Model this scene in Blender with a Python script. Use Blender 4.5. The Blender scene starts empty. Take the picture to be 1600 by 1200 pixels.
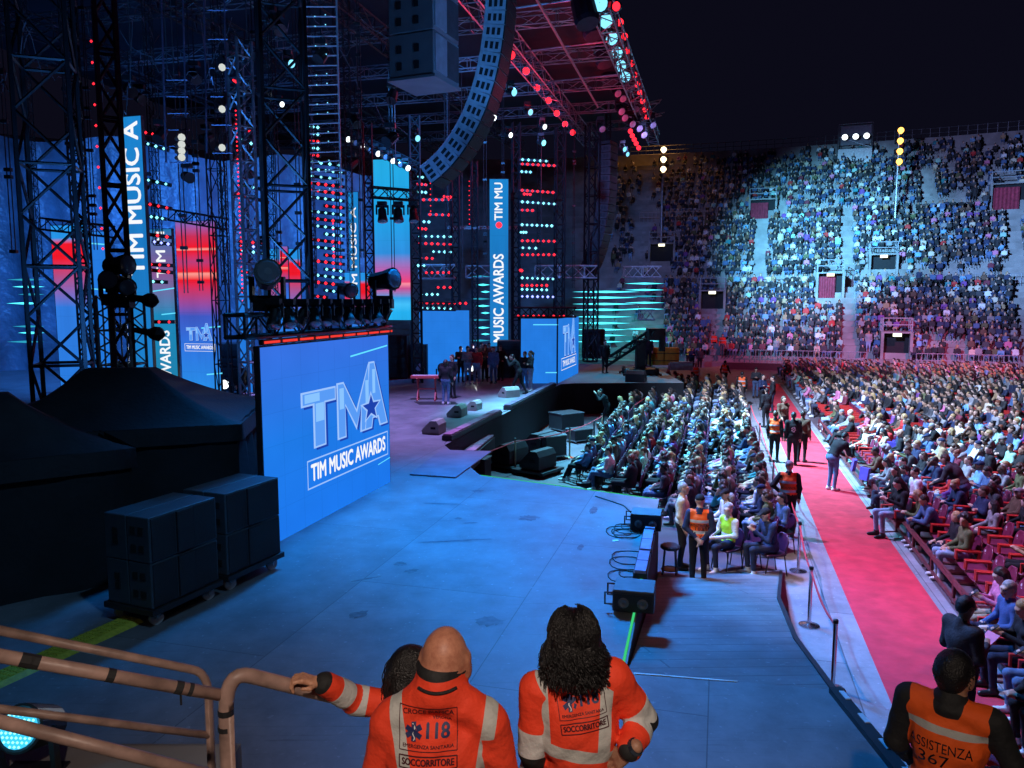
import bpy, math, random, numpy as np
from mathutils import Vector, Matrix
from mathutils.bvhtree import BVHTree
random.seed(7); rng = np.random.default_rng(7)
sc = bpy.context.scene; col = sc.collection
R = math.radians
V = Vector
# ---------------------------------------------------------------- camera
F, TH, EYE = 1200.0, R(6.2), 5.45          # focal length in photo pixels, downward pitch, eye height
cam = bpy.data.objects.new('camera', bpy.data.cameras.new('camera')); col.objects.link(cam)
cam.data.sensor_width = 36; cam.data.lens = 36 * F / 1600
cam.data.clip_start = .05; cam.data.clip_end = 1000
cam.location = (0, 0, EYE); cam.rotation_euler = (R(90) - TH, 0, 0)
sc.camera = cam
# ---------------------------------------------------------------- night sky, exposure
w = bpy.data.worlds.new('World'); sc.world = w; w.use_nodes = True
bg = w.node_tree.nodes['Background']; bg.inputs[0].default_value = (.0033, .0032, .0085, 1); bg.inputs[1].default_value = 1.0
sc.view_settings.view_transform = 'Standard'; sc.view_settings.look = 'None'
sc.view_settings.exposure = 0; sc.view_settings.gamma = 1
sc.render.engine = 'CYCLES'
sc.cycles.use_denoising = True
try: sc.cycles.denoiser = 'OPENIMAGEDENOISE'
except Exception: pass
sc.cycles.max_bounces = 4; sc.cycles.diffuse_bounces = 2; sc.cycles.glossy_bounces = 2
sc.cycles.sample_clamp_indirect = 3; sc.cycles.caustics_reflective = False; sc.cycles.caustics_refractive = False
sc.cycles.use_light_tree = True
def NSL(n, s, z): l = math.hypot(.965, .26); return ((n * .965 + s * .26) / l, (s * .965 - n * .26) / l, z)
# ---------------------------------------------------------------- stage and house lamps, plus added fills marked below
def spot(name, loc, tgt, watts, rgb, deg, blend=.5, size=.25):
    l = bpy.data.lights.new(name, 'SPOT'); l.energy = watts; l.color = rgb; l.spot_size = R(deg); l.spot_blend = blend; l.shadow_soft_size = size
    o = bpy.data.objects.new(name, l); col.objects.link(o); o.location = loc
    o.rotation_euler = (V(tgt) - V(loc)).to_track_quat('-Z', 'Y').to_euler(); return o
def point(name, loc, watts, rgb, size=.3):
    l = bpy.data.lights.new(name, 'POINT'); l.energy = watts; l.color = rgb; l.shadow_soft_size = size
    o = bpy.data.objects.new(name, l); col.objects.link(o); o.location = loc; return o
spot('blue_wash_spot', (-1.0, 19.6, 14.8), (.8, 13.7, 1.5), 33000, (.006, .29, 1), 60, 1, 1.3)
spot('blue_ramp_spot', (-2.6, 17.5, 15.2), (3.9, 12.6, .6), 12000, (.02, .42, 1), 28, 1)
spot('blue_audience_spot', NSL(-8.0, 30, 15.3), (5.2, 27, 0), 85000, (.12, .66, 1), 62, .9)
spot('steward_white_spot', (-3.5, 9.5, 13), (4.4, 15.2, .9), 6500, (1, .86, .78), 15, .9)  # added white fill, keeps the orange vests by the ramp from going dark
spot('white_audience_spot', NSL(-4.3, 20.5, 15.6), (9.0, 17.5, 0), 20000, (.54, .42, 1), 52, .9)
spot('right_audience_spot', (4.5, 27, 15.5), (17, 30, 0), 70000, (.46, .62, 1), 84, .9)
spot('stand_cyan_spot', (7.5, 37, 15.5), (28, 71, 11), 290000, (.14, .6, 1), 30, 1)
spot('stand_blue_spot', (8.5, 36, 15.5), (45, 66, 11), 130000, (.16, .5, 1), 26, 1)
spot('stand_pool_spot', (8, 38, 15.5), (22, 64, 4.5), 60000, (.25, .6, 1), 20, 1)
spot('stand_white_spot', (8, 34, 15.5), (36, 64, 8), 70000, (.36, .42, 1), 56, 1)
spot('magenta_floor_spot', (22, 12, 17), (8.2, 16, 0), 5500, (1, .05, .30), 50, .9)
spot('magenta_far_spot', (30, 40, 17), (26, 54, 0), 24000, (1, .12, .35), 70, .9)
spot('near_right_spot', NSL(-4.4, 14, 15.6), (9.2, 11, 0), 9500, (.75, .6, .9), 40, 1)  # added fill, brightens the near right seats
spot('stand_left_spot', (7, 40, 15.3), (15, 72, 8), 13000, (.3, .35, 1), 44, 1)  # added weak fill, softens the edge of the cyan light on the stand
spot('orange_stand_spot', (18, 92, 31), (13, 84, 16), 7000, (1, .42, .1), 95, .8)
spot('backstage_blue_spot', (-13, 29, 15.6), (-17, 42, 5), 30000, (.04, .25, 1), 100, .9)
spot('backstage_right_spot', (-3, 30, 15), (-2, 62, 5), 16000, (.05, .3, 1), 80, .9)
spot('tier_cyan_spot', (6.5, 62, 11), (9, 66, 2), 5000, (.05, .85, 1), 70, .9)
spot('stage_back_spot', (-1.75, 39.4, 3.1), (-4.6, 31, 1.5), 2300, (.9, .95, 1), 50, .5, .05)
spot('wing_cyan_spot', (5, 43, 12.5), (6.2, 39.5, 1.5), 5000, (.05, .6, 1), 46, .9)
spot('stage_violet_spot', (-3, 26, 14), (-1.8, 26, 1.5), 14000, (.42, .32, 1), 72, .8)
spot('warm_house_lamp', (.1, -2.2, 8.8), (.15, 2.5, 3.1), 1250, (1, .80, .66), 58, 1, .12)
point('roof_red_lamp', NSL(-6.5, 33, 13.5), 420, (1, .03, .1), .5)
point('roof_red_lamp', NSL(-6.5, 43, 13.5), 420, (1, .03, .1), .5)
spot('array_blue_spot', (5.5, 11, 7), (-.6, 24.5, 13.5), 6500, (.07, .36, 1), 24, .8)  # added blue lamp in open air, colours the speaker array sides
spot('stage_left_spot', (1.5, 3, 13), (-5.2, 10.5, 2), 1300, (.22, .55, 1), 44, 1)  # added dim blue fill, lifts the subwoofers and tents
spot('rig_glow_spot', (-9, 16, 3.2), (-6, 30, 15), 4800, (.05, .3, 1), 110, 1)  # added unseen lamp, lifts the dark backstage rig with blue
spot('rig_fill_spot', (6, 9, 6), (-2, 16, 11), 1400, (.09, .36, 1), 30, .9)  # added weak fill for the hung subwoofers, without a fixture
# ---------------------------------------------------------------- helpers
CT, SN = math.cos(TH), math.sin(TH)
def ray(px, py):
    u, v = (px - 800) / F, (600 - py) / F
    return V((u, CT + v * SN, -SN + v * CT))
def at(px, py, Y):                        # point seen at a pixel, at distance Y
    r = ray(px, py); t = Y / r.y; return V((r.x * t, Y, EYE + r.z * t))
def on(px, py, z):                        # point seen at a pixel, on the level z
    r = ray(px, py); t = (z - EYE) / r.z; return V((r.x * t, r.y * t, z))
_l = math.hypot(.965, .26); NA = V((.965 / _l, -.26 / _l, 0)); SA = V((.26 / _l, .965 / _l, 0)); ZA = V((0, 0, 1))
def NS(n, s, z=0): return NA * n + SA * s + ZA * z
def ns(p): return p.dot(NA), p.dot(SA)
AUD = math.atan2(-NA.x, NA.y)            # turns a figure (front = -Y) to face the stage
ORD = 'first second third fourth fifth sixth seventh eighth ninth tenth eleventh twelfth thirteenth fourteenth fifteenth sixteenth seventeenth eighteenth nineteenth twentieth'.split()
TENS = {2: 'twenty', 3: 'thirty', 4: 'forty', 5: 'fifty', 6: 'sixty', 7: 'seventy', 8: 'eighty', 9: 'ninety'}
def ordw(i):                              # 0 -> first
    if i < 20: return ORD[i]
    t, u = divmod(i + 1, 10)
    return TENS[t][:-1] + 'ieth' if u == 0 else TENS[t] + '-' + ORD[u - 1]
def tag(o, label=None, cat=None, group=None, kind=None):
    if label: o['label'] = label
    if cat: o['category'] = cat
    if group: o['group'] = group
    if kind: o['kind'] = kind
    return o
def thing(name, label, cat, loc=(0, 0, 0), rz=0, group=None):
    o = bpy.data.objects.new(name, None); col.objects.link(o); o.empty_display_size = .1
    o.location = loc; o.rotation_euler = (0, 0, rz); return tag(o, label, cat, group)
_kids = {}
def kids_of(o): return _kids.get(o.name, [])
def setpar(c, p): c.parent = p; _kids.setdefault(p.name, []).append(c)
def dup(o, loc=None, rz=None, label=None, group=None):
    def cp(s, par):
        c = s.copy(); col.objects.link(c)
        if par is not None: setpar(c, par)
        for k in kids_of(s): cp(k, c)
        return c
    c = cp(o, None)
    if loc is not None: c.location = loc
    if rz is not None: c.rotation_euler = (c.rotation_euler[0], c.rotation_euler[1], rz)
    if label: c['label'] = label
    if group: c['group'] = group
    return c
# ---- materials
MATS = {}
def mat(name, rgb, rough=.6, metal=0, var=.18, scale=6, bump=0, bscale=60, spec=.5, sheen=0, dist=.02):
    if name in MATS: return MATS[name]
    m = bpy.data.materials.new(name); m.use_nodes = True; nt = m.node_tree; b = nt.nodes['Principled BSDF']
    b.inputs['Roughness'].default_value = rough; b.inputs['Metallic'].default_value = metal; b.inputs['Specular IOR Level'].default_value = spec
    if sheen: b.inputs['Sheen Weight'].default_value = sheen
    tc = nt.nodes.new('ShaderNodeTexCoord'); no = nt.nodes.new('ShaderNodeTexNoise'); no.inputs['Scale'].default_value = scale; no.inputs['Detail'].default_value = 4
    nt.links.new(tc.outputs['Object'], no.inputs['Vector'])
    cr = nt.nodes.new('ShaderNodeValToRGB'); cr.color_ramp.elements[0].position = .3; cr.color_ramp.elements[1].position = .7
    cr.color_ramp.elements[0].color = (*[c * (1 - var) for c in rgb], 1); cr.color_ramp.elements[1].color = (*[min(1, c * (1 + var)) for c in rgb], 1)
    nt.links.new(no.outputs['Fac'], cr.inputs[0]); nt.links.new(cr.outputs[0], b.inputs['Base Color'])
    if bump:
        n2 = nt.nodes.new('ShaderNodeTexNoise'); n2.inputs['Scale'].default_value = bscale; nt.links.new(tc.outputs['Object'], n2.inputs['Vector'])
        bp = nt.nodes.new('ShaderNodeBump'); bp.inputs['Strength'].default_value = bump; bp.inputs['Distance'].default_value = dist
        nt.links.new(n2.outputs['Fac'], bp.inputs['Height']); nt.links.new(bp.outputs[0], b.inputs['Normal'])
    MATS[name] = m; return m
def emi(name, rgb, k=1.0, light=False):
    if name in MATS: return MATS[name]
    m = bpy.data.materials.new(name); m.use_nodes = True; nt = m.node_tree; nt.nodes.clear()
    e = nt.nodes.new('ShaderNodeEmission'); e.inputs[0].default_value = (*rgb, 1); e.inputs[1].default_value = k
    o = nt.nodes.new('ShaderNodeOutputMaterial'); nt.links.new(e.outputs[0], o.inputs[0])
    m.cycles.emission_sampling = 'FRONT_BACK' if light else 'NONE'
    MATS[name] = m; return m
def screen_mat(name, stops, light=True):     # picture shown by an LED wall: colours along its height
    m = bpy.data.materials.new(name); m.use_nodes = True; nt = m.node_tree; nt.nodes.clear()
    uv = nt.nodes.new('ShaderNodeUVMap'); uv.uv_map = 'UVMap'; sx = nt.nodes.new('ShaderNodeSeparateXYZ'); nt.links.new(uv.outputs[0], sx.inputs[0])
    cr = nt.nodes.new('ShaderNodeValToRGB'); el = cr.color_ramp.elements
    while len(el) < len(stops): el.new(.5)
    for e, (p, c) in zip(el, stops): e.position = p; e.color = (*c, 1)
    # the pixel modules of the wall
    br = nt.nodes.new('ShaderNodeTexNoise'); br.inputs['Scale'].default_value = 3
    nt.links.new(uv.outputs[0], br.inputs['Vector'])
    mp = nt.nodes.new('ShaderNodeMapRange'); mp.inputs[3].default_value = .86; mp.inputs[4].default_value = 1.12; nt.links.new(br.outputs['Fac'], mp.inputs[0])
    e = nt.nodes.new('ShaderNodeEmission'); o = nt.nodes.new('ShaderNodeOutputMaterial')
    bk = nt.nodes.new('ShaderNodeTexBrick'); bk.offset = 0; bk.inputs['Scale'].default_value = 1; bk.inputs['Brick Width'].default_value = .125; bk.inputs['Row Height'].default_value = 1 / 6; bk.inputs['Mortar Size'].default_value = .0016; bk.inputs['Color1'].default_value = (1, 1, 1, 1); bk.inputs['Color2'].default_value = (.975, .975, .975, 1); bk.inputs['Mortar'].default_value = (.88, .88, .88, 1); nt.links.new(uv.outputs[0], bk.inputs['Vector'])
    mm = nt.nodes.new('ShaderNodeMath'); mm.operation = 'MULTIPLY'; nt.links.new(mp.outputs[0], mm.inputs[0]); nt.links.new(bk.outputs['Color'], mm.inputs[1])
    nt.links.new(sx.outputs['Y'], cr.inputs[0]); nt.links.new(cr.outputs[0], e.inputs[0]); nt.links.new(mm.outputs[0], e.inputs[1]); nt.links.new(e.outputs[0], o.inputs[0])
    m.cycles.emission_sampling = 'FRONT' if light else 'NONE'
    return m
# ---- mesh builder
def frame(d, up=None):
    d = d.normalized(); up = up or (V((0, 0, 1)) if abs(d.z) < .95 else V((0, 1, 0)))
    u = d.cross(up).normalized(); return u, u.cross(d).normalized(), d
class MB:
    def __init__(s): s.v = []; s.f = []; s.m = []; s.uv = {}
    def add(s, vs, fs, mi=0, M=None):
        b = len(s.v); s.v += [tuple(M @ V(p)) if M else tuple(p) for p in vs]
        s.f += [tuple(i + b for i in f) for f in fs]; s.m += [mi] * len(fs); return s
    def box(s, c, sz, mi=0, rot=None, ax=None):
        x, y, z = [k / 2 for k in sz]; c = V(c)
        ax = ax or (V((1, 0, 0)), V((0, 1, 0)), V((0, 0, 1)))
        if rot is not None: ax = [rot @ a for a in ax]
        P = [c + ax[0] * (i * x) + ax[1] * (j * y) + ax[2] * (k * z) for i in (-1, 1) for j in (-1, 1) for k in (-1, 1)]
        return s.add(P, [(0, 1, 3, 2), (4, 6, 7, 5), (0, 4, 5, 1), (2, 3, 7, 6), (0, 2, 6, 4), (1, 5, 7, 3)], mi)
    def bar(s, p0, p1, wd, ht=None, mi=0, up=None):
        p0, p1 = V(p0), V(p1); u, v, d = frame(p1 - p0, up); return s.box((p0 + p1) / 2, (wd, ht or wd, (p1 - p0).length), mi, ax=(u, v, d))
    def tube(s, p0, p1, r, n=6, r1=None, mi=0, caps=True):
        p0, p1 = V(p0), V(p1); u, v, d = frame(p1 - p0); r1 = r if r1 is None else r1
        P = []
        for p, q in ((p0, r), (p1, r1)): P += [p + (u * math.cos(2 * math.pi * i / n) + v * math.sin(2 * math.pi * i / n)) * q for i in range(n)]
        fs = [(i, (i + 1) % n, n + (i + 1) % n, n + i) for i in range(n)]
        if caps: fs += [tuple(range(n))[::-1], tuple(range(n, 2 * n))]
        return s.add(P, fs, mi)
    def path(s, pts, r, n=8, mi=0, closed=False):
        pts = [V(p) for p in pts]; P = []; u = None
        for i, p in enumerate(pts):
            d = (pts[min(i + 1, len(pts) - 1)] - pts[max(i - 1, 0)])
            if d.length < 1e-6: d = V((0, 0, 1))
            if u is None: u, v, d = frame(d)
            else: d.normalize(); u = (u - d * u.dot(d)).normalized(); v = u.cross(d)
            P += [p + (u * math.cos(2 * math.pi * k / n) + v * math.sin(2 * math.pi * k / n)) * r for k in range(n)]
        fs = [(i * n + k, i * n + (k + 1) % n, (i + 1) * n + (k + 1) % n, (i + 1) * n + k) for i in range(len(pts) - 1) for k in range(n)]
        fs += [tuple(range(n))[::-1], tuple(range((len(pts) - 1) * n, len(pts) * n))]
        return s.add(P, fs, mi)
    def prism(s, poly, o=(0, 0, 0), u=(1, 0, 0), v=(0, 1, 0), w=(0, 0, 1), h=.1, mi=0, side=None):   # poly in (u,v), extruded along w
        o, u, v, w = V(o), V(u), V(v), V(w); n = len(poly)
        P = [o + u * a + v * b for a, b in poly] + [o + u * a + v * b + w * h for a, b in poly]
        s.add(P, [tuple(range(n, 2 * n))], mi); b = len(s.v) - 2 * n
        fs = [tuple(range(n))[::-1]] + [(i, (i + 1) % n, n + (i + 1) % n, n + i) for i in range(n)]
        s.f += [tuple(i + b for i in f) for f in fs]; s.m += [mi if side is None else side] * len(fs); return s
    def lathe(s, prof, c=(0, 0, 0), ax=(0, 0, 1), n=12, mi=0):
        c = V(c); u, v, d = frame(V(ax)); P = []
        for r, z in prof: P += [c + d * z + (u * math.cos(2 * math.pi * k / n) + v * math.sin(2 * math.pi * k / n)) * r for k in range(n)]
        fs = [(i * n + k, i * n + (k + 1) % n, (i + 1) * n + (k + 1) % n, (i + 1) * n + k) for i in range(len(prof) - 1) for k in range(n)]
        fs += [tuple(range(n))[::-1], tuple(range((len(prof) - 1) * n, len(prof) * n))]
        return s.add(P, fs, mi)
    def ball(s, c, r, mi=0, n=8): return s.lathe([(max(.02, math.sin(math.pi * i / 5)) * r, -math.cos(math.pi * i / 5) * r) for i in range(6)], c, n=n, mi=mi)
    def octa(s, c, r, mi=0, k=(1, 1, 1)):
        c = V(c); P = [c + V(d) * r for d in ((k[0], 0, 0), (-k[0], 0, 0), (0, k[1], 0), (0, -k[1], 0), (0, 0, k[2]), (0, 0, -k[2]))]
        return s.add(P, [(0, 2, 4), (2, 1, 4), (1, 3, 4), (3, 0, 4), (2, 0, 5), (1, 2, 5), (3, 1, 5), (0, 3, 5)], mi)
    def truss(s, p0, p1, w, r=.025, step=None, h=None, mi=0, n=4, up=None):
        p0, p1 = V(p0), V(p1); u, v, d = frame(p1 - p0, up); h = h or w; L = (p1 - p0).length; step = step or w
        C = [u * (w / 2) + v * (h / 2), -u * (w / 2) + v * (h / 2), -u * (w / 2) - v * (h / 2), u * (w / 2) - v * (h / 2)]
        for c in C: s.tube(p0 + c, p1 + c, r, n, mi=mi)
        k = max(1, round(L / step)); 
        for q in range(4):
            a, b = C[q], C[(q + 1) % 4]
            for i in range(k):
                x0, x1 = p0 + d * (L * i / k), p0 + d * (L * (i + 1) / k)
                if i % 2: a2, b2 = b, a
                else: a2, b2 = a, b
                s.tube(x0 + a2, x1 + b2, r * .6, n, mi=mi, caps=False)
                if i % 2 == 0: s.tube(x0 + a, x0 + b, r * .6, n, mi=mi, caps=False)
        return s
    def quad(s, o, u, v, mi=0):                # a picture surface with UVs
        o, u, v = V(o), V(u), V(v); s.add([o, o + u, o + u + v, o + v], [(0, 1, 2, 3)], mi); s.uv[len(s.f) - 1] = [(0, 0), (1, 0), (1, 1), (0, 1)]; return s
    def mesh(s, name, mats):
        me = bpy.data.meshes.new(name); me.from_pydata(s.v, [], s.f)
        for m in (mats if isinstance(mats, (list, tuple)) else [mats]): me.materials.append(m)
        me.polygons.foreach_set('material_index', s.m)
        if s.uv:
            uv = me.uv_layers.new(name='UVMap')
            for fi, cs in s.uv.items():
                for li, c in zip(me.polygons[fi].loop_indices, cs): uv.data[li].uv = c
        return me
    def build(s, name, mats, parent=None, smooth=False, rel=None, bevel=0):
        if rel is not None:
            L = V(rel); s.v = [tuple(V(p) - L) for p in s.v]
        me = s.mesh(name, mats)
        if smooth: me.polygons.foreach_set('use_smooth', [True] * len(me.polygons))
        o = bpy.data.objects.new(name, me); col.objects.link(o)
        if bevel:
            b = o.modifiers.new('bevel', 'BEVEL'); b.width = bevel; b.segments = 2; b.limit_method = 'ANGLE'
        if parent is not None: setpar(o, parent)
        elif rel is not None: o.location = rel
        return o
def text_geo(body, size=1, bold=0.0, align='CENTER', sx=1.0, space=1.0, shear=0):     # flat glyphs in XY
    c = bpy.data.curves.new('lettering', 'FONT'); c.body = body; c.size = size; c.offset = bold * size; c.align_x = align; c.align_y = 'CENTER'; c.resolution_u = 3
    c.space_character = space; c.shear = shear
    o = bpy.data.objects.new('lettering', c); col.objects.link(o)
    dg = bpy.context.evaluated_depsgraph_get(); me = bpy.data.meshes.new_from_object(o.evaluated_get(dg))
    vs = [(p.co.x * sx, p.co.y) for p in me.vertices]; fs = [tuple(p.vertices) for p in me.polygons]
    bpy.data.objects.remove(o); bpy.data.curves.remove(c); bpy.data.meshes.remove(me); return vs, fs
def dense_text(body, size, step=.007):      # glyphs cut into small faces so that they can follow a curved back
    import bmesh
    vs, fs = text_geo(body, size, 0); me = bpy.data.meshes.new('t'); me.from_pydata([(a, b, 0) for a, b in vs], [], fs); bm = bmesh.new(); bm.from_mesh(me); bpy.data.meshes.remove(me)
    bmesh.ops.triangulate(bm, faces=bm.faces[:])
    for _ in range(3):
        es = [e for e in bm.edges if e.calc_length() > step]
        if not es: break
        bmesh.ops.subdivide_edges(bm, edges=es, cuts=1, use_grid_fill=True); bmesh.ops.triangulate(bm, faces=bm.faces[:])
    bm.verts.index_update(); out = [(v.co.x, v.co.y) for v in bm.verts], [tuple(v.index for v in f.verts) for f in bm.faces]; bm.free(); return out
def put_text(mb, body, o, u, v, size, mi=0, bold=.012, fit=None, **kw):                  # lettering as a sheet in the plane (u,v)
    vs, fs = text_geo(body, size, 0, **kw); u, v, o = V(u), V(v), V(o)
    if fit:
        xs = [p[0] for p in vs]; k = fit / (max(xs) - min(xs)); vs = [(p[0] * k, p[1]) for p in vs]
    n = u.cross(v)
    for k, (dx, dy) in enumerate(((0, 0), (1, 0), (-1, 0), (0, 1), (0, -1))): mb.add([o + u * (a + dx * bold * size) + v * (b + dy * bold * size) + n * (k * .0006) for a, b in vs], fs, mi)
# ---- organic figures: smooth union of rounded cones and ellipsoids, meshed by surface nets
def surfnet(D, org, h):
    S = D < 0; n = [k - 1 for k in D.shape]
    def c(A, d): return A[d[0]:d[0] + n[0], d[1]:d[1] + n[1], d[2]:d[2] + n[2]]
    cor = [(i, j, k) for i in (0, 1) for j in (0, 1) for k in (0, 1)]
    cnt = sum(c(S, d).astype(np.int8) for d in cor); act = (cnt > 0) & (cnt < 8)
    I = np.argwhere(act); idx = -np.ones(act.shape, np.int64); idx[act] = np.arange(len(I))
    pos = np.zeros((len(I), 3)); num = np.zeros(len(I))
    for a in cor:
        for ax in range(3):
            if a[ax]: continue
            b = list(a); b[ax] = 1
            Da = D[I[:, 0] + a[0], I[:, 1] + a[1], I[:, 2] + a[2]]; Db = D[I[:, 0] + b[0], I[:, 1] + b[1], I[:, 2] + b[2]]
            m = (Da < 0) != (Db < 0); t = np.where(m, Da / np.where(m, Da - Db, 1), 0)
            p = np.array(a, float)[None].repeat(len(I), 0); p[:, ax] += t
            pos += p * m[:, None]; num += m
    vs = (I + pos / num[:, None]) * h + org
    Q = []
    for ax in range(3):
        o1, o2 = [(1, 2), (2, 0), (0, 1)][ax]
        sl0 = [slice(None)] * 3; sl1 = [slice(None)] * 3; sl0[ax] = slice(0, -1); sl1[ax] = slice(1, None)
        A, B = S[tuple(sl0)], S[tuple(sl1)]
        for flip, M in ((False, A & ~B), (True, ~A & B)):
            E = np.argwhere(M); E = E[(E[:, o1] > 0) & (E[:, o2] > 0)]
            e1 = np.zeros(3, int); e2 = np.zeros(3, int); e1[o1] = 1; e2[o2] = 1
            q = [idx[tuple((E - d).T)] for d in (e1 + e2, e2, e1 * 0, e1)]
            q = np.stack(q, 1); Q.append(q[:, ::-1] if flip else q)
    return vs, np.concatenate(Q)
def nrm(M): return np.array(M, float)
def prim_dist(p, X):
    if p[0] == 'c':
        a, b = nrm(p[1]), nrm(p[2]); ab = b - a; L = max(1e-9, ab @ ab); t = np.clip(((X - a) @ ab) / L, 0, 1)
        return np.linalg.norm(X - a - t[..., None] * ab, axis=-1) - (p[3] + (p[4] - p[3]) * t), p[5]
    if p[0] == 'b':
        q = X - nrm(p[1])
        if len(p) > 4: q = q @ nrm(p[4])
        q = np.abs(q) - nrm(p[2]); return np.linalg.norm(np.maximum(q, 0), axis=-1) + np.minimum(q.max(-1), 0), p[3]
    q = X - nrm(p[1]); r = nrm(p[2]); M = p[4] if (p[0] == 'e' and len(p) > 4) else (p[3] if p[0] == 'x' and len(p) > 3 else None)
    if M is not None: q = q @ nrm(M)
    k0 = np.linalg.norm(q / r, axis=-1); k1 = np.linalg.norm(q / r ** 2, axis=-1); return k0 * (k0 - 1) / np.maximum(k1, 1e-6), (p[3] if p[0] == 'e' else -1)
def zone_masks(prims, vs, n=7):             # per vertex: how far inside each cloth zone it lies (negative = inside)
    D = np.full((n, len(vs)), .5)
    for p in prims:
        if p[0] == 'x': continue
        d, mi = prim_dist(p, vs); D[mi] = np.minimum(D[mi], d)
    out = []
    for i in range(n): o = np.delete(D, i, 0).min(0); out.append(D[i] - o)
    return np.array(out, np.float32)
def add_masks(me, M):
    for i, a in enumerate(M): at = me.attributes.new(f'zone{i}', 'FLOAT', 'POINT'); at.data.foreach_set('value', a)
def sdf(prims, h, k=.025, disp=None):
    # prim: ('c', a, b, r1, r2, mat[, flat]) | ('e', centre, radii, mat[, 3x3]) | ('x', centre, radii, 3x3) cut | ('b', centre, half, mat, 3x3)
    lo = np.full(3, 9.); hi = -lo; bb = []
    for p in prims:
        if p[0] == 'c': a, b = nrm(p[1]), nrm(p[2]); r = max(p[3], p[4]); l, u = np.minimum(a, b) - r, np.maximum(a, b) + r
        else: a = nrm(p[1]); r = max(p[2]) * (1.75 if p[0] == 'b' else 1); l, u = a - r, a + r
        bb.append((l, u))
        if p[0] != 'x': lo = np.minimum(lo, l); hi = np.maximum(hi, u)
    lo -= 2.5 * h + .01; hi += 2.5 * h + .01
    sh = np.ceil((hi - lo) / h).astype(int) + 1
    D = np.full(sh, .3, np.float64); bd = np.full(sh, 9.); bi = np.zeros(sh, np.int16)
    gx = [lo[i] + h * np.arange(sh[i]) for i in range(3)]
    for p, (l, u) in zip(prims, bb):
        m = k * 1.5 + 2.5 * h
        s = [slice(max(0, int((l[i] - m - lo[i]) / h)), min(sh[i], int((u[i] + m - lo[i]) / h) + 2)) for i in range(3)]
        if any(q.stop <= q.start for q in s): continue
        X = np.stack(np.meshgrid(*[gx[i][s[i]] for i in range(3)], indexing='ij'), -1)
        d, mi = prim_dist(p, X)
        s = tuple(s); A = D[s]
        if p[0] == 'x': D[s] = np.maximum(A, -d); continue
        hh = np.clip(k - np.abs(A - d), 0, None) / k; D[s] = np.minimum(A, d) - hh * hh * k * .25
        m = d < bd[s]; bi[s] = np.where(m, mi, bi[s]); bd[s] = np.where(m, d, bd[s])
    if disp is not None:
        X = np.stack(np.meshgrid(*gx, indexing='ij'), -1); D = D + disp(X)
    vs, q = surfnet(D, lo, h)
    ii = np.clip(np.rint((vs - lo) / h).astype(int), 0, np.array(sh) - 1)
    vm = bi[ii[:, 0], ii[:, 1], ii[:, 2]]
    return vs, q, vm[q].max(1) if False else vm[q[:, 0]]
def np_mesh(name, vs, q, mi, mats):
    me = bpy.data.meshes.new(name); me.vertices.add(len(vs)); me.vertices.foreach_set('co', np.asarray(vs, np.float32).ravel())
    n = len(q); me.loops.add(4 * n); me.loops.foreach_set('vertex_index', np.asarray(q, np.int32).ravel())
    me.polygons.add(n); me.polygons.foreach_set('loop_start', np.arange(0, 4 * n, 4, dtype=np.int32))
    for m in mats: me.materials.append(m)
    me.polygons.foreach_set('material_index', np.asarray(mi, np.int32)); me.polygons.foreach_set('use_smooth', np.ones(n, bool))
    me.update(calc_edges=True); me.validate(); return me
# ---- palette
K = mat('black_metal', (.018, .019, .022), .45, .3)
K2 = mat('black_paint', (.02, .02, .023), .55, 0)
STEEL = mat('galvanised_steel', (.42, .43, .45), .38, .9, .12)
WHT = mat('white_paint', (.7, .7, .72), .5)
CHR = mat('brushed_steel_post', (.6, .6, .62), .25, 1, .08)
DRAPE = mat('black_drape', (.012, .013, .016), .85, 0, .3, 2, .5, 12)
RUB = mat('dark_rubber', (.03, .03, .03), .7)
RED_E = emi('red_lamp', (1, .016, .03), 3.0); CYA_E = emi('cyan_lamp', (.22, .85, 1), 2.2); WHT_E = emi('white_lamp', (.85, .95, 1), 3)
ICE_E = emi('ice_lamp', (.22, .72, 1), 1.5); VIO_E = emi('violet_lamp', (.25, .3, 1), 3); WARM_E = emi('warm_lamp', (1, .42, .07), 5); CREAM_E = emi('cream_lamp', (1, .7, .38), 5)
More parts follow.
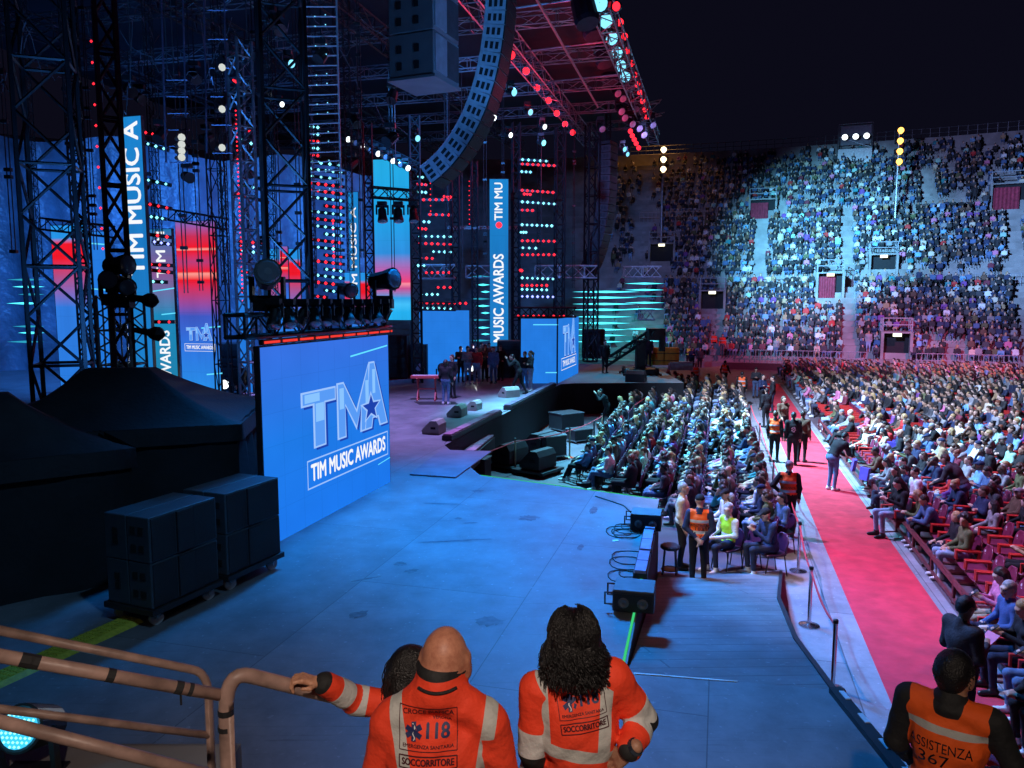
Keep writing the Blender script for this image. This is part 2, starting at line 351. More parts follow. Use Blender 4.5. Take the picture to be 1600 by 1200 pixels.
# ================================================================ THE SETTING
def floor_mat(name, rgb, rough, seam=(2.0, 1.0), scuff=.5, rot=0.0, seamw=.008):
    m = bpy.data.materials.new(name); m.use_nodes = True; nt = m.node_tree; b = nt.nodes['Principled BSDF']; L = nt.links.new
    tc = nt.nodes.new('ShaderNodeTexCoord'); mp = nt.nodes.new('ShaderNodeMapping'); mp.inputs['Rotation'].default_value = (0, 0, rot); L(tc.outputs['Object'], mp.inputs[0])
    br = nt.nodes.new('ShaderNodeTexBrick'); br.inputs['Scale'].default_value = 1; br.inputs['Brick Width'].default_value = seam[0]; br.inputs['Row Height'].default_value = seam[1]
    br.inputs['Mortar Size'].default_value = seamw; br.inputs['Mortar Smooth'].default_value = 0; br.inputs['Bias'].default_value = 0
    br.inputs['Color1'].default_value = (*rgb, 1); br.inputs['Color2'].default_value = (*[c * .8 for c in rgb], 1); br.inputs['Mortar'].default_value = (*[c * .45 for c in rgb], 1)
    L(mp.outputs[0], br.inputs['Vector'])
    n1 = nt.nodes.new('ShaderNodeTexNoise'); n1.inputs['Scale'].default_value = 1.3; n1.inputs['Detail'].default_value = 9; n1.inputs['Roughness'].default_value = .7; L(mp.outputs[0], n1.inputs['Vector'])
    r1 = nt.nodes.new('ShaderNodeValToRGB'); r1.color_ramp.elements[0].position = .3; r1.color_ramp.elements[0].color = (1 - scuff,) * 3 + (1,); r1.color_ramp.elements[1].position = .68; r1.color_ramp.elements[1].color = (1.25,) * 3 + (1,)
    L(n1.outputs['Fac'], r1.inputs[0])
    mx = nt.nodes.new('ShaderNodeMix'); mx.data_type = 'RGBA'; mx.blend_type = 'MULTIPLY'; mx.inputs['Factor'].default_value = 1; L(br.outputs['Color'], mx.inputs['A']); L(r1.outputs[0], mx.inputs['B'])
    # pale scratches and specks
    n2 = nt.nodes.new('ShaderNodeTexNoise'); n2.inputs['Scale'].default_value = 14; n2.inputs['Detail'].default_value = 6; L(mp.outputs[0], n2.inputs['Vector'])
    r2 = nt.nodes.new('ShaderNodeValToRGB'); r2.color_ramp.elements[0].position = .64; r2.color_ramp.elements[0].color = (0, 0, 0, 1); r2.color_ramp.elements[1].position = .74; r2.color_ramp.elements[1].color = (.45, .45, .45, 1); L(n2.outputs['Fac'], r2.inputs[0])
    m2 = nt.nodes.new('ShaderNodeMix'); m2.data_type = 'RGBA'; L(r2.outputs[0], m2.inputs['Factor']); L(mx.outputs['Result'], m2.inputs['A']); m2.inputs['B'].default_value = (*[min(1, c * 2.2 + .03) for c in rgb], 1)
    L(m2.outputs['Result'], b.inputs['Base Color'])
    # long thin drag marks
    mp2 = nt.nodes.new('ShaderNodeMapping'); mp2.inputs['Rotation'].default_value = (0, 0, rot + .7); mp2.inputs['Scale'].default_value = (.5, 16, 1); L(tc.outputs['Object'], mp2.inputs[0]); n3 = nt.nodes.new('ShaderNodeTexNoise'); n3.inputs['Scale'].default_value = 1.6; n3.inputs['Detail'].default_value = 5; n3.inputs['Roughness'].default_value = .75; L(mp2.outputs[0], n3.inputs['Vector'])
    r3 = nt.nodes.new('ShaderNodeValToRGB'); r3.color_ramp.elements[0].position = .30; r3.color_ramp.elements[0].color = (.55, .55, .55, 1); r3.color_ramp.elements[1].position = .40; r3.color_ramp.elements[1].color = (1, 1, 1, 1); e3 = r3.color_ramp.elements.new(.68); e3.color = (1, 1, 1, 1); e4 = r3.color_ramp.elements.new(.76); e4.color = (1.35, 1.35, 1.35, 1); L(n3.outputs['Fac'], r3.inputs[0])
    m3 = nt.nodes.new('ShaderNodeMix'); m3.data_type = 'RGBA'; m3.blend_type = 'MULTIPLY'; m3.inputs['Factor'].default_value = .8; L(m2.outputs['Result'], m3.inputs['A']); L(r3.outputs[0], m3.inputs['B']); L(m3.outputs['Result'], b.inputs['Base Color'])
    rr = nt.nodes.new('ShaderNodeMapRange'); rr.inputs[3].default_value = rough - .12; rr.inputs[4].default_value = rough + .15; L(n1.outputs['Fac'], rr.inputs[0]); L(rr.outputs[0], b.inputs['Roughness'])
    bp = nt.nodes.new('ShaderNodeBump'); bp.inputs['Strength'].default_value = .25; bp.inputs['Distance'].default_value = .01; L(br.outputs['Fac'], bp.inputs['Height']); bp.invert = True; L(bp.outputs[0], b.inputs['Normal'])
    return m
ROT = -math.atan2(SA.y, SA.x)
STG = floor_mat('painted_stage_boards', (.19, .20, .215), .5, (4.8, 2.4), .35, ROT, .006)
RMP = floor_mat('ramp_planks', (.19, .19, .20), .55, (6.0, .32), .45, -.16, .012)
GRD = mat('arena_floor', (.09, .065, .075), .6, 0, .25, 1.2, .2, 30)
PUR = floor_mat('mauve_carpet', (.25, .25, .27), .9, (4, 2.0), .3, ROT, .01)
REDC = mat('red_carpet', (.56, .028, .05), .95, 0, .2, 2.6, .6, 7)
STONE = mat('arena_stone', (.26, .245, .235), .85, 0, .3, .8, .3, 8)
def struct(name, mb, m, **kw): o = mb.build(name, m, **kw); o['kind'] = 'structure'; return o
g = MB(); g.add([(-300, -120, 0), (300, -120, 0), (300, 400, 0), (-300, 400, 0)], [(0, 1, 2, 3)]); struct('ground', g, GRD)
def strip(name, n0, n1, s0, s1, z, m):
    g = MB(); k = 24; P = []
    for i in range(k + 1): s = s0 + (s1 - s0) * i / k; P += [NS(n0, s, z), NS(n1, s, z)]
    g.add(P, [(2 * i, 2 * i + 1, 2 * i + 3, 2 * i + 2) for i in range(k)]); return struct(name, g, m)
strip('aisle_floor', 1.25, 4.15, 2, 53, .004, PUR)
strip('red_carpet', 2.40, 3.90, 2, 53, .008, REDC)
ST = 1.5                                                        # stage height
AP = [NS(-7.2, 35.6), NS(-7.2, 19.6), V((-.75, 17.2, 0)), V((2.95, 15.05, 0)), V((1.22, 7.85, 0)), V((3.3, 7.45, 0)), V((3.22, -3, 0)), V((-30, -3, 0)), V((-30, 58, 0)), V((8.6, 47, 0)), V((8.3, 36.9, 0)), V((3.0, 36.7, 0))]
g = MB(); g.prism([(p.x, p.y) for p in AP], h=ST, side=1); struct('stage_floor', g, [STG, DRAPE])
# ramp from the arena floor up to the stage
g = MB(); a, b, c, d = V((1.24, 7.84, ST - .004)), V((3.3, 7.44, ST - .004)), V((5.45, 15.0, .02)), V((2.98, 15.0, .02))
pts = [(a, b), (a.lerp(d, .34), V((3.72, 9.6, 1.06))), (a.lerp(d, .67), V((4.45, 12.3, .53))), (d, c)]
P = []
for q, r_ in pts: P += [q, r_]
for q, r_ in pts: P += [V((q.x, q.y, -.05)), V((r_.x, r_.y, -.05))]
g.add(P, [(2 * i, 2 * i + 1, 2 * i + 3, 2 * i + 2) for i in range(3)]); g.add(P, [(1 + 2 * i, 9 + 2 * i, 11 + 2 * i, 3 + 2 * i) for i in range(3)], 1); g.add(P, [(6, 7, 15, 14)], 1)
struct('ramp', g, [RMP, DRAPE])
g = MB()
for i in range(3):
    p, q = pts[i][1], pts[i + 1][1]; g.bar(p + V((-.02, 0, .012)), q + V((-.02, 0, .012)), .06, .03)
tag(g.build('edge_strip', K2), 'black trim strip along the outer edge of the ramp', 'edge strip')
g = MB(); p, q = V((3.27, 7.4, ST)), V((3.2, -1, ST)); g.bar(p + ZA * .03, q + ZA * .03, .12, .06)
for i in range(9):
    c = p.lerp(q, .02 + i * .05); g.box(c + V((.03, 0, .064)), (.05, .16, .008), 1)
tag(g.build('edge_strip', [K2, WHT]), 'black and white taped kerb along the edge of the front platform', 'edge strip')
GLOW = emi('glow_tape_green', (.06, .8, .25), .75)
def tape(p, q, w_, m, label, h=.006):
    g = MB(); g.bar(V(p) + ZA * h, V(q) + ZA * h, w_, .004, up=ZA); return tag(g.build('tape_strip', m), label, 'tape')
def rail_bar(p, q): pass
tape((1.20, 7.95, ST), (2.62, 13.75, ST), .03, GLOW, 'green glow tape along the side edge of the stage above the ramp')
tape((-.7, 17.13, ST), (2.9, 15.03, ST), .03, GLOW, 'green glow tape along the far edge of the blue stage platform')
tape((1.3, 7.8, ST), (2.35, 7.62, ST), .02, mat('white_tape', (.75, .8, .78), .6), 'short white tape line at the top of the ramp')
# landing of the stone terrace the medics stand on
g = MB(); g.box((-2.6, .9, 1.22), (8.0, 6.6, 2.44)); g.box((-4.5, 4.3, 1.2), (5.3, 1.3, 2.48)); struct('terrace', g, STONE)
# beige ramp at the far end of the aisle
g = MB(); a, b, c, d = on(1088, 575, 1.0), on(1128, 572, 1.0), on(1133, 612, .1), on(1096, 612, .1); g.add([a, b, c, d], [(0, 1, 2, 3)]); g.add([a, b, V((b.x, b.y, 0)), V((a.x, a.y, 0))], [(0, 1, 2, 3)])
struct('far_ramp', g, mat('beige_boards', (.42, .36, .28), .8))
# ---- stone tiers of the arena
RIM = [(-75, 62), (-55, 80), (-30, 92), (-5, 96), (15.6, 93), (35, 87), (53, 79), (72, 66), (86, 48), (94, 25)]
def catmull(pts, k):
    out = []
    for i in range(1, len(pts) - 2):
        p = [np.array(q, float) for q in pts[i - 1:i + 3]]
        for j in range(k):
            t = j / k; out.append(.5 * (2 * p[1] + (p[2] - p[0]) * t + (2 * p[0] - 5 * p[1] + 4 * p[2] - p[3]) * t * t + (3 * p[1] - p[0] - 3 * p[2] + p[3]) * t ** 3))
    return np.array(out)
RC = catmull(RIM, 22); TG = np.gradient(RC, axis=0); TG /= np.linalg.norm(TG, axis=1)[:, None]
IN = np.stack([TG[:, 1], -TG[:, 0]], 1)                        # towards the arena floor
PROF = [(0, 0), (0, .5), (1.0, .5)]; ROWS = []              # (q, z) profile; ROWS: seat (q, z, section)
def rows(n, dq, dz, sec):
    for i in range(n):
        q, z = PROF[-1]; PROF.append((q, z + dz)); PROF.append((q + dq, z + dz)); ROWS.append((q + .3, z + dz, sec))
rows(13, .72, .47, 0); q, z = PROF[-1]; WALK = (q, z); PROF.append((q + 1.4, z)); q += 1.4; PROF.append((q, z + .5))
rows(12, .70, .55, 1); q, z = PROF[-1]; WALK2 = (q, z); PROF.append((q + 1.0, z)); PROF.append((q + 1.0, z + .4))
rows(12, .68, .58, 2); q, z = PROF[-1]; TOPQ, TOPZ = q, z; PROF += [(q + .8, z), (q + .8, z + 1.5), (q + 1.5, z + 1.5), (q + 1.5, 0)]
def stp(i, q):
    i0 = int(max(0, min(len(RC) - 2, math.floor(i)))); f = i - i0
    r = RC[i0] * (1 - f) + RC[i0 + 1] * f; n = IN[i0] * (1 - f) + IN[i0 + 1] * f
    p = r + n * (30 - q); return V((p[0], p[1], 0)), V((n[0], n[1], 0)).normalized()
def proj(p):
    d = V(p) - V((0, 0, EYE)); zc = d.y * CT - d.z * SN; return 800 + F * d.x / zc, 600 - F * (d.y * SN + d.z * CT) / zc

def zq(q):
    for (a, za), (b, zb) in zip(PROF, PROF[1:]):
        if a <= q < b: return za
    return TOPZ
def st_at(px, q):                          # place on the tiers: at a bearing and a row depth
    best = min(range(0, (len(RC) - 1) * 4), key=lambda j: abs(proj(stp(j / 4, q)[0] + ZA * zq(q))[0] - px) if stp(j / 4, q)[0].y > 5 else 1e9)
    p, n = stp(best / 4, q); return p + ZA * zq(q), n, best / 4
g = MB(); nP = len(PROF); P = []
for i in range(len(RC)):
    for q, z in PROF: p = stp(i, q)[0]; P.append((p.x, p.y, z))
g.add(P, [(i * nP + k, i * nP + k + 1, (i + 1) * nP + k + 1, (i + 1) * nP + k) for i in range(len(RC) - 1) for k in range(nP - 1)])
tiers = g.build('stone_tiers', STONE); tag(tiers, 'curved stepped stone terraces of the arena behind the floor seats', 'grandstand')
# stairs between the seat blocks
AIS = [(1328, 1, 20.2), (1192, 12, 22), (1592, 1, 24), (1118, 1, 11), (1452, 20, 26), (1000, 1, 30), (1700, 1, 30)]
AIS_T = []
for j, (px, q0, q1) in enumerate(AIS):
    _, _, ti = st_at(px, (q0 + q1) / 2); AIS_T.append((ti, q0, q1)); g = MB()
    for (a, za), (b, zb) in zip(PROF, PROF[1:]):
        if b - a > .3 and a >= q0 and b <= q1 and b - a < .9:
            p, n = stp(ti, a + .17); t = V((n.y, -n.x, 0)); g.box(p + ZA * (za - .12 + .003), (1.3, .34, .22), ax=(t, n, ZA))
    p0 = stp(ti, q0)[0]
    tag(g.build('stone_stair', STONE, rel=p0), ['pale stone stair rising through the middle of the stand to its upper walkway', 'stone stair in the upper stand below the dark gate', 'wide stone stair at the far right of the stand', 'stone stair in the lower left of the stand beside the dark wall', 'upper stone stair between the lamp mast and the right crowd', 'shaded stone stair near the roof end of the stand', 'stone stair beyond the right end of the stand'][j], 'stair', 'stairs through the stand')
# dark side wall between the stage-end stand and the main stand
RAILW = mat('white_rail', (.36, .37, .40), .45, .2)
def railing(px0, px1, q, label, h=1.05, n=None, dz=0.0):
    a, _, t0 = st_at(px0, q); b, _, t1 = st_at(px1, q); k = n or max(2, int(abs(t1 - t0) * 2)); pts = []
    for i in range(k + 1): p, _ = stp(t0 + (t1 - t0) * i / k, q); pts.append(p + ZA * (zq(q + .01) + dz))
    g = MB()
    for hh in (h, h * .52): g.path([p + ZA * hh for p in pts], .026, 5)
    r = thing('guard_rail', label, 'railing', pts[0], group='white railings on the stand'); g.build('rail', RAILW, r, rel=pts[0])
    g = MB()
    for p in pts: g.tube(p, p + ZA * h, .026, 5)
    g.build('post', RAILW, r, rel=pts[0]); return r
railing(1150, 1252, WALK[0] + .1, 'white railing along the walkway left of the middle gate')
railing(1352, 1556, WALK[0] + .1, 'long white railing along the walkway right of the middle gate')
railing(1570, 1680, WALK[0] + .1, 'white railing along the walkway at the right edge')
railing(1165, 1355, .15, 'white railing along the foot of the lower left stand')
railing(1432, 1640, .15, 'white railing along the foot of the lower right stand')
railing(1000, 1110, WALK2[0] + .1, 'dim railing high in the stand beside the orange lit steps')
CURT = mat('red_curtain', (.32, .03, .06), .9, 0, .3, 5); DARK = mat('dark_opening', (.012, .012, .014), .9)
def gate(px, q, w_, h, label, curtain=True, sign=True, rails=True):
    p, n, _ = st_at(px, q); t = V((n.y, -n.x, 0)); p = V((p.x, p.y, p.z)); r = thing('stair_gate', label, 'gateway', p, group='gateways in the stand')
    g = MB(); D = 2.4
    for sx in (-1, 1): g.box(p + t * (sx * (w_ / 2 + .1)) - n * (D / 2) + ZA * (h / 2), (.2, D, h), ax=(t, n, ZA))
    g.box(p - n * (D / 2) + ZA * (h + .06), (w_ + .4, D, .12), ax=(t, n, ZA)); g.build('surround', STONE, r, rel=p)
    g = MB(); g.box(p - n * .9 + ZA * (h / 2), (w_, .1, h), ax=(t, n, ZA)); g.build('opening', DARK, r, rel=p)  # dark panel standing for the shade inside the gate
    if curtain:
        g = MB(); m = 14
        for i in range(m):
            x0, x1 = -w_ / 2 + w_ * .72 * i / m, -w_ / 2 + w_ * .72 * (i + 1) / m
            o0, o1 = (.06 if i % 2 else -.06), (-.06 if i % 2 else .06)
            g.add([p + t * -x0 + n * (o0 - .4), p + t * -x1 + n * (o1 - .4), p + t * -x1 + n * (o1 - .4) + ZA * (h - .25), p + t * -x0 + n * (o0 - .4) + ZA * (h - .25)], [(0, 1, 2, 3)])
        g.build('curtain', CURT, r, rel=p)
    if sign:
        g = MB(); g.box(p + n * .03 + ZA * (h - .12), (.6, .06, .24), ax=(t, n, ZA)); g.build('lit_sign', emi('lit_sign', (1, .95, .7), 2.2), r, rel=p)
    if rails:
        g = MB()
        for sx in (-1, 1):
            a, b = p + t * (sx * (w_ / 2 + .1)) + ZA * (h + .1), p + t * (sx * (w_ / 2 + .1)) - n * D + ZA * (h + .1)
            for hh in (.55, 1.05): g.tube(a + ZA * hh, b + ZA * hh, .04, 5)
            for c in (a, b, a.lerp(b, .5)): g.tube(c, c + ZA * 1.05, .04, 5)
        a = p + ZA * (h + .1)
        for hh in (.55, 1.05): g.tube(a + t * (w_ / 2 + .1) + ZA * hh, a - t * (w_ / 2 + .1) + ZA * hh, .04, 5)
        g.build('rail', RAILW, r, rel=p)
    return r
GATES = [(1298, 8.4, 1.9, 2.1, 'middle gateway with a red curtain under a white railing', 1), (1402, 1.2, 1.8, 2.0, 'open lower gateway under a white railing and lit sign', 0), (1112, 6.2, 1.9, 2.0, 'dark gateway with lit sign in the lower left stand', 0),
         (1192, 20.4, 2.4, 2.0, 'dark upper gateway behind the crowd left of the lamp box', 1), (1578, 20.4, 3.0, 2.4, 'upper gateway with a red curtain at the far right', 1), (1378, 12.2, 2.0, 1.8, 'gateway below the orange lamp mast with white railing', 0), (1032, 13.4, 2.2, 2.2, 'dark gateway near the left mast with a lit sign', 0)]
for a in GATES: gate(*a[:5], curtain=bool(a[5]), sign=a[0] not in (1192, 1578))
# parapet fence on the rim
p0, _, t0 = st_at(985, TOPQ); p1, _, t1 = st_at(1680, TOPQ); g = MB(); k = 50; pts = [stp(t0 + (t1 - t0) * i / k, TOPQ + 1.1)[0] + ZA * (TOPZ + 1.5) for i in range(k + 1)]
for h in (1.0, .5, .05): g.path([p + ZA * h for p in pts], .03, 4)
for p in pts: g.tube(p, p + ZA * 1.05, .03, 4)
tag(g.build('rim_fence', mat('dim_steel', (.2, .2, .22), .5, .6), rel=pts[0]), 'dark metal fence along the top rim of the arena', 'fence')
# burgundy boards along the foot of the stand
a_, _, t0 = st_at(1130, 0); b_, _, t1 = st_at(1690, 0); g = MB(); k = 60; P = []
for i in range(k + 1):
    p, n = stp(t0 + (t1 - t0) * i / k, 0); p = p + n * .06; P += [p, p + ZA * .52]
g.add(P, [(2 * i, 2 * i + 2, 2 * i + 3, 2 * i + 1) for i in range(k)]); tag(g.build('foot_boards', mat('burgundy_boards', (.05, .014, .02), .7)), 'dark burgundy boards along the foot of the main stand', 'barrier')
# lamp masts and the lamp box
def mast(px, q, ytop, n_l, m, label):
    p, n, _ = st_at(px, q); zt = at(px, ytop, p.y).z; r = thing('lamp_mast', label, 'lamp mast', p); g = MB(); g.tube(p, V((p.x, p.y, zt)), .13, 8, .08)
    g.box(p + ZA * .15, (.6, .6, .3)); g.build('pole', STEEL, r, rel=p)
    for i in range(n_l):
        c = V((p.x, p.y, zt - .1 - i * .95)); g = MB(); g.box(c + V((0, -.1, 0)), (.75, .35, .5)); o = g.build('floodlight', K2, r, rel=p)
        g = MB(); g.lathe([(.30, 0), (.24, .03), (.1, .05)], c + V((0, -.28, -.02)), (0, -1, -.15), 14); k = g.build('lens', m, o, rel=p)
mast(1398, 18.5, 203, 4, WARM_E, 'tall mast with four orange floodlights above the stand')
mast(1034, 16.0, 233, 3, CREAM_E, 'mast with three cream floodlights near the end of the roof')
p, n, _ = st_at(1335, 27.5); p = V(p); r = thing('lamp_box', 'scaffold box with three white floodlights at the top of the stand', 'lamp tower', p); g = MB(); t = V((n.y, -n.x, 0)); W_, H_ = 3.3, 4.2
for sx in (-1, 1):
    for d_ in (0, 1.2): g.tube(p + t * (sx * W_ / 2) - n * d_, p + t * (sx * W_ / 2) - n * d_ + ZA * H_, .06, 6)
for h in (.3, 1.6, 2.9, 4.2): g.tube(p - t * W_ / 2 + ZA * h, p + t * W_ / 2 + ZA * h, .05, 6); g.tube(p - t * W_ / 2 + ZA * h - n * 1.2, p + t * W_ / 2 + ZA * h - n * 1.2, .05, 6)
g.tube(p - t * W_ / 2 + ZA * 1.6, p + t * W_ / 2 + ZA * 2.9, .035, 5); g.build('scaffold', STEEL, r, rel=p)
g = MB(); g.box(p + n * .08 + ZA * .95, (W_, .05, 1.25), ax=(t, n, ZA)); g.build('panel', mat('pale_panel', (.6, .55, .55), .7), r, rel=p)
g = MB(); g.box(p - n * 1.25 + ZA * 3.2, (W_, .05, 2.0), ax=(t, n, ZA)); g.build('back_panel', mat('grey_panel', (.2, .2, .22), .7), r, rel=p)
for i in (-1, 0, 1):
    c = p + t * (i * 1.05) + ZA * 2.75 + n * .1; g = MB(); g.lathe([(.1, 0), (.3, .12), (.34, .34)], c, n, 10); o = g.build('floodlight', K2, r, rel=p)
    g = MB(); g.lathe([(.30, .345), (.30, .36)], c, n, 10); g.build('lens', WHT_E, o, rel=p)
# translucent sheet hung behind the stage
g = MB(); k = 60; P = []
a, b = V((-42, 37, 0)), V((-8.8, 52, 0))
for i in range(k + 1):
    f = i / k; c = a.lerp(b, f); w_ = .35 * math.sin(i * 1.7) + .25 * math.sin(i * .63 + 1)
    for z in (1.5, 6, 11, 15.2 - 1.2 * f + .4 * math.sin(i * .4)): P.append((c.x, c.y - w_ * (1 if z < 14 else .2), z))
g.add(P, [(4 * i + j, 4 * (i + 1) + j, 4 * (i + 1) + j + 1, 4 * i + j + 1) for i in range(k) for j in range(3)])
tag(g.build('rain_sheet', mat('plastic_sheet', (.13, .17, .22), .42, 0, .5, .45, .8, 2.2, dist=.12), smooth=True, rel=a), 'crumpled bluish plastic sheet hung behind the left of the stage', 'backdrop')
# ================================================================ SCREENS
B0 = (.015, .15, .80); B1 = (.03, .26, .9); B2 = (.02, .36, .85); RD = (.9, .01, .025); MAG = (.45, .12, .45); CY = (.1, .75, 1)
SCR = {
 'main': screen_mat('blue_screen_picture', [(0, (.012, .19, .88)), (.5, (.014, .2, .82)), (1, (.04, .17, .78))]),
 'plain': screen_mat('plain_blue_picture', [(0, (.015, .2, .78)), (1, (.02, .2, .75))]),
 'red': screen_mat('red_band_picture', [(0, (.02, .30, .85)), (.33, (.03, .17, .75)), (.48, (.05, .1, .55)), (.60, (.5, .05, .2)), (.68, RD), (.715, (1, .35, .3)), (.725, RD), (.78, (.5, .05, .2)), (.84, RD), (.848, (1, .4, .35)), (.858, RD), (.92, (.6, .03, .1)), (1, (.2, .14, .55))]),
 'band': screen_mat('cyan_pink_picture', [(0, (.02, .42, .85)), (.05, (.02, .45, .9)), (.10, (.06, .55, 1)), (.14, (.03, .35, .8)), (.2, (.6, .08, .3)), (.23, (1, .3, .4)), (.24, (.9, .06, .2)), (.3, (.55, .1, .4)), (.42, (.03, .28, .75)), (.65, (.015, .38, .85)), (1, (.02, .42, .8))]),
 'side': screen_mat('blue_red_top_picture', [(0, (.02, .2, .75)), (.55, (.03, .2, .75)), (.72, (.45, .08, .25)), (.82, RD), (.9, RD), (.93, (.02, .3, .8)), (1, (.02, .3, .85))]),
 'text': screen_mat('blue_text_picture', [(0, (.012, .22, .62)), (.5, (.012, .19, .55)), (1, (.012, .24, .65))]),
 'teal': screen_mat('teal_text_picture', [(0, (.015, .22, .42)), (.45, (.012, .25, .5)), (.72, (.25, .1, .3)), (1, (.015, .18, .45))]),
}
LINE = emi('screen_light_line', (.12, .72, 1), 1.1); TXT = emi('screen_lettering', (.93, .96, 1), 1.0); LOGO_F = emi('screen_logo_fill', (.10, .33, .92), 1); LOGO_E = emi('screen_logo_edge', (.34, .56, 1), 1); LOGO_D = emi('screen_logo_shade', (.012, .055, .42), 1); LOGO_S = emi('screen_logo_shine', (.25, .55, 1), 1)
T_ = [(0, 1), (0, .78), (.27, .78), (.27, 0), (.53, 0), (.53, .78), (.80, .78), (.80, 1)]
M_ = [(.86, 0), (.86, 1.04), (1.02, 1.04), (1.38, .42), (1.75, 1.32), (1.75, .66), (1.62, .0), (1.50, .0), (1.52, .52), (1.37, .1), (1.06, .62), (1.06, 0)]
A_ = [(1.62, 0), (1.78, 1.34), (1.93, 1.34), (2.33, 0), (2.10, 0), (2.04, .2), (1.86, .2), (1.82, 0)]
STAR = [(math.sin(i * math.pi / 5) * (.27 if i % 2 == 0 else .115) + 1.80, math.cos(i * math.pi / 5) * (.27 if i % 2 == 0 else .115) + .42) for i in range(10)]
def grow(poly, d):
    n = len(poly); A = sum(poly[i][0] * poly[(i + 1) % n][1] - poly[(i + 1) % n][0] * poly[i][1] for i in range(n)); sg = 1 if A > 0 else -1; out = []
    for i in range(n):
        p0, p, p1 = V(poly[i - 1]), V(poly[i]), V(poly[(i + 1) % n]); e0, e1 = (p - p0).normalized(), (p1 - p).normalized()
        n0, n1 = V((e0.y, -e0.x)) * sg, V((e1.y, -e1.x)) * sg; m = n0 + n1; m = m / max(.35, m.dot(m) / 2) if m.length > .01 else n0
        out.append((p.x + m.x * d, p.y + m.y * d))
    return out
def logo(mb, o, u, v, w_, k, vk=1.0):               # three tall letters with a star, drawn on the screen; k = width
    s = k / 2.33
    def poly(P, off, mi, dx=0, dy=0): mb.add([o + u * ((a - 1.165 + dx) * s) + v * ((b + dy) * s * vk) + w_ * off for a, b in P], [tuple(range(len(P)))], mi)
    for P in (T_, M_, A_): poly(grow(P, .015), .006, 2, .06, -.05)
    for j, P in enumerate((T_, M_, A_)): poly(grow(P, .022), .009 + j * .002, 1); poly(grow(P, -.012), .0165 + j * .002, 0)
    for (x0, y0, x1, y1) in ((.30, .45, .50, .78), (.05, .82, .4, .97), (.9, .55, 1.02, .95), (1.64, .5, 1.74, 1.0), (1.86, .7, 1.95, 1.2)): poly([(x0, y0), (x1, y0), (x1, y1), (x0, y1)], .0225, 3)
    poly(grow(STAR, .035), .025, 1); poly(STAR, .028, 2)
def box_outline(mb, o, u, v, w_, hw, hh, t, mi):
    for a, b, c, d in ((-hw, hh - t, hw, hh), (-hw, -hh, hw, -hh + t), (-hw, -hh + t, -hw + t, hh - t), (hw - t, -hh + t, hw, hh - t)):
        mb.add([o + u * a + v * b, o + u * c + v * b, o + u * c + v * d, o + u * a + v * d], [(0, 1, 2, 3)], mi)
LOGM = [LOGO_F, LOGO_E, LOGO_D, LOGO_S, TXT, LINE]
def screen(name_label, o, u, width, height, kind, cat='screen', thick=.12, group=None):
    """o = lower left corner seen from the front; u = unit direction of its width"""
    o, u = V(o), V(u).normalized(); n = V((u.y, -u.x, 0)); r = thing('led_screen', name_label, cat, o + u * width / 2, group=group); C = o + u * width / 2
    g = MB(); g.box(C - n * (thick / 2 + .004) + ZA * height / 2, (width + .04, thick, height + .04), ax=(u, n, ZA)); g.build('cabinet', K2, r, rel=C)
    g = MB(); g.quad(o, u * width, ZA * height); g.build('picture', SCR[kind], r, rel=C)
    return r, C, u, n
def lines(r, C, u, n, L):
    g = MB()
    for x0, x1, z0, z1, t in L: g.add([C + u * x0 + ZA * z0 + n * .006, C + u * x1 + ZA * z1 + n * .006, C + u * x1 + ZA * (z1 + t) + n * .006, C + u * x0 + ZA * (z0 + t) + n * .006], [(0, 1, 2, 3)])
    g.build('light_line', LINE, r, rel=C)
# the big screen at the side of the stage
a, b = on(417, 857, ST), on(610, 753, ST); MS_A, MS_B = a, b
r, C, u, n = screen('largest blue LED screen in front, showing the silver letter logo with a star', a, b - a, (b - a).length, 3.22, 'main', thick=.1)
W_ = (b - a).length; g = MB(); lo = C + u * (.105 * W_) + n * .004
logo(g, lo + ZA * 1.36, u, ZA, n, 3.4, .68); bo = C + u * (.122 * W_) + ZA * .90 + n * .012; box_outline(g, bo, u, ZA, n, 1.66, .26, .026, 1)
put_text(g, 'TIM MUSIC AWARDS', bo, u, ZA, .42, 4, bold=.03, fit=3.05); g.build('picture_logo', LOGM, r, rel=C)
lines(r, C, u, n, [(.62, 2.3, 2.86, 2.98, .03), (1.75, 2.35, .50, .54, .02)])
# standing and hanging screens behind, each built where it stands
def scr_px(label, x0, x1, ytop, ybot, Y, kind, yaw=0, zbot=None, group='LED screens around the stage', thick=.12):
    a = at(x0, ybot, Y); a.x = at(x0, ytop, Y).x; w_ = at(x1, ytop, Y).x - a.x; u = V((math.cos(yaw), math.sin(yaw), 0)); top = at((x0 + x1) / 2, ytop, Y).z; z0 = a.z if zbot is None else zbot
    o = V((a.x, Y - (w_ / 2) * math.sin(yaw), z0)); return screen(label, o, u, w_ / math.cos(yaw) * 1.0, top - z0, kind, thick=thick, group=group) + (top - z0, w_)
r, C, u, n, H_, W_ = scr_px('tall screen with a red glowing upper band and small star logo', 270, 338, 346, 612, 30, 'red', R(-14), ST)
g = MB(); logo(g, C + ZA * (H_ * .345), u, ZA, n, 1.15); bo = C + ZA * (H_ * .305) + n * .012; box_outline(g, bo, u, ZA, n, .68, .15, .015, 4); put_text(g, 'TIM MUSIC AWARDS', bo, u, ZA, .2, 4, fit=1.2, bold=.02); g.build('picture_logo', LOGM, r, rel=C)
lines(r, C, u, n, [(.1, .95, H_ * .41, H_ * .42, .05), (.25, .95, H_ * .15, H_ * .16, .05)])
r, C, u, n, H_, W_ = scr_px('tall blue hanging column screen with upright white lettering beside the truss pillar', 185, 222, 182, 590, 24, 'text', R(-16))
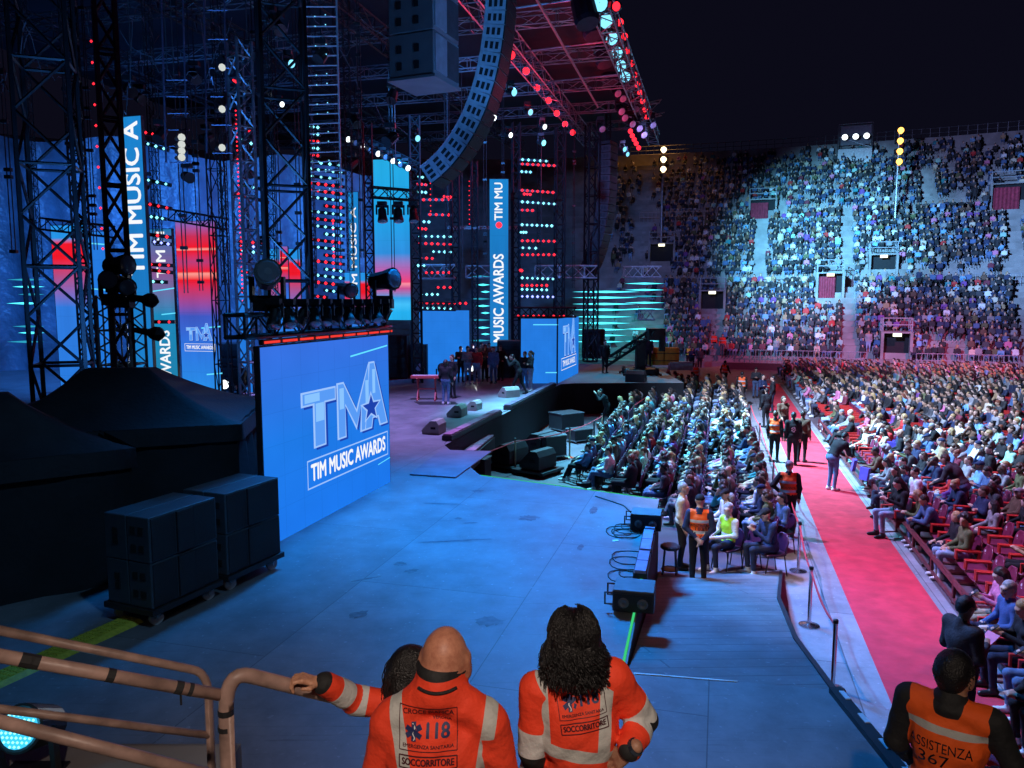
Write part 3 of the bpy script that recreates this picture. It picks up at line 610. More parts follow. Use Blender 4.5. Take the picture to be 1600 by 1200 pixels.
def up_text(r, C, u, n, z, txt, size, fit):
    g = MB(); put_text(g, txt, C + ZA * z + n * .008, ZA, -u, size, 0, fit=fit, bold=.022); g.build('picture_lettering', TXT, r, rel=C)
up_text(r, C, u, n, H_ * .69, 'TIM MUSIC A', .80, H_ * .58)
r, C, u, n, H_, W_ = scr_px('narrow teal column screen with upright lettering left of the red band screen', 231, 269, 358, 600, 27, 'teal', R(-12))
up_text(r, C, u, n, H_ * .84, 'TIM M', .52, H_ * .29); up_text(r, C, u, n, H_ * .17, 'AWARDS', .58, H_ * .36)
lines(r, C, u, n, [(-.4, .45, H_ * .6, H_ * .62, .04), (-.1, .45, H_ * .45, H_ * .46, .04)])
r, C, u, n, H_, W_ = scr_px('dim blue screen strip behind the lettered column with faint logo', 232, 252, 360, 600, 29.5, 'plain', R(-12))
scr_px('blue screen with red top seen through the left truss tower', 76, 133, 352, 582, 29, 'side', R(-10), ST)
r, C, u, n, H_, W_ = scr_px('blue leaning screen between the left tower and the pillar', 134, 166, 362, 585, 31, 'plain', R(-10), ST)
lines(r, C, u, n, [(-.4, .4, H_ * .93, H_ * .92, .05), (-.4, .4, H_ * .66, H_ * .65, .05)])
r, C, u, n, H_, W_ = scr_px('narrow blue screen strip behind the middle tower, left side', 366, 392, 420, 606, 33, 'plain', 0, ST)
r, C, u, n, H_, W_ = scr_px('red topped screen seen through the middle truss tower', 420, 468, 389, 606, 35, 'side', 0, ST)
r, C, u, n, H_, W_ = scr_px('blue screen with red top right of the middle truss tower', 538, 577, 426, 606, 37, 'side', 0, ST)
lines(r, C, u, n, [(-.6, .6, H_ * .6, H_ * .6, .05)])
r, C, u, n, H_, W_ = scr_px('pale pink screen strip behind the middle tower bracing', 437, 449, 385, 500, 34.5, 'red', 0)
r, C, u, n, H_, W_ = scr_px('slim hanging column screen with upright lettering left of the cyan screen', 544, 559, 300, 470, 36, 'text', 0)
up_text(r, C, u, n, H_ * .44, 'TIM MUSIC A', .36, H_ * .84)
r, C, u, n, H_, W_ = scr_px('tall cyan hanging screen with a pink band near its foot', 581, 639, 249, 500, 37, 'band', R(-8))
r, C, u, n, H_, W_ = scr_px('plain blue standing screen behind the musicians', 655, 733, 485, 594, 40, 'plain', 0, ST)
r, C, u, n, H_, W_ = scr_px('slim lettered column screen hanging above the people at the back', 765, 794, 280, 541, 43, 'text', 0)
up_text(r, C, u, n, H_ * .29, 'MUSIC AWARDS', .80, H_ * .53); up_text(r, C, u, n, H_ * .87, 'TIM MU', .62, H_ * .22)
g = MB(); g.add([C + u * .0 + n * .007 + V((math.cos(t) * .17, 0, H_ * .73 + math.sin(t) * .17)) for t in [i * math.pi / 6 for i in range(12)]], [tuple(range(12))]); g.build('picture_dot', RED_E, r, rel=C)
# the cube of screens at stage right
a, b, c = on(814, 599, ST), on(871, 599, ST), on(903, 583, ST); H_ = at(842, 498, a.y).z - ST
r, C, u, n = screen('plain blue front face screen of the block at stage right', a, b - a, (b - a).length, H_, 'plain'); lines(r, C, u, n, [(-.3, .9, H_ * .9, H_ * .9, .05), (.3, .85, H_ * .16, H_ * .16, .05)])
r, C, u, n = screen('side screen of the right block showing the logo edge on', b + V((.02, 0, 0)), c - b, (c - b).length, H_, 'plain')
g = MB(); W_ = (c - b).length; logo(g, C + u * (W_ * .02) + ZA * (H_ * .4), u, ZA, n, W_ * .62); bo = C + ZA * (H_ * .27) + n * .012; put_text(g, 'TIM MUSIC AWARDS', bo, u, ZA, .42, 4, fit=W_ * .6, bold=.02); box_outline(g, bo, u, ZA, n, W_ * .36, .3, .03, 4); g.build('picture_logo', LOGM, r, rel=C)

# ================================================================ TRUSS, TOWERS, RIG
def truss_thing(label, p0, p1, w_, r=.03, step=None, name='truss', cat='truss', m=None, up=None, n=4):
    p0 = V(p0); g = MB(); g.truss(p0, p1, w_, r, step, up=up, n=n); return tag(g.build(name, m or K, rel=p0), label, cat)
def tower_px(label, px, py, Y, w_, r, yaw=.5, ztop=17.5, step=None, m=None, name='truss_tower'):
    p = at(px, py, Y); p = V((p.x, p.y, ST)); return truss_thing(label, p, V((p.x, p.y, ztop)), w_, r, step, name, 'truss tower', m, up=V((math.cos(yaw), math.sin(yaw), 0)))
tower_px('big black square truss tower at far left above the tent', 98, 560, 19, 1.15, .062, .35, 17, 1.2)
tower_px('big black square truss tower rising behind the large front screen', 452, 480, 19, 1.0, .056, .35, 17, 1.1)
tower_px('slim black mast beside the left truss tower', 132, 450, 22, .34, .035, .2, 17, .5)
tower_px('dark red lit pipe truss pillar beside the lettered column', 184, 400, 15, .34, .05, .5, 15, .6, mat('maroon_metal', (.10, .035, .05), .45, .4))  # red light on the pillar is put into its metal colour
tower_px('bright ladder truss left of the middle tower', 382, 300, 24, .5, .05, .9, 13.2, .5, mat('grey_alu', (.2, .21, .24), .4, .7))
tower_px('thin ladder truss with a string of red lights', 338, 300, 24, .42, .025, .1, 10.4, 1.0)
tower_px('black mast at the left edge of the cyan pink screen', 578, 420, 34, .36, .04, .2, 13, .5)
tower_px('black mast at the right edge of the cyan pink screen', 650, 420, 37, .45, .045, .2, 14, .6)
tower_px('black mast left of the right LED batten wall', 806, 420, 45, .4, .045, .2, 15.5, .7)
tower_px('black mast right of the right LED batten wall', 874, 420, 46, .5, .045, .2, 15.5, .7)
tower_px('black mast behind the line array at stage right', 925, 300, 50, .7, .06, .3, 16.5, .9)
tower_px('black mast at the right of the middle batten wall', 712, 420, 44, .4, .045, .2, 14, .7)
tower_px('thin mast left of the slim lettered column', 742, 420, 43, .3, .03, .2, 13, .5)
rq = random.Random(21)
for i, (px, Y, kind) in enumerate(((22, 23, 0), (58, 26, 1), (118, 25, 0), (150, 27, 0), (248, 26, 1), (288, 24, 0), (312, 27, 0), (352, 25, 1), (408, 26, 0), (425, 23, 1), (437, 27, 0), (468, 25, 0), (488, 27, 1), (530, 28, 0), (548, 30, 1), (566, 29, 0), (614, 33, 0), (700, 39, 1), (758, 42, 0), (786, 44, 0), (842, 47, 1), (896, 48, 0))):
    p = at(px, 400, Y); g = MB(); zb = at(px, rq.uniform(380, 470), Y).z
    if kind: g.truss((p.x, p.y, zb), (p.x, p.y, 17), .22, .016, .3)
    else:
        for dx in (-.05, .06): g.tube((p.x + dx, p.y, zb), (p.x + dx + rq.uniform(-.05, .05), p.y, 17), .018, 5)
        for q in range(9): z = zb + (17 - zb) * rq.random(); g.box((p.x, p.y, z), (.2, .12, .10))
    tag(g.build('rig_pole', K, rel=V((p.x, p.y, zb))), 'thin dark pole with clamps hanging between the big towers in the rig', 'pole', 'thin dark poles in the rig')
for i in range(26):
    p = at(rq.uniform(180, 640), rq.uniform(20, 300), rq.uniform(23, 33)); s = rq.uniform(.8, 1.25); g = MB(); d = V((rq.uniform(-.5, .8), -.6, rq.uniform(-1, -.2))); g.lathe([(.09 * s, -.28 * s), (.15 * s, -.2 * s), (.18 * s, .2 * s)], (0, 0, 0), d, 9); g.tube((0, 0, .1), (0, 0, 1.3), .02, 4); g.box((0, 0, .38), (.3 * s, .22 * s, .14 * s))
    o = tag(g.build('hung_lamp', K), 'small dark unlit lamp hanging among the poles of the upper left rig', 'stage light', 'unlit lamps in the upper left rig'); o.location = p
# rung column catching blue light
p = at(504, 250, 23); LAD = mat('pale_alu', (.5, .52, .56), .4, .5)
g = MB(); zt = 17.5; zb = at(504, 300, 23).z
for sx in (-.48, .48): g.tube((p.x + sx, p.y + sx * .35, zb), (p.x + sx, p.y + sx * .35, zt), .03, 5)
z = zb; i = 0
while z < zt: g.tube((p.x - .48, p.y - .17, z), (p.x + .48, p.y + .17, z + .12), .022, 4); z += .27
tag(g.build('rung_column', LAD, rel=V((p.x, p.y, zb))), 'tall ladder like column of pale rungs hanging in the rig', 'light column')
g = MB(); z = zb; i = 0
while z < zt:
    for f in (-.4, -.1, .2): 
        if (i * 7 + int(f * 10)) % 3: g.octa((p.x + f, p.y - .06, z + .06 + f * .13), .022)
    z += .27; i += 1
tag(g.build('lamp_string', ICE_E, rel=V((p.x, p.y, zb))), 'rows of tiny ice blue lights along the pale rung column', 'light string')
# strings of tiny lights
for px, y0, y1, Y, m, lab, step in ((368, 165, 470, 24, RED_E, 'vertical string of tiny red lights left of the bright ladder truss', .13), (139, 5, 420, 21.5, RED_E, 'sparse vertical string of red and blue lights on the left mast', .55), (672, 250, 330, 36, RED_E, 'short vertical string of red lights beside the cyan screen', .25), (733, 275, 350, 42, RED_E, 'short vertical red light string under the line array', .25), (520, 340, 420, 28, RED_E, 'vertical red light string in the middle batten wall', .2)):
    a, b = at(px, y0, Y), at(px, y1, Y); g = MB(); k = int((a.z - b.z) / step)
    for i in range(k): g.octa((a.x, Y, b.z + step * i), .03 if step < .3 else .04, 0)
    g.tube((a.x + .06, Y + .05, b.z), (a.x + .06, Y + .05, a.z), .02, 4, mi=1); tag(g.build('light_string', [m, K], rel=V((a.x, Y, b.z))), lab, 'light string')
# LED battens
def batten(x0, y0, x1, y1, c, Y, label, group, dots=None, r=.05):
    r *= 1.35; a, b = at(x0, y0, Y), at(x1, y1, Y); o = thing('led_batten', label, 'light batten', a, group=group); g = MB(); g.bar(a + V((0, .08, 0)), b + V((0, .08, 0)), .1, .12); g.build('housing', K, o, rel=a)
    k = dots or max(3, int((b - a).length / .28)); g = MB()
    for i in range(k): g.octa(a.lerp(b, (i + .5) / k), r * random.uniform(.85, 1.1), k=(1, .6, 1))
    g.build('lamps', {'r': RED_E, 'c': CYA_E, 'v': VIO_E}[c], o, rel=a)
CN = {'r': 'red', 'c': 'cyan', 'v': 'violet'}
def wall(rows, Y, where, group, r=.05):
    seen = {}
    for (x0, y0, x1, y1, c) in rows:
        i = seen.get(c, 0); seen[c] = i + 1
        batten(x0, y0, x1, y1, c, Y, f'{CN[c]} dotted light batten, {ordw(i)} {CN[c]} one from the top {where}', group, r=r)
wall([(222, 206, 255, 213, 'r'), (225, 223, 262, 234, 'c'), (225, 280, 266, 289, 'c'), (228, 318, 267, 326, 'r'), (232, 338, 258, 342, 'c'), (224, 365, 268, 371, 'r'), (236, 377, 268, 382, 'v'), (215, 412, 270, 415, 'r'), (228, 421, 270, 426, 'r'), (205, 438, 260, 441, 'c'), (225, 503, 272, 503, 'r')], 25.5, 'beside the left lettered column', 'battens beside the left lettered column', .042)
wall([(363, 125, 374, 130, 'r'), (366, 196, 414, 214, 'r'), (369, 216, 416, 232, 'c'), (372, 287, 418, 298, 'c'), (366, 302, 419, 316, 'r'), (370, 377, 420, 381, 'r'), (372, 383, 420, 388, 'v'), (372, 391, 420, 397, 'c'), (376, 425, 422, 428, 'r')], 27, 'behind the bright ladder truss', 'battens behind the bright ladder truss', .045)
rows_ = []; yy = 197; i = 0; pat = 'ccrcrcccrrcrcrccrcrrccrcrcvc'
while yy < 482:
    sh = random.choice([(479, 538), (481, 512), (505, 538), (480, 538), (481, 536)]) if yy > 250 else (479, 500); c = pat[i % len(pat)]
    rows_.append((sh[0], yy + (sh[0] - 479) * .12, sh[1], yy + (sh[1] - 479) * .12, c)); yy += 11; i += 1
wall(rows_, 31, 'in the middle wall', 'battens of the middle wall', .05)
wall([(652, 277, 662, 277, 'c'), (650, 287, 668, 289, 'r'), (650, 299, 668, 301, 'c'), (657, 312, 706, 312, 'r'), (692, 307, 706, 308, 'r'), (667, 335, 706, 336, 'r'), (651, 346, 674, 347, 'c'), (651, 357, 668, 358, 'r'), (651, 369, 708, 370, 'c'), (651, 380, 708, 382, 'r'), (673, 393, 708, 394, 'c'), (653, 403, 680, 404, 'r'), (651, 415, 665, 415, 'c'), (653, 426, 706, 426, 'r'), (680, 449, 708, 449, 'r'), (654, 460, 688, 460, 'c'), (654, 473, 732, 474, 'r'), (655, 481, 708, 482, 'c')], 40.5, 'above the plain blue screen', 'battens above the plain blue screen', .06)
wall([(812, 249, 858, 252, 'c'), (812, 256, 870, 259, 'r'), (812, 268, 832, 269, 'c'), (812, 297, 868, 301, 'r'), (817, 303, 831, 304, 'r'), (812, 315, 870, 319, 'c'), (812, 328, 836, 329, 'r'), (812, 351, 866, 353, 'c'), (812, 363, 824, 363, 'c'), (812, 376, 870, 377, 'r'), (812, 387, 842, 388, 'c'), (812, 398, 870, 398, 'r'), (812, 422, 816, 423, 'r'), (812, 434, 868, 436, 'c'), (812, 446, 858, 446, 'r'), (812, 452, 858, 453, 'c'), (812, 463, 868, 464, 'v'), (806, 494, 885, 494, 'r')], 44.5, 'above the screen block', 'battens above the screen block', .065)
g = MB(); a, b = at(410, 528, 14.6), at(606, 520, 14.6)
# red strip over the big front screen
u_ = (MS_B - MS_A).normalized(); a, b = MS_A + ZA * 3.30 + V((.02, 0, 0)), MS_B + u_ * .1 + ZA * 3.30; r = thing('led_batten', 'long red light strip along the top edge of the largest front screen', 'light batten', a); g = MB(); g.bar(a, b, .08, .08); g.build('housing', K, r, rel=a); g = MB(); nn = V((u_.y, -u_.x, 0))
for i in range(64):
    if i % 7 != 6: g.box(a.lerp(b, (i + .5) / 64) + nn * .06, (.045, .02, .04), ax=(u_, nn, ZA))
g.build('lamps', emi('dim_red_lamp', (1, .05, .04), .9), r, rel=a)
for dz, k in ((3.56, 0),):
    truss_thing(['lower black truss lying above the largest front screen', 'upper black truss above the largest front screen carrying lamps'][k], MS_A - u_ * .45 + ZA * (dz) - nn * .12, MS_B + u_ * .1 + ZA * (dz) - nn * .12, .34, .035, .4)
def truss_px(label, x0, y0, x1, y1, Y0, Y1, w_, r=.03, m=None): return truss_thing(label, at(x0, y0, Y0), at(x1, y1, Y1), w_, r, m=m)
truss_px('short black truss above the left red band screen', 268, 336, 352, 350, 29.6, 29.2, .4, .035)
truss_px('black truss crossing the cyan pink screen carrying lamps', 577, 300, 652, 306, 33, 34, .42, .035)
truss_px('black truss over the plain blue screen', 648, 478, 712, 479, 39, 39, .4, .035)
truss_px('black truss over the right screen block', 800, 488, 900, 488, 38, 38, .45, .04)
truss_px('black truss over the left blue screens', 66, 350, 175, 362, 28.5, 28.5, .4, .035)
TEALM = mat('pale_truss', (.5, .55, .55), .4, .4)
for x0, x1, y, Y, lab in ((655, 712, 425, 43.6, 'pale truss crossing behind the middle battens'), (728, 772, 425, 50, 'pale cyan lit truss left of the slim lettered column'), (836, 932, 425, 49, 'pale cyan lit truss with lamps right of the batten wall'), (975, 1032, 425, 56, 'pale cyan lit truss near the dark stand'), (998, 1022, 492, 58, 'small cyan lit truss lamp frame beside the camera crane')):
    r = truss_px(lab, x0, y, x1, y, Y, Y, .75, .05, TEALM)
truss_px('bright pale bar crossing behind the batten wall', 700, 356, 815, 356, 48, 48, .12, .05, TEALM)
for (x, y) in ((733, 425), (768, 425), (905, 425), (848, 425), (690, 424)):
    pass
# light bars lying on the stone steps behind the stage
SLM = emi('step_light_cyan', (.08, .85, 1), 2.0); SLD = emi('step_light_dim', (.04, .55, .8), .7)
def step_light(x0, x1, y, Y, m, label, grp, r=.07):
    a, b = at(x0, y, Y), at(x1, y, Y); g = MB(); c = (a + b) / 2; g.octa(c, 1.0, k=((b.x - a.x) / 2, r * .7, r)); tag(g.build('step_light', m, rel=c), label, 'light bar', grp)
for i, y in enumerate((456, 465, 475, 484, 495, 505, 515, 524, 534)): step_light(894, 1000 - 3 * i, y, 64 - i * .4, SLM, f'cyan light bar on the steps right of the screen block, {ordw(i)} from the top', 'cyan light bars on the dark steps', .09)
for i, y in enumerate((443, 453, 463, 473, 483, 514, 533)): step_light(976, 1038, y, 66 - i * .4, SLM if i not in (2,) else SLD, f'cyan light bar on the steps under the pale truss, {ordw(i)} from the top', 'cyan light bars near the dark stand', .08)
for i, y in enumerate((432, 445, 456, 467, 478, 489, 500, 512, 522, 532)): step_light(735 + 8 * (i % 3), 766, y, 60, SLM if i % 3 else SLD, f'cyan light bar beside the slim lettered column, {ordw(i)} from the top', 'cyan light bars behind the lettered column', .08)
for i, y in enumerate((437, 448, 460, 474, 510, 520, 534)): step_light(10 + 9 * (i % 3), 70, y, 33, SLM if i % 2 else SLD, f'cyan light bar behind the left truss tower, {ordw(i)} from the top', 'cyan light bars at the far left', .05)
# spot fixtures
def fixture(loc, aim, s, lens, label, group=None, hang=True, name='moving_head', em=None):
    loc = V(loc); r = thing(name, label, 'stage light', loc, group=group); d = V(aim).normalized(); sg = -1 if hang else 1
    g = MB(); g.box((0, 0, sg * .08 * s), (.34 * s, .26 * s, .16 * s)); g.build('base', K, r)
    side = V((d.y, -d.x, 0)); side = side.normalized() if side.length > .05 else V((1, 0, 0)); c = ZA * (sg * .48 * s)
    g = MB()
    for k in (-1, 1): g.bar(side * (.21 * s * k) + ZA * (sg * .16 * s), side * (.21 * s * k) + c, .05 * s, .10 * s)
    g.bar(side * (.235 * s) + ZA * (sg * .17 * s), side * (-.235 * s) + ZA * (sg * .17 * s), .05 * s, .10 * s); g.build('yoke', K, r)
    g = MB(); g.lathe([(.10 * s, -.26 * s), (.15 * s, -.2 * s), (.16 * s, .05 * s), (.19 * s, .2 * s), (.19 * s, .26 * s)], c, d, 12); h = g.build('head', K, r)
    g = MB(); g.lathe([(.165 * s, .262 * s), (.14 * s, .285 * s), (.05 * s, .30 * s)], c, d, 12); g.build('lens', lens, h); return r
LDIM = mat('glass_lens', (.25, .3, .35), .1, 0, .1, spec=.8)
p = MS_A - u_ * .15 + ZA * 4.2 - nn * .55
fixture(MS_A + u_ * .45 + ZA * 3.78 - nn * .12, (.3, -.8, .2), 1.15, LDIM, 'black moving head on the left end of the truss above the front screen', hang=False)
fixture(MS_B + u_ * .05 + ZA * 3.78 - nn * .12, (.8, -.5, .1), 1.25, LDIM, 'black moving head on the right end of the truss above the front screen', hang=False)
fixture(MS_A.lerp(MS_B, .66) + ZA * 3.78 - nn * .12, (.5, -.6, -.1), .8, LDIM, 'small black moving head near the middle of the truss above the front screen', hang=False)
for i in range(11):
    fixture(MS_A.lerp(MS_B, (i + .7) / 11.6) + ZA * 3.98 + nn * .10, (.3 * math.sin(i * 2.3), -.4, -.7), .62, LDIM, f'small lamp hung in the front screen truss, {ordw(i)} from its left end', 'small lamps in the front screen truss')
for i, x in enumerate((597, 622, 646)): fixture(at(x, 315, 33.2), (.1, -.3, -1), 1.15, LDIM, f'black lamp hanging over the cyan screen, {ordw(i)} from the left', 'lamps hung over the cyan screen')
for i in range(9): p = at(541 + i * 11.6, 213 + i * 5.6, 36); fixture(p + ZA * .3, (.55, -.6, -.35), .8, WHT_E if i % 2 == 0 else LDIM, f'small lamp in the slanting row above the cyan screen, {ordw(i)} from the left', 'slanting row of lamps above the cyan screen')
truss_px('black slanting truss carrying the row of lamps above the cyan screen', 528, 200, 654, 262, 36, 36.2, .35, .035)
for i, (x, y, Y, s, l) in enumerate(((450, 98, 20, .75, ICE_E), (798, 143, 30, 1.0, ICE_E), (824, 174, 34, 1.0, ICE_E), (768, 183, 30, .8, WHT_E), (847, 197, 36, .9, WHT_E), (648, 215, 30, .9, ICE_E), (794, 210, 33, .8, WHT_E), (437, 162, 24, .6, WHT_E), (405, 146, 23, .6, WHT_E), (845, 222, 40, 1.1, CYA_E), (972, 232, 46, 1.1, ICE_E), (977, 240, 47, 1.0, ICE_E))):
    s *= .82; c = at(x, y, Y); d_ = (V((0, 0, EYE)) - c).normalized(); fixture(c + ZA * (.48 * s) - d_ * .3, d_ + V((.9, 0, -.25)), s, l, f'lit moving head in the rig, {["white","icy"][l is ICE_E] if l is not CYA_E else "cyan"} lens, {["over the middle tower", "under the inner red row", "near the end of the inner red row", "left of the line array foot", "low under the inner red row", "above the cyan screen", "between array and red row", "right of the bright ladder", "on the bright ladder truss", "beside the far mast", "beside the far line array top", "just under the far array lamp"][i]}', 'lit moving heads in the roof rig')
# hung clusters of small white lamps at left
for j, (x, ys, Y) in enumerate(((284, (215, 226, 236, 246), 21), (347, (106, 171, 231), 22))):
    a = at(x - 8, ys[0] - 90, Y); b = at(x - 8, ys[-1] + 8, Y); r = thing('lamp_ladder', ['cluster of four small lamps hanging on a ladder frame', 'tall ladder frame with three widely spaced lamps'][j], 'stage light', a)
    g = MB(); 
    for sx in (-.28, .28): g.tube(a + V((sx, 0, 3)), b + V((sx, 0, 0)), .025, 5)
    k = 6
    for i in range(k): z = a.z + (b.z - a.z) * i / (k - 1); g.tube((a.x - .28, Y, z), (a.x + .28, Y, z), .02, 5)
    g.build('frame', mat('purple_grey_metal', (.16, .13, .2), .4, .6), r, rel=a)
    for y in ys:
        c = at(x - 2, y, Y - .25); g = MB(); g.lathe([(.06, -.35), (.08, 0), (.11, .1)], c, (.6, -.75, -.1), 8); o = g.build('lamp', K, r, rel=a); g = MB(); g.lathe([(.1, .105), (.06, .12)], c, (.6, -.75, -.1), 8); g.build('lens', emi('pale_lamp', (.8, .85, .8), .8), o, rel=a)
# roof
RDK = mat('roof_black', (.012, .013, .018), .7, .2); RTR = mat('roof_truss_metal', (.25, .25, .27), .4, .6)
g = MB(); g.add([NS(-34, 8, 17.6), NS(-4.6, 8, 17.6), NS(-4.9, 57, 17.6), NS(-34, 57, 17.6)], [(3, 2, 1, 0)]); g.add([NS(-34, 8, 17.8), NS(-4.6, 8, 17.8), NS(-4.9, 57, 17.8), NS(-34, 57, 17.8)], [(0, 1, 2, 3)])
tag(g.build('stage_roof', RDK), 'black flat canopy over the whole stage', 'roof')
RF = [(-4.5, 'front edge'), (-8.9, 'second line'), (-14, 'third line'), (-20, 'fourth line'), (-27, 'rear line')]
for nn_, lab in RF: truss_thing(f'long roof truss running along the stage, {lab} of the roof', NS(nn_, 10, 16.45), NS(nn_ - .2, 55, 16.45), .7, .04, 1.1, m=RTR if nn_ > -10 else K)
for i, s_ in enumerate((22, 27, 32, 37, 42, 47, 52)): truss_thing(f'roof cross truss between front and rear, {ordw(i)} from the near end', NS(-4.9, s_, 16.9), NS(-33, s_, 16.9), .5, .03, .9, m=RTR if 1 else K)
for i, s_ in enumerate((24.5, 29.5, 34.5, 39.5)): g = MB(); a = NS(-5, s_, 16.6); g.tube(a, NS(-8.8, s_ + .4, 16.6), .045, 6); tag(g.build('roof_pipe', RTR, rel=a), f'thin pipe under the roof front, {ordw(i)} from the near end', 'pipe')
g = MB(); a = NS(-6.6, 24, 16.2); g.tube(a, NS(-6.9, 44, 16.2), .06, 6); tag(g.build('roof_pipe', RTR, rel=a), 'long red lit pipe running lengthwise under the roof front', 'pipe')
RTR0 = mat('wire_steel', (.10, .10, .11), .5, .6)
# slack cables and thin hoist wires
for i, (x, y0, y1, Y) in enumerate(((262, 0, 128, 22), (272, 0, 130, 22), (386, 0, 60, 23.5), (560, 0, 225, 30), (566, 0, 250, 34), (700, 160, 330, 38), (845, 220, 420, 44), (205, 0, 100, 19), (618, 130, 250, 34), (723, 250, 420, 42))):
    a, b = at(x, y1, Y), at(x, y0, Y); g = MB(); g.tube(a, (a.x, a.y, min(17.5, b.z + 6)), .014, 4); tag(g.build('hoist_wire', RTR0, rel=a), f'thin vertical hoist wire, {ordw(i)} of those hanging from the roof', 'wire', 'hoist wires')
rng_s = random.Random(3)
for i in range(16):
    x0 = rng_s.uniform(0, 560); y0 = rng_s.uniform(-20, 60); Y = rng_s.uniform(18, 30); a = at(x0, y0, Y); b = at(x0 + rng_s.uniform(-120, 160), y0 + rng_s.uniform(40, 190), Y + rng_s.uniform(-1, 3)); pts_ = [a.lerp(b, k / 10) - ZA * (math.sin(math.pi * k / 10) * rng_s.uniform(.2, 1.0)) for k in range(11)]; g = MB(); g.path(pts_, .013, 4); tag(g.build('rig_cable', mat('grey_cable', (.1, .1, .12), .6), rel=a), 'slack dark cable sagging between the trusses in the upper left rig', 'cable', 'slack cables in the rig')
# lamps of the roof edges
def par(c, d, s, m, label, group):
    r = thing('par_lamp', label, 'stage light', c, group=group); g = MB(); g.lathe([(.2 * s, -.5 * s), (.34 * s, -.4 * s), (.40 * s, 0)], (0, 0, 0), d, 10); g.build('body', mat('lamp_body', (.05, .05, .055), .4, .4), r)
    g = MB(); g.lathe([(.34 * s, .004), (.26 * s, .02), (.1 * s, .03)], (0, 0, 0), d, 12); g.build('lens', m, r)
    g = MB(); g.bar((0, 0, 0), (0, 0, .75 * s), .08 * s); g.build('bracket', K, r); return r
RIN = [(799, 86), (822, 111), (839, 137), (857, 157), (870, 177), (883, 194), (895, 207)]
for i, (x, y) in enumerate(RIN):
    Y = 33 + (48.5 - 33) * ((85 - y) / (85 - 210)) ** .8; c = at(x, y, Y); par(c, (V((-9, 0, EYE)) - c), .5, RED_E, f'red lamp on the inner roof row, {ordw(i)} from its near end', 'inner row of red roof lamps')
REDG = [(963, 10), (969, 35), (976, 57), (981, 79), (987, 99), (992, 117), (996, 132), (1000, 145), (1004, 158), (1008, 171), (1011, 183), (985, 205), (988, 212), (991, 218), (994, 224), (998, 231)]
for i, (x, y) in enumerate(REDG):
    Y = 29 + 25 * ((y - 10) / 225) ** .75; c = at(x, y, Y); par(c, (V((-16, 0, EYE)) - c), .46, RED_E, f'red lamp on the outer roof edge, {ordw(i)} from its near end', 'outer row of red roof lamps')
for i, (x, y) in enumerate(((938, 5), (947, 33), (956, 60), (964, 83), (970, 103), (977, 120))):
    Y = 27.5 + 15 * (y / 130) ** .85; c = at(x, y, Y); par(c, (V((-14, 0, EYE)) - c), .82, ICE_E, f'large round cyan lamp on the roof edge, {ordw(i)} from its near end', 'large cyan roof lamps')
PINKL = mat('pink_lit_lens', (.5, .4, .45), .15)
for i, (x, y) in enumerate(((962, 140), (970, 148), (968, 168), (973, 178), (985, 130), (990, 165), (985, 188), (996, 195), (1003, 205), (980, 175), (1017, 190), (938, 196), (990, 148))):
    c = at(x, y, 44 + i * .4); fixture(c + ZA * .5, (.3, -.7, -.5), 1.25, PINKL, f'unlit moving head in the cluster at the roof corner, {ordw(i)} of the cluster', 'moving heads at the far roof corner')
for i, (x, y) in enumerate(((914, 20), (925, 42), (943, 88), (952, 118))):
    c = at(x, y, 28 + i * 5); g = MB(); g.lathe([(.25, -.6), (.42, -.5), (.45, .3), (.4, .45)], (0, 0, 0), (.2, -.3, -1), 12); tag(g.build('lamp_hood', mat('purple_black_metal', (.06, .04, .06), .35, .4)), f'dark lamp hood under the roof edge, {ordw(i)} from its near end', 'stage light', 'dark hoods under the roof edge').location = c
truss_px('small pale truss end sticking out at the roof corner', 1005, 174, 1034, 168, 50, 50, .8, .035, TEALM)
# ---- line arrays
def array(label, px, Y, ztop, nbox, bw, bh, bd, face, curve, grill, side):
    top = at(px, 300, Y); top = V((top.x, Y, ztop)); r = thing('line_array', label, 'speaker array', top); f = V(face).normalized(); s_ = V((f.y, -f.x, 0)); p = top.copy(); ang = 0
    tilt = 0
    for i in range(nbox):
        gs, gf = MB(), MB()
        ca, sa = math.cos(tilt), math.sin(tilt); fw = f * ca - ZA * sa; dn = -ZA * ca - f * sa; c = p + dn * (bh / 2); ax = (s_, fw, dn)
        gs.box(c - fw * (bd * .5), (bw, bd, bh * .93), ax=ax)
        gf.box(c + fw * .02, (bw * .985, .05, bh * .9), ax=ax)
        for sg in (-1, 1):
            for k in range(3): gs.box(c - fw * (bd * (.22 + .26 * k)) + s_ * (sg * (bw / 2 + .002)), (.012, bd * .15, bh * .5), 1, ax=ax)
            gs.box(c - fw * (bd * .94) + s_ * (sg * (bw / 2 + .02)), (.03, bd * .06, bh * 1.04), ax=ax)
        o = gs.build('cabinet', [side, K], r, rel=top); gf.build('grille', grill, o, rel=top)
        p = p + dn * bh; tilt = curve * ((i + 1) / nbox) ** 2.2
    g = MB(); g.truss(top + ZA * .3 - f * bd * .5, top + ZA * 4 - f * bd * .5, .3, .03); g.box(top + ZA * .15 - f * bd * .5, (bw, bd, .2), ax=(s_, f, ZA)); g.build('frame', K, r, rel=top); return r
GR = mat('black_grille', (.014, .015, .018), .6, .2, .2, 40, .4, 300)
array('long curved speaker array hanging over the stage front, blue lit sides', 800, 25, 17.2, 21, 1.05, .42, .66, (NA.x * 1.0, NA.y * 1.0, 0), R(62), GR, mat('blue_grey_cabinet', (.42, .45, .5), .45, .3))
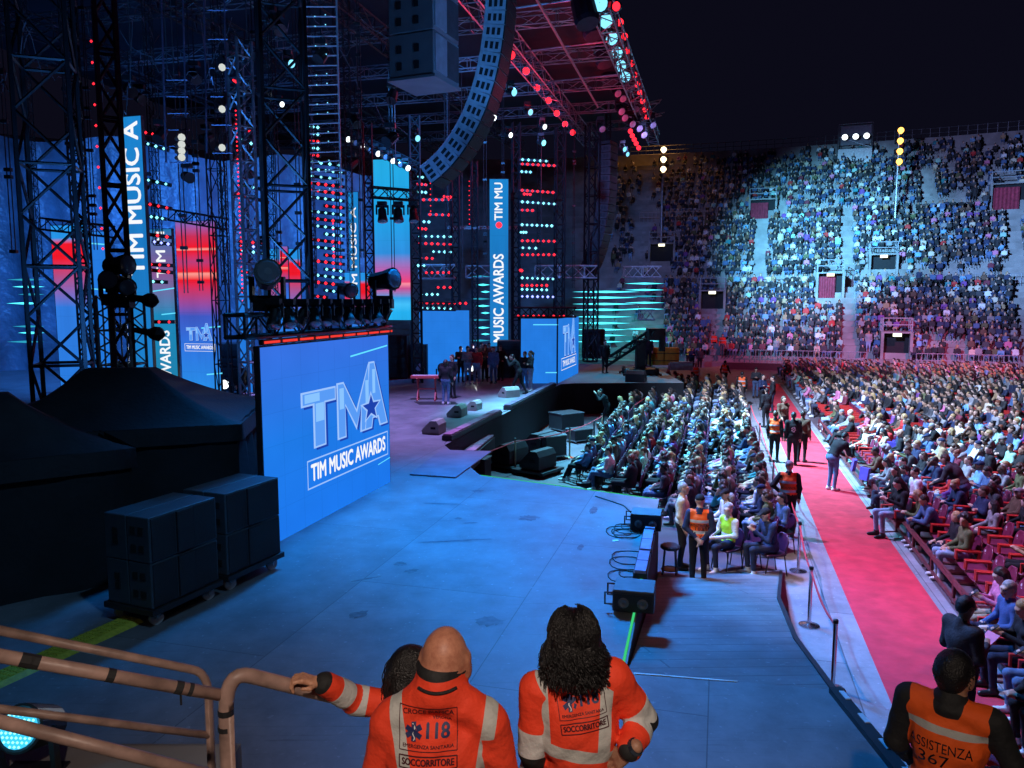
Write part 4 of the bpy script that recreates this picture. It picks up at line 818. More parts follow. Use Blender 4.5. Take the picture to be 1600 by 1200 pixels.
array('far curved speaker array with red lit sides at stage right', 958, 50, 15.2, 18, 1.2, .46, .8, (.86, -.5, 0), R(34), mat('red_grey_cabinet', (.05, .02, .025), .5, .2), mat('dark_cabinet', (.035, .035, .04), .5, .3))  # red light on the array front is put into the grille colour
# hung subwoofer column
c = at(664, 140, 15.4); gcab = mat('grey_painted_cabinet', (.30, .32, .36), .5, .1, .1, 3, .1, 40); f = V((.92, -.38, 0)).normalized(); s_ = V((f.y, -f.x, 0))
zb = at(664, 126, 15.2).z
for i in range(5):
    o = thing('hung_subwoofer', f'grey subwoofer box in the hanging stack, {ordw(i)} from its bottom', 'speaker', V((c.x, c.y, zb + i * .80)), group='hanging stack of grey subwoofers')
    g = MB(); g.box((0, 0, .39), (1.05, .95, .78), ax=(s_, f, ZA)); g.build('cabinet', gcab, o, bevel=.015)
    g = MB(); g.box(f * .49 + s_ * .26 + ZA * .40, (.46, .03, .66), ax=(s_, f, ZA)); g.build('grille', mat('pale_blue_grille', (.42, .47, .55), .5, .1), o)
    g = MB(); g.box(f * .485 - s_ * .24 + ZA * .40, (.48, .02, .66), ax=(s_, f, ZA)); g.build('port', mat('shaded_port', (.09, .10, .12), .6), o)
    for k in (-.25, .12):
        for z in (.2, .5): g = MB(); g.box(s_ * .53 + f * k + ZA * z, (.01, .1, .14), ax=(s_, f, ZA)); g.build('handle', mat('dark_handle', (.03, .03, .035), .6), o)
g = MB(); g.box((c.x, c.y, zb - .03), (1.1, 1.02, .05), ax=(s_, f, ZA)); tag(g.build('bottom_plate', gcab), 'flat steel plate under the hanging grey subwoofers', 'plate')
for i, s0 in enumerate((11.5, 13)): pass
# small scaffold frame below the pillar and its lamp assembly
p = at(192, 540, 15.2); base = V((p.x, p.y, ST)); g = MB(); g.truss(base, (p.x, p.y, at(192, 462, 15.2).z), .62, .03, .35)
for i in range(6): g.tube((p.x - .3 + .11 * i, p.y - .32, ST + .2), (p.x - .3 + .11 * i, p.y - .32, at(192, 470, 15.2).z), .018, 5)
tag(g.build('lattice_frame', mat('pale_cyan_metal', (.55, .6, .6), .35, .6), rel=base), 'pale lattice frame standing under the maroon pillar', 'scaffold')  # cyan light on the lattice is put into its metal colour
for dx in (-.36, .43): 
    g = MB(); q = V((p.x + dx, p.y - .1, ST)); g.box((q.x, q.y, ST + .62), (.14, .3, 1.24)); tag(g.build('tall_box', K2, rel=q), ['dark upright box on the left of the pale lattice frame', 'dark upright box on the right of the pale lattice frame'][dx > 0], 'box')
for j, (x, y, s, dd) in enumerate(((184, 432, 1.5, (1, -.4, .05)), (176, 452, 1.4, (.2, -.9, 0)), (193, 456, 1.3, (.6, -.6, -.2)))): fixture(at(x, y, 14.6) - ZA * .3, dd, s * .7, LDIM, ['top motor and lamp on the maroon pillar foot', 'left lamp on the maroon pillar foot', 'right lamp on the maroon pillar foot'][j], hang=False)
for j, (x, y) in enumerate(((226, 468), (236, 520))):
    c = at(x, y, 14.6); o = thing('cut_lamp', ['arm lamp pointing right from the maroon pillar', 'lower arm lamp hanging from a thin bracket'][j], 'stage light', c); g = MB(); g.lathe([(.05, -.35), (.07, -.05), (.13, .05), (.14, .18), (.02, .30)], (0, 0, 0), (1, -.2, -.15), 8); g.build('head', K, o); g = MB(); g.tube((-.1, 0, 0), (-.45, .1, .22 * (1 if j else -.4)), .02, 5); g.build('arm', K, o)
# ================================================================ STAGE AND FLOOR OBJECTS
# black marquee tents
def tent(label, corners, zw, apex, zt, za):
    C = [V((x, y, 0)) for x, y in corners]; base = C[0] + ZA * ST; r = thing('black_tent', label, 'tent', base); A = [V((x, y, 0)) for x, y in apex]
    g = MB(); k = 14; P = []
    for i in range(4):
        a, b = C[i], C[(i + 1) % 4]
        for j in range(k):
            p = a.lerp(b, j / k); n_ = V(((b - a).y, -(b - a).x, 0)).normalized(); w_ = .09 * math.sin(j * 2.2 + i * 3) + .05 * math.sin(j * 4.1)
            for z, m in ((ST, 1.2), (ST + zw * .5, .8), (ST + zw, .12)): P.append(p + n_ * w_ * m + ZA * z)
    n4 = 4 * k; g.add(P, [(3 * i + q, 3 * ((i + 1) % n4) + q, 3 * ((i + 1) % n4) + q + 1, 3 * i + q + 1) for i in range(n4) for q in (0, 1)]); g.build('wall', DRAPE, r, rel=base, smooth=True)
    g = MB(); P = []; L = 7
    cen = sum((a for a in A), V((0, 0, 0))) / len(A)
    for q in range(L + 1):
        f = q / L; z = ST + zw + (zt - zw) * (f * .55 + .45 * f * f)
        for i in range(4):
            for j in range(k):
                p = C[i].lerp(C[(i + 1) % 4], j / k); t = A[i].lerp(A[(i + 1) % 4], j / k); sag = -.10 * math.sin(math.pi * j / k) * (1 - f) * math.sin(math.pi * min(1, f + .25)); P.append(p.lerp(t, f) + ZA * (z + sag) + (p - cen).normalized() * (.07 * (1 - f) ** 3))
    g.add(P, [(q * n4 + i, q * n4 + (i + 1) % n4, (q + 1) * n4 + (i + 1) % n4, (q + 1) * n4 + i) for q in range(L) for i in range(n4)] + [tuple(L * n4 + i for i in range(n4))])
    # valance
    P = []
    for i in range(4):
        for j in range(k): p = C[i].lerp(C[(i + 1) % 4], j / k); o_ = (p - cen).normalized() * .08; P += [p + o_ + ZA * (ST + zw), p + o_ * 1.15 + ZA * (ST + zw - .28)]
    g.add(P, [(2 * i, 2 * ((i + 1) % n4), 2 * ((i + 1) % n4) + 1, 2 * i + 1) for i in range(n4)]); g.build('canopy', mat('tent_cloth', (.014, .016, .022), .7, 0, .25, 3, .4, 15), r, rel=base, smooth=True)
    return r
ta, tb = on(430, 860, ST), at(415, 640, 14.0)
tent('black peaked tent behind the subwoofers beside the large screen', [(-8.2, 11.3), (-4.6, 12.7), (-5.2, 16.0), (-9.6, 14.8)], 1.9, [(-7.5, 13.4), (-6.42, 13.5), (-6.42, 13.8), (-7.45, 13.7)], 2.76, 0)
tent('lower black tent at the left edge in front of the peaked tent', [(-9.6, 7.4), (-5.35, 10.6), (-7.4, 12.9), (-11.6, 10.0)], 1.9, [(-7.6, 10.4), (-7.0, 10.6), (-7.2, 10.9), (-7.7, 10.7)], 2.66, 0)
# subwoofers on dollies
SUBM = mat('sub_cabinet', (.055, .08, .10), .5, .1, .12, 5, .15, 50); SUBF = mat('sub_grille', (.018, .022, .027), .7, .1, .2, 30, .4, 300); WHEEL = mat('grey_wheel', (.35, .36, .37), .5)
da = V((.385, .923, 0)).normalized(); pa = on(238, 948, ST + .28)             # the front edges run along da
pf = V((da.y, -da.x, 0))                                                     # grille side
def dolly(o, label, L, D):
    r = thing('speaker_dolly', label, 'dolly', V((o.x, o.y, ST)), group='dollies under the subwoofers'); g = MB(); c = da * (L / 2) - pf * (D / 2) + ZA * .2
    g.box(c, (L + .06, D + .08, .07), ax=(da, pf, ZA)); g.build('deck', K2, r)
    for i in (.12, L - .12):
        for j in (-.08, -D + .08):
            q = da * i + pf * j; g = MB(); ax = (da + pf * .3).normalized(); x_ = V((ax.y, -ax.x, 0)); g.lathe([(.03, -.03), (.085, -.028), (.085, .028), (.03, .03)], q + ZA * .085, x_, 14); h = g.build('caster', WHEEL, r)
            g = MB(); g.box(q + ZA * .145, (.10, .09, .05)); 
            for k in (-1, 1): g.bar(q + x_ * .045 * k + ZA * .15, q + x_ * .045 * k + ZA * .07, .012, .05)
            g.build('fork', STEEL, h)
def sub(o, label, L, D, H, hs, e):
    r = thing('subwoofer', label, 'speaker', o, group='black subwoofers on dollies'); g = MB(); g.box(da * (L / 2) - pf * (D / 2) + ZA * (H / 2), (L, D, H), ax=(da, pf, ZA)); g.build('cabinet', SUBM, r, bevel=.012)
    g = MB()
    for x0, x1, d_ in ((.03, .36, .012), (.38, .62, .03), (.64, .97, .012)):
        g.box(da * (L * (x0 + x1) / 2) + pf * (d_ / 2) + ZA * (H / 2), (L * (x1 - x0), d_, H * .92), ax=(da, pf, ZA))
    g.build('grille', SUBF, r)
    for k, z in hs: g = MB(); g.box(da * -.004 - pf * (D * k) + ZA * (H * z), (.012, D * .22, H * .16), ax=(da, pf, ZA)); g.build('handle', DARK, r)
    return r
Ls, Ds, Hs = 1.09, .36, .56; q0 = V((pa.x, pa.y, ST)); n_ = 0
for k in range(2):
    o = q0 + da * (k * (Ls + .16)); dolly(o, ['dolly with grey casters under the nearer block of subwoofers', 'dolly under the subwoofer block beside the blue screen'][k], Ls, Ds * 2 + .02)
    for j in range(2):
        for h in range(2):
            lab = f"{['upper', 'lower'][1 - h]} black subwoofer of the {['near', 'far'][k]} dolly, on its {['grille side facing the stage', 'tent side'][j]}"
            sub(o - pf * (j * (Ds + .012)) + ZA * (.24 + h * (Hs + .008)), lab, Ls, Ds, Hs, [(.35, .3), (.7, .3), (.35, .7), (.7, .7)] if j == 0 else [(.5, .42), (.5, .62)], 0)
# pale post and a box seen in the tent gap
p = on(240, 800, ST); g = MB(); g.tube((p.x, p.y, ST), (p.x, p.y, ST + 1.62), .03, 8); g.tube((p.x, p.y, ST + 1.6), (p.x + .22, p.y + .1, ST + 1.66), .025, 6); g.box((p.x, p.y, ST + .02), (.3, .3, .04)); tag(g.build('pale_post', STEEL, rel=V((p.x, p.y, ST))), 'pale metal post standing in the gap between the tents', 'post')
# yellow cable cover with studs
a, b = on(-20, 1070, ST), on(207, 968, ST); d = (b - a).normalized(); n = V((d.y, -d.x, 0)); YEL = mat('yellow_plastic', (.5, .48, .05), .55, 0, .2, 20); g = MB(); L = (b - a).length
g.prism([(-.20, 0), (.20, 0), (.13, .035), (-.13, .035)], a, n, ZA, d, L); k = int(L / .075)
for i in range(k):
    for j in range(-2, 3): g.box(a + d * (.04 + i * .075) + n * (j * .048) + ZA * .038, (.028, .04, .008), ax=(n, d, ZA))
tag(g.build('cable_cover', YEL, rel=a), 'yellow studded cable cover on the dark stage floor', 'cable cover')
# ---- foreground handrails
PIPE = mat('beige_pipe_paint', (.34, .22, .185), .45, 0, .34, 11, .3, 14); TAPE = mat('black_tape', (.02, .02, .022), .5)
def bend(p, c, q, k=7): return [p.lerp(c, i / k).lerp(c.lerp(q, i / k), i / k) for i in range(k + 1)]
r = thing('handrail', 'near beige handrail held by the hidden medic, with black tape bands', 'handrail', at(352, 1190, 2.9))
base = r.location; g = MB(); post = at(353, 1200, 2.9); post.z = 2.45; t0 = at(353, 1110, 2.9)
g.path([post, t0] + bend(t0, at(353, 1046, 2.9), at(392, 1056, 2.95)) + [at(512, 1086, 3.14), at(660, 1122, 3.36)], .030, 12); g.build('loop_pipe', PIPE, r, rel=base, smooth=True)
g = MB(); g.path([at(-60, 1014, 2.5), at(346, 1086, 2.9)], .024, 12); g.path([at(-60, 1112, 2.5), at(340, 1214, 2.75)], .023, 12); g.build('cross_pipe', PIPE, r, rel=base, smooth=True)
A, B = at(-60, 1014, 2.5), at(346, 1086, 2.9)
for x, l in ((30, .02), (42, .014), (157, .014), (270, .014), (290, .008)):
    c = A.lerp(B, (x + 60) / 406.0); d_ = (B - A).normalized(); g = MB(); g.tube(c - d_ * l, c + d_ * l, .0255, 12); g.build('tape_band', TAPE, r, rel=base)
for y, l in ((1112, .012), (1137, .01)): c = at(353, y, 2.9); g = MB(); g.tube(c - ZA * l, c + ZA * l, .0312, 12); g.build('tape_band', TAPE, r, rel=base)
c = A.lerp(B, (273 + 60) / 406.0); g = MB(); g.tube(c - ZA * .02, c - ZA * .07, .004, 5); g.build('tape_band', TAPE, r, rel=base)
r = thing('handrail', 'farther beige handrail with a rounded corner, behind the taped one', 'handrail', at(328, 1200, 3.7)); base = r.location
g = MB(); post = at(330, 1200, 3.7); post.z = 2.45; t0 = at(326, 1085, 3.7); g.path([post, t0] + bend(t0, at(324, 1050, 3.7), at(300, 1046, 3.66)) + [at(-60, 973, 3.1)], .0205, 12); g.build('loop_pipe', PIPE, r, rel=base, smooth=True)
g = MB(); g.path([at(329, 1149, 3.7), at(-60, 1100, 3.1)], .0185, 12); g.build('cross_pipe', PIPE, r, rel=base, smooth=True)
# lit lamp on the terrace corner
c = at(34, 1138, 4.55); d = V((-.05, -.9, .42)).normalized(); r = thing('wash_lamp', 'lit cyan wash lamp with a honeycomb lens behind the handrails', 'stage light', c); g = MB(); g.lathe([(.06, -.34), (.12, -.28), (.145, -.05), (.15, .02), (.135, .03)], (0, 0, 0), d, 20); g.build('head', K, r, smooth=False)
g = MB(); g.lathe([(.132, .022), (.12, .03), (.02, .036)], (0, 0, 0), d, 20); g.build('lens', emi('bright_cyan_lens', (.05, .62, 1), 1.15, True), r)
g = MB(); u, v, _ = frame(d)
for a_ in range(-4, 5):
    for b_ in range(-4, 5):
        x, y = (a_ + .5 * (b_ % 2)) * .029, b_ * .026
        if x * x + y * y < .0135: g.octa(u * x + v * y + d * .036, .0105, k=(1, 1, 1))
g.build('diode', emi('white_cyan_diode', (.3, .95, 1), 1.8), r)
g = MB()
for k in (-1, 1): g.bar(V((.19 * k, 0, 0)), V((.17 * k, .05, -.34)), .03, .06)
g.box((.0, .05, -.39), (.36, .26, .12)); g.build('base', K, r); point('lamp_glow', c + d * .12, 5, (.05, .6, 1), .1)
# ---- wedges on the stage
WEDG = mat('grey_wedge_paint', (.32, .34, .28), .6, 0, .15, 4); 
def wedge(p, rz, label, m=WEDG, s=1.0, group='floor monitors on the stage'):
    r = thing('floor_monitor', label, 'monitor speaker', p, rz, group); g = MB(); g.prism([(-.29 * s, 0), (.26 * s, 0), (.29 * s, .12 * s), (-.02 * s, .43 * s), (-.2 * s, .43 * s), (-.29 * s, .3 * s)], (0, -.36 * s, 0), (1, 0, 0), (0, 0, 1), (0, 1, 0), .72 * s); g.build('cabinet', m, r, bevel=.012)
    g = MB(); d = V((.31, 0, .31)).normalized(); n_ = V((.31, 0, .31)).normalized(); t = V((-.31, 0, .31)).normalized(); g.box(V((.135 * s, 0, .275 * s)) + n_ * .004, (.64 * s, .34 * s, .012), ax=(V((0, 1, 0)), t, n_)); g.build('grille', GR, r)
    g = MB()
    for k in (-1, 1): g.box((-.1 * s, .362 * s * k, .2 * s), (.16 * s, .012, .07 * s))
    g.build('handle', DARK, r); return r
for (x, y, rz, lab, s) in ((678, 676, 2.9, 'grey floor monitor nearest to the large screen on the stage', .95), (714, 650, 2.9, 'grey floor monitor in the middle of the row on the stage', .95), (740, 640, 2.8, 'grey floor monitor behind the middle one on the stage', .8), (795, 620, 2.2, 'grey floor monitor at the feet of the photographer', 1.0)): wedge(on(x, y, ST), rz, lab, s=s)
wedge(on(994, 596, ST), 1.2, 'dark floor monitor on the far wing of the stage', K2, 1.3)
# lit steps: LED edge of the stage front and fascia drape
def fascia(a, b, h, label, wob=.05):
    a, b = V(a), V(b); d = (b - a).normalized(); n = V((d.y, -d.x, 0)); L = (b - a).length; k = int(L / .35); P = []
    for i in range(k + 1):
        p = a.lerp(b, i / k) + n * (.10 + wob * math.sin(i * 1.9) + wob * .6 * math.sin(i * .8))
        for f in (0, .5, 1): P.append(p * 1 + n * (.12 * (1 - f)) + ZA * (.01 + (h - .01) * f))
    g = MB(); g.add(P, [(3 * i + q, 3 * (i + 1) + q, 3 * (i + 1) + q + 1, 3 * i + q + 1) for i in range(k) for q in (0, 1)]); return tag(g.build('stage_drape', DRAPE, rel=a, smooth=True), label, 'drape')
fascia(NS(-7.2, 35.5), NS(-7.2, 19.7), ST + .02, 'black drape hung along the long front of the stage'); fascia((8.3, 36.88, 0), (3.0, 36.68, 0), ST, 'black drape under the far wing of the stage'); fascia((2.96, 15.0, 0), (1.25, 7.9, 0), ST - .02, 'black drape on the side of the blue platform above the ramp', .03)
EDG = mat('pink_lit_edge', (.42, .2, .3), .4)  # light of the LED trim put into a pink face colour
def edge_bar(a, b, label, w_=.3, h=.16, m=EDG, grp='light battens lying on the stage edge'):
    a, b = V(a), V(b); r = thing('edge_batten', label, 'light batten', a, group=grp); k = max(2, round((b - a).length / 1.0)); d = (b - a).normalized(); n = V((d.y, -d.x, 0)); g = MB(); g.box((a + b) / 2 + ZA * (h / 2) - a, ((b - a).length, w_, h * .8), ax=(d, n, ZA)); g.build('tray', K2, r)
    g = MB()
    for i in range(k): c = a.lerp(b, (i + .5) / k) - a; g.box(c + ZA * (h + .01), ((b - a).length / k * .95, w_ * .8, .05), ax=(d, n, ZA))
    g.build('lamp_face', m, r); return r
edge_bar(NS(-7.35, 20.2, ST), NS(-7.35, 25.4, ST), 'pink lit batten row on the stage edge nearest the platform'); edge_bar(NS(-7.35, 26.6, ST), NS(-7.35, 34.6, ST), 'long batten row on the farther stretch of the stage edge', m=mat('dark_violet_edge', (.12, .08, .12), .4))
edge_bar(on(722, 742, .55), on(764, 704, .55), 'red trimmed batten box in the corner below the stage edge', .4, .5)
p = on(738, 742, .2); g = MB(); g.box((0, 0, .32), (1.0, .6, .64)); g.box((0, 0, .68), (1.06, .64, .06)); o = tag(g.build('pit_speaker', K2, bevel=.02), 'black speaker box on the pit floor in the corner of the stage', 'speaker'); o.location = (p.x, p.y + .3, 0); o.rotation_euler = (0, 0, -.3)
# shallow ramp plate between stage and platform
a, b, c, d = on(640, 742, ST + .01), on(712, 747, ST + .01), on(768, 706, ST + .01), on(690, 704, ST + .01); g = MB(); g.prism([(q.x, q.y) for q in (a, b, c, d)], (0, 0, ST + .004), h=.03); tag(g.build('floor_plate', mat('grey_violet_board', (.17, .16, .2), .6, 0, .2, 2)), 'pale board plate laid where the stage meets the platform', 'plate')
# pit monitors on carts
for (x, y, lab, s) in ((822, 672, 'black monitor on a low cart in the pit, farther one', 1.5), (712 + 108, 700, 'black monitor wedge in the pit behind the rope', 1.35), (775, 690, 'black monitor on a low cart close under the stage front', 1.45)):
    p = on(x + 20, y + 40, 0); r = wedge(V((p.x, p.y, .22)), 2.5, lab, K2, s, 'monitors in the pit'); g = MB(); g.box((0, 0, -.07), (.9 * s, .9 * s, .08))
    for i in (-1, 1):
        for j in (-1, 1): g.lathe([(.02, -.03), (.07, -.03), (.07, .03), (.02, .03)], (.36 * s * i, .36 * s * j, -.15), (0, 1, 0), 8)
    g.build('cart', K, r)
for (x, y, lab, sz) in ((860, 715, 'black equipment case behind the rope in the pit', (.9, .7, .75)), (885, 672, 'black case with dark cover in the far pit', (1.2, .9, .7)), (905, 690, 'low dark case beside the far pit rope', (.9, .6, .45))):
    p = on(x, y, 0); r = thing('flight_case', lab, 'case', p, .6, 'cases in the pit'); g = MB(); g.box((0, 0, sz[2] / 2 + .08), sz); g.build('box', K2, r, bevel=.02); g = MB()
    for z in (.1, sz[2] + .06): g.box((0, 0, z), (sz[0] + .02, sz[1] + .02, .035))
    for i in (-1, 1):
        for j in (-1, 1): g.ball((sz[0] * .4 * i, sz[1] * .4 * j, .05), .05)
    g.build('trim', STEEL, r)
# speakers, battens and cables on the platform edge above the ramp
ed = (V((2.95, 15.05, 0)) - V((1.22, 7.85, 0))).normalized(); en = V((ed.y, -ed.x, 0))
def edge_spk(p, label):
    r = thing('edge_speaker', label, 'speaker', p, group='low speakers on the platform edge'); w_, d_, h_ = .52, .46, .27
    g = MB(); g.box(ZA * (h_ / 2 + .03), (w_, d_, h_), ax=(en, ed, ZA)); g.build('cabinet', K2, r, bevel=.012); g = MB(); g.box(ZA * (h_ + .034), (w_ * .97, d_ * .97, .012), ax=(en, ed, ZA)); g.build('top_panel', mat('slate_top', (.16, .18, .2), .6), r)
    g = MB(); g.box(-ed * (d_ / 2 + .004) + ZA * (h_ / 2 + .02), (w_ * .9, .012, h_ * .8), ax=(en, ed, ZA)); g.build('grille', GR, r)
    g = MB()
    for k in (-.12, .12): g.lathe([(.07, 0), (.05, .02), (.02, .0)], en * k - ed * (d_ / 2 + .012) + ZA * .15, -ed, 12)
    g.build('cone', mat('grey_cone', (.12, .13, .14), .5), r)
    g = MB()
    for k in (-.18, .14): 
        c = -en * (w_ / 2) + ed * k; g.path([c + ZA * .1, c - en * .10 + ZA * .1, c - en * .10 + ZA * .25, c + ZA * .25], .014, 6)
    g.build('bracket', K, r); return r
edge_spk(on(985, 950, ST) + V((.05, 0, 0)), 'black speaker with two small cones on the near end of the platform edge'); edge_spk(on(1008, 826, ST) + V((.02, 0, 0)), 'black speaker at the far corner of the platform edge')
for i, (a, b) in enumerate((((1000, 905), (1007, 872)), ((1008, 870), (1014, 838)), ((1015, 836), (1019, 812)))):
    p, q = on(*a, ST), on(*b, ST); edge_bar(p, q, f'mauve faced light batten on the platform edge, {ordw(i)} from the near speaker', .2, .09, mat('mauve_face', (.32, .27, .42), .5), 'mauve battens on the platform edge')
rc = random.Random(5)
for i in range(9):
    c = on(rc.uniform(982, 998), rc.uniform(812, 905), ST); rr = rc.uniform(.12, .3); ph = rc.uniform(0, 6); pts_ = [c + V((math.cos(t) * rr - .12, math.sin(t) * rr * 1.2, .012 + .01 * math.sin(3 * t))) for t in [ph + k * .42 for k in range(16)]]
    g = MB(); g.path(pts_, .009, 5); tag(g.build('loose_cable', RUB, rel=c), 'black cable coil lying beside the mauve battens on the platform', 'cable', 'cable coils by the mauve battens')
pts_ = [on(x, y, ST + .012) for x, y in ((930, 775), (955, 783), (975, 790), (985, 800), (996, 806))]; g = MB(); g.path(pts_, .012, 5); tag(g.build('loose_cable', RUB, rel=pts_[0]), 'long black cable leading to the far corner speaker on the platform', 'cable')
g = MB(); g.prism([(0, 0), (.11, .02), (.1, .09), (.01, .08)], on(957, 846, ST + .004), h=.004); tag(g.build('paper_scrap', mat('white_paper', (.75, .75, .75), .8)), 'small white paper scrap on the blue platform floor', 'scrap')
# dark worn patches on the platform floor
STAIN = mat('floor_stain', (.085, .09, .105), .5, 0, .5, 9)
for i, (x, y, lx, ly, a_) in enumerate(((746, 767, .30, .22, 0), (826, 809, .42, .40, .6), (927, 797, .16, .5, -.2), (705, 845, 1.45, .09, .16), (735, 817, .3, .07, .1), (625, 881, .22, .2, 0), (643, 892, .24, .2, .5), (907, 855, .1, .4, -.2), (764, 971, .42, .3, 0), (716, 810, .16, .14, 0), (690, 787, 1.0, .05, -.1), (570, 905, .5, .05, .5), (560, 960, .3, .2, 1))):
    c = on(x, y, ST + .003 + i * .0003); k = 26; P_ = [(math.cos(t) * lx * .5 * rc.uniform(.62, 1.12), math.sin(t) * ly * .5 * rc.uniform(.55, 1.15)) for t in [2 * math.pi * j / k for j in range(k)]]; ca, sa = math.cos(a_), math.sin(a_)
    g = MB(); g.add([(x_ * ca - y_ * sa, x_ * sa + y_ * ca, 0) for x_, y_ in P_], [tuple(range(k))]); o = g.build('floor_mark', STAIN); o.location = c; o['kind'] = 'structure'
# ---- rope posts
ROPE = mat('red_rope', (.5, .03, .04), .8)
def stanchion(p, label, group='chrome rope posts', h=.98, m=CHR):
    r = thing('rope_post', label, 'rope post', p, group=group); g = MB(); g.lathe([(.17, 0), (.17, .02), (.10, .035), (.04, .05)], n=18); g.build('foot', m, r); g = MB(); g.lathe([(.03, .04), (.03, h)], n=12); g.build('pole', m, r); g = MB(); g.lathe([(.036, h), (.036, h + .05), (.012, h + .06)], n=12); g.build('cap', K, r); return r
PS = [(1247, 893, 'chrome rope post nearest the seated man in a navy jacket'), (1264, 978, 'chrome rope post with shiny foot standing on the mauve floor'), (1301, 1078, 'chrome rope post at the lower edge of the ramp'), (1228, 812, 'chrome rope post beside the steward with a grey beanie'), (1207, 775, 'chrome rope post behind the left seats near the steward'), (1186, 705, 'brass toned rope post at the aisle side of the left seats'), (1172, 668, 'far rope post at the aisle side of the left seats')]
PP = []
for x, y, lab in PS: p = on(x, y, 0); PP.append(p); stanchion(p, lab, 'rope posts along the aisle')
def rope(a, b, label, sag=.12, h=.95):
    pts_ = [a.lerp(b, k / 10) + ZA * (h - sag * math.sin(math.pi * k / 10)) for k in range(11)]; g = MB(); g.path(pts_, .018, 6); tag(g.build('red_rope', ROPE, rel=a), label, 'rope')
for i, (j, k) in enumerate(((0, 3), (3, 4), (4, 5), (5, 6), (0, 1), (1, 2))): rope(PP[j], PP[k], ['red rope from the near post to the post by the grey beanie steward', 'red rope beside the grey beanie steward', 'red rope along the middle of the left seat block', 'red rope along the far left seat block', 'red rope between the post by the seated man and the shiny foot post', 'red rope running down to the post at the ramp edge'][i])
BR = mat('brass_post', (.6, .45, .3), .3, .9); QP = []
for i, (x, y, lab) in enumerate(((712, 772, 'rope post in the pit nearest the platform'), (805, 735, 'rope post in the pit in front of the black wedge'), (890, 715, 'rope post in the middle of the pit'), (928, 702, 'dark rope post in the pit beside the front seats'), (940, 688, 'brass rope post with bright foot in the far pit'), (990, 668, 'brass rope post by the pit cameraman'), (1028, 632, 'far brass rope post behind the pit cameraman'))):
    p = on(x, y, 0); QP.append(p); stanchion(p, lab, 'rope posts in the pit', 1.0, BR if i != 3 else K)
for i, (j, k) in enumerate(((0, 1), (1, 2), (2, 4), (5, 6))): rope(QP[j], QP[k], ['red rope in the pit nearest the platform', 'red rope in front of the pit case', 'red rope at the far end of the pit', 'red rope beside the pit cameraman'][i], .05)
# ---- far wing: camera crane, cases, railings
p = on(1000, 585, ST); r = thing('camera_crane', 'black camera crane with a long arm on the far stage wing', 'camera crane', p); g = MB(); a = at(930, 560, p.y + .5) ; e = at(1018, 515, p.y); piv = V((p.x, p.y, at(990, 545, p.y).z))
g.truss(at(945, 568, p.y + 1), at(1022, 518, p.y - .5), .35, .05, .5); g.build('arm', K, r, rel=p); g = MB(); g.box((0, 0, 1.0), (.5, .5, 1.7)); g.box((0, 0, .2), (1.7, 1.3, .25))
for i in (-1, 1):
    for j in (-1, 1): g.tube((0, 0, .4), (1.0 * i, .8 * j, .05), .06, 6); g.lathe([(.05, -.08), (.2, -.08), (.2, .08), (.05, .08)], (.8 * i, .6 * j, .2), (1, 0, 0), 10)
g.build('base', K, r); c = at(1020, 522, p.y - .6); g = MB(); g.box(c, (.6, .9, .6)); g.lathe([(.15, 0), (.2, .5)], c - V((0, .45, 0)), (0, -1, 0), 10); g.box(c + V((.5, 0, -.3)), (.3, .3, 1.2)); g.build('camera_head', K, r, rel=p)
YB = mat('yellow_cabinet', (.62, .36, .03), .5)
for i, (x, lab) in enumerate(((1026, 'ochre equipment box on the left behind the camera crane'), (1048, 'ochre equipment box on the right behind the camera crane'))):
    p = on(x, 571, ST); r = thing('ochre_box', lab, 'case', p); g = MB(); g.box((0, .3, .55), (.98, .8, 1.05)); g.build('box', YB, r, bevel=.03); g = MB()
    for z in (.3, .75): g.box((0, -.105, z), (.9, .02, .04))
    g.build('trim', K2, r)
p = on(1063, 578, ST); g = MB(); g.box((0, 0, .18), (1.3, .5, .36)); g.box((0, -.2, .42), (1.3, .1, .12)); o = tag(g.build('cyan_box', mat('pale_cyan_box', (.35, .6, .62), .5), bevel=.02), 'low pale box lit cyan at the end of the far wing', 'case'); o.location = p  # cyan light falling on the box is put into its colour
for i, (x, y, s, lab) in enumerate(((928, 560, (1.5, 1, 2.0), 'tall dark rack beside the screen block at stage right'), (640, 590, (1.8, 1.0, 1.7), 'dark rack behind the keyboard stand'), (612, 592, (1.6, 1, 2.2), 'dark rack at the edge of the large screen'), (795, 590, (1.2, 1, 1.9), 'dark rack behind the photographer'), (360, 612, (1.3, 1, 2.1), 'black cabinet at the foot of the red band screen'))):
    p = on(x, y, ST); r = thing('equipment_rack', lab, 'rack', p); g = MB(); g.box((0, .5, s[2] / 2), s); g.build('case', K2, r, bevel=.03); g = MB()
    for k in range(4): g.box((0, .5 - s[1] / 2 - .01, s[2] * (.2 + .2 * k)), (s[0] * .86, .03, s[2] * .13))
    g.build('front_panel', K, r)
for i, (x, lab) in enumerate(((330, 'first small floor lamp at the foot of the red band screen'), (352, 'second small floor lamp at the foot of the red band screen'), (310, 'small floor lamp hidden behind the tent edge'), (372, 'small floor lamp beside the black cabinet'))): fixture(on(x, 622, ST), (.3, -.9, .2), 1.1, WHT_E if i < 2 else LDIM, lab, 'floor lamps by the red band screen', False)
for i, (x, y, lab) in enumerate(((365, 554, 'low floor lamp behind the seated musicians'), (662, 548, 'floor lamp at the left foot of the plain blue screen'), (690, 578, 'floor lamp at the right of the plain blue screen'))): fixture(on((655, 690, 735)[i], 594, ST), (.2, -1, .3), 1.2, (LDIM, LDIM, WHT_E)[i], lab, 'floor lamps by the plain screen', False)
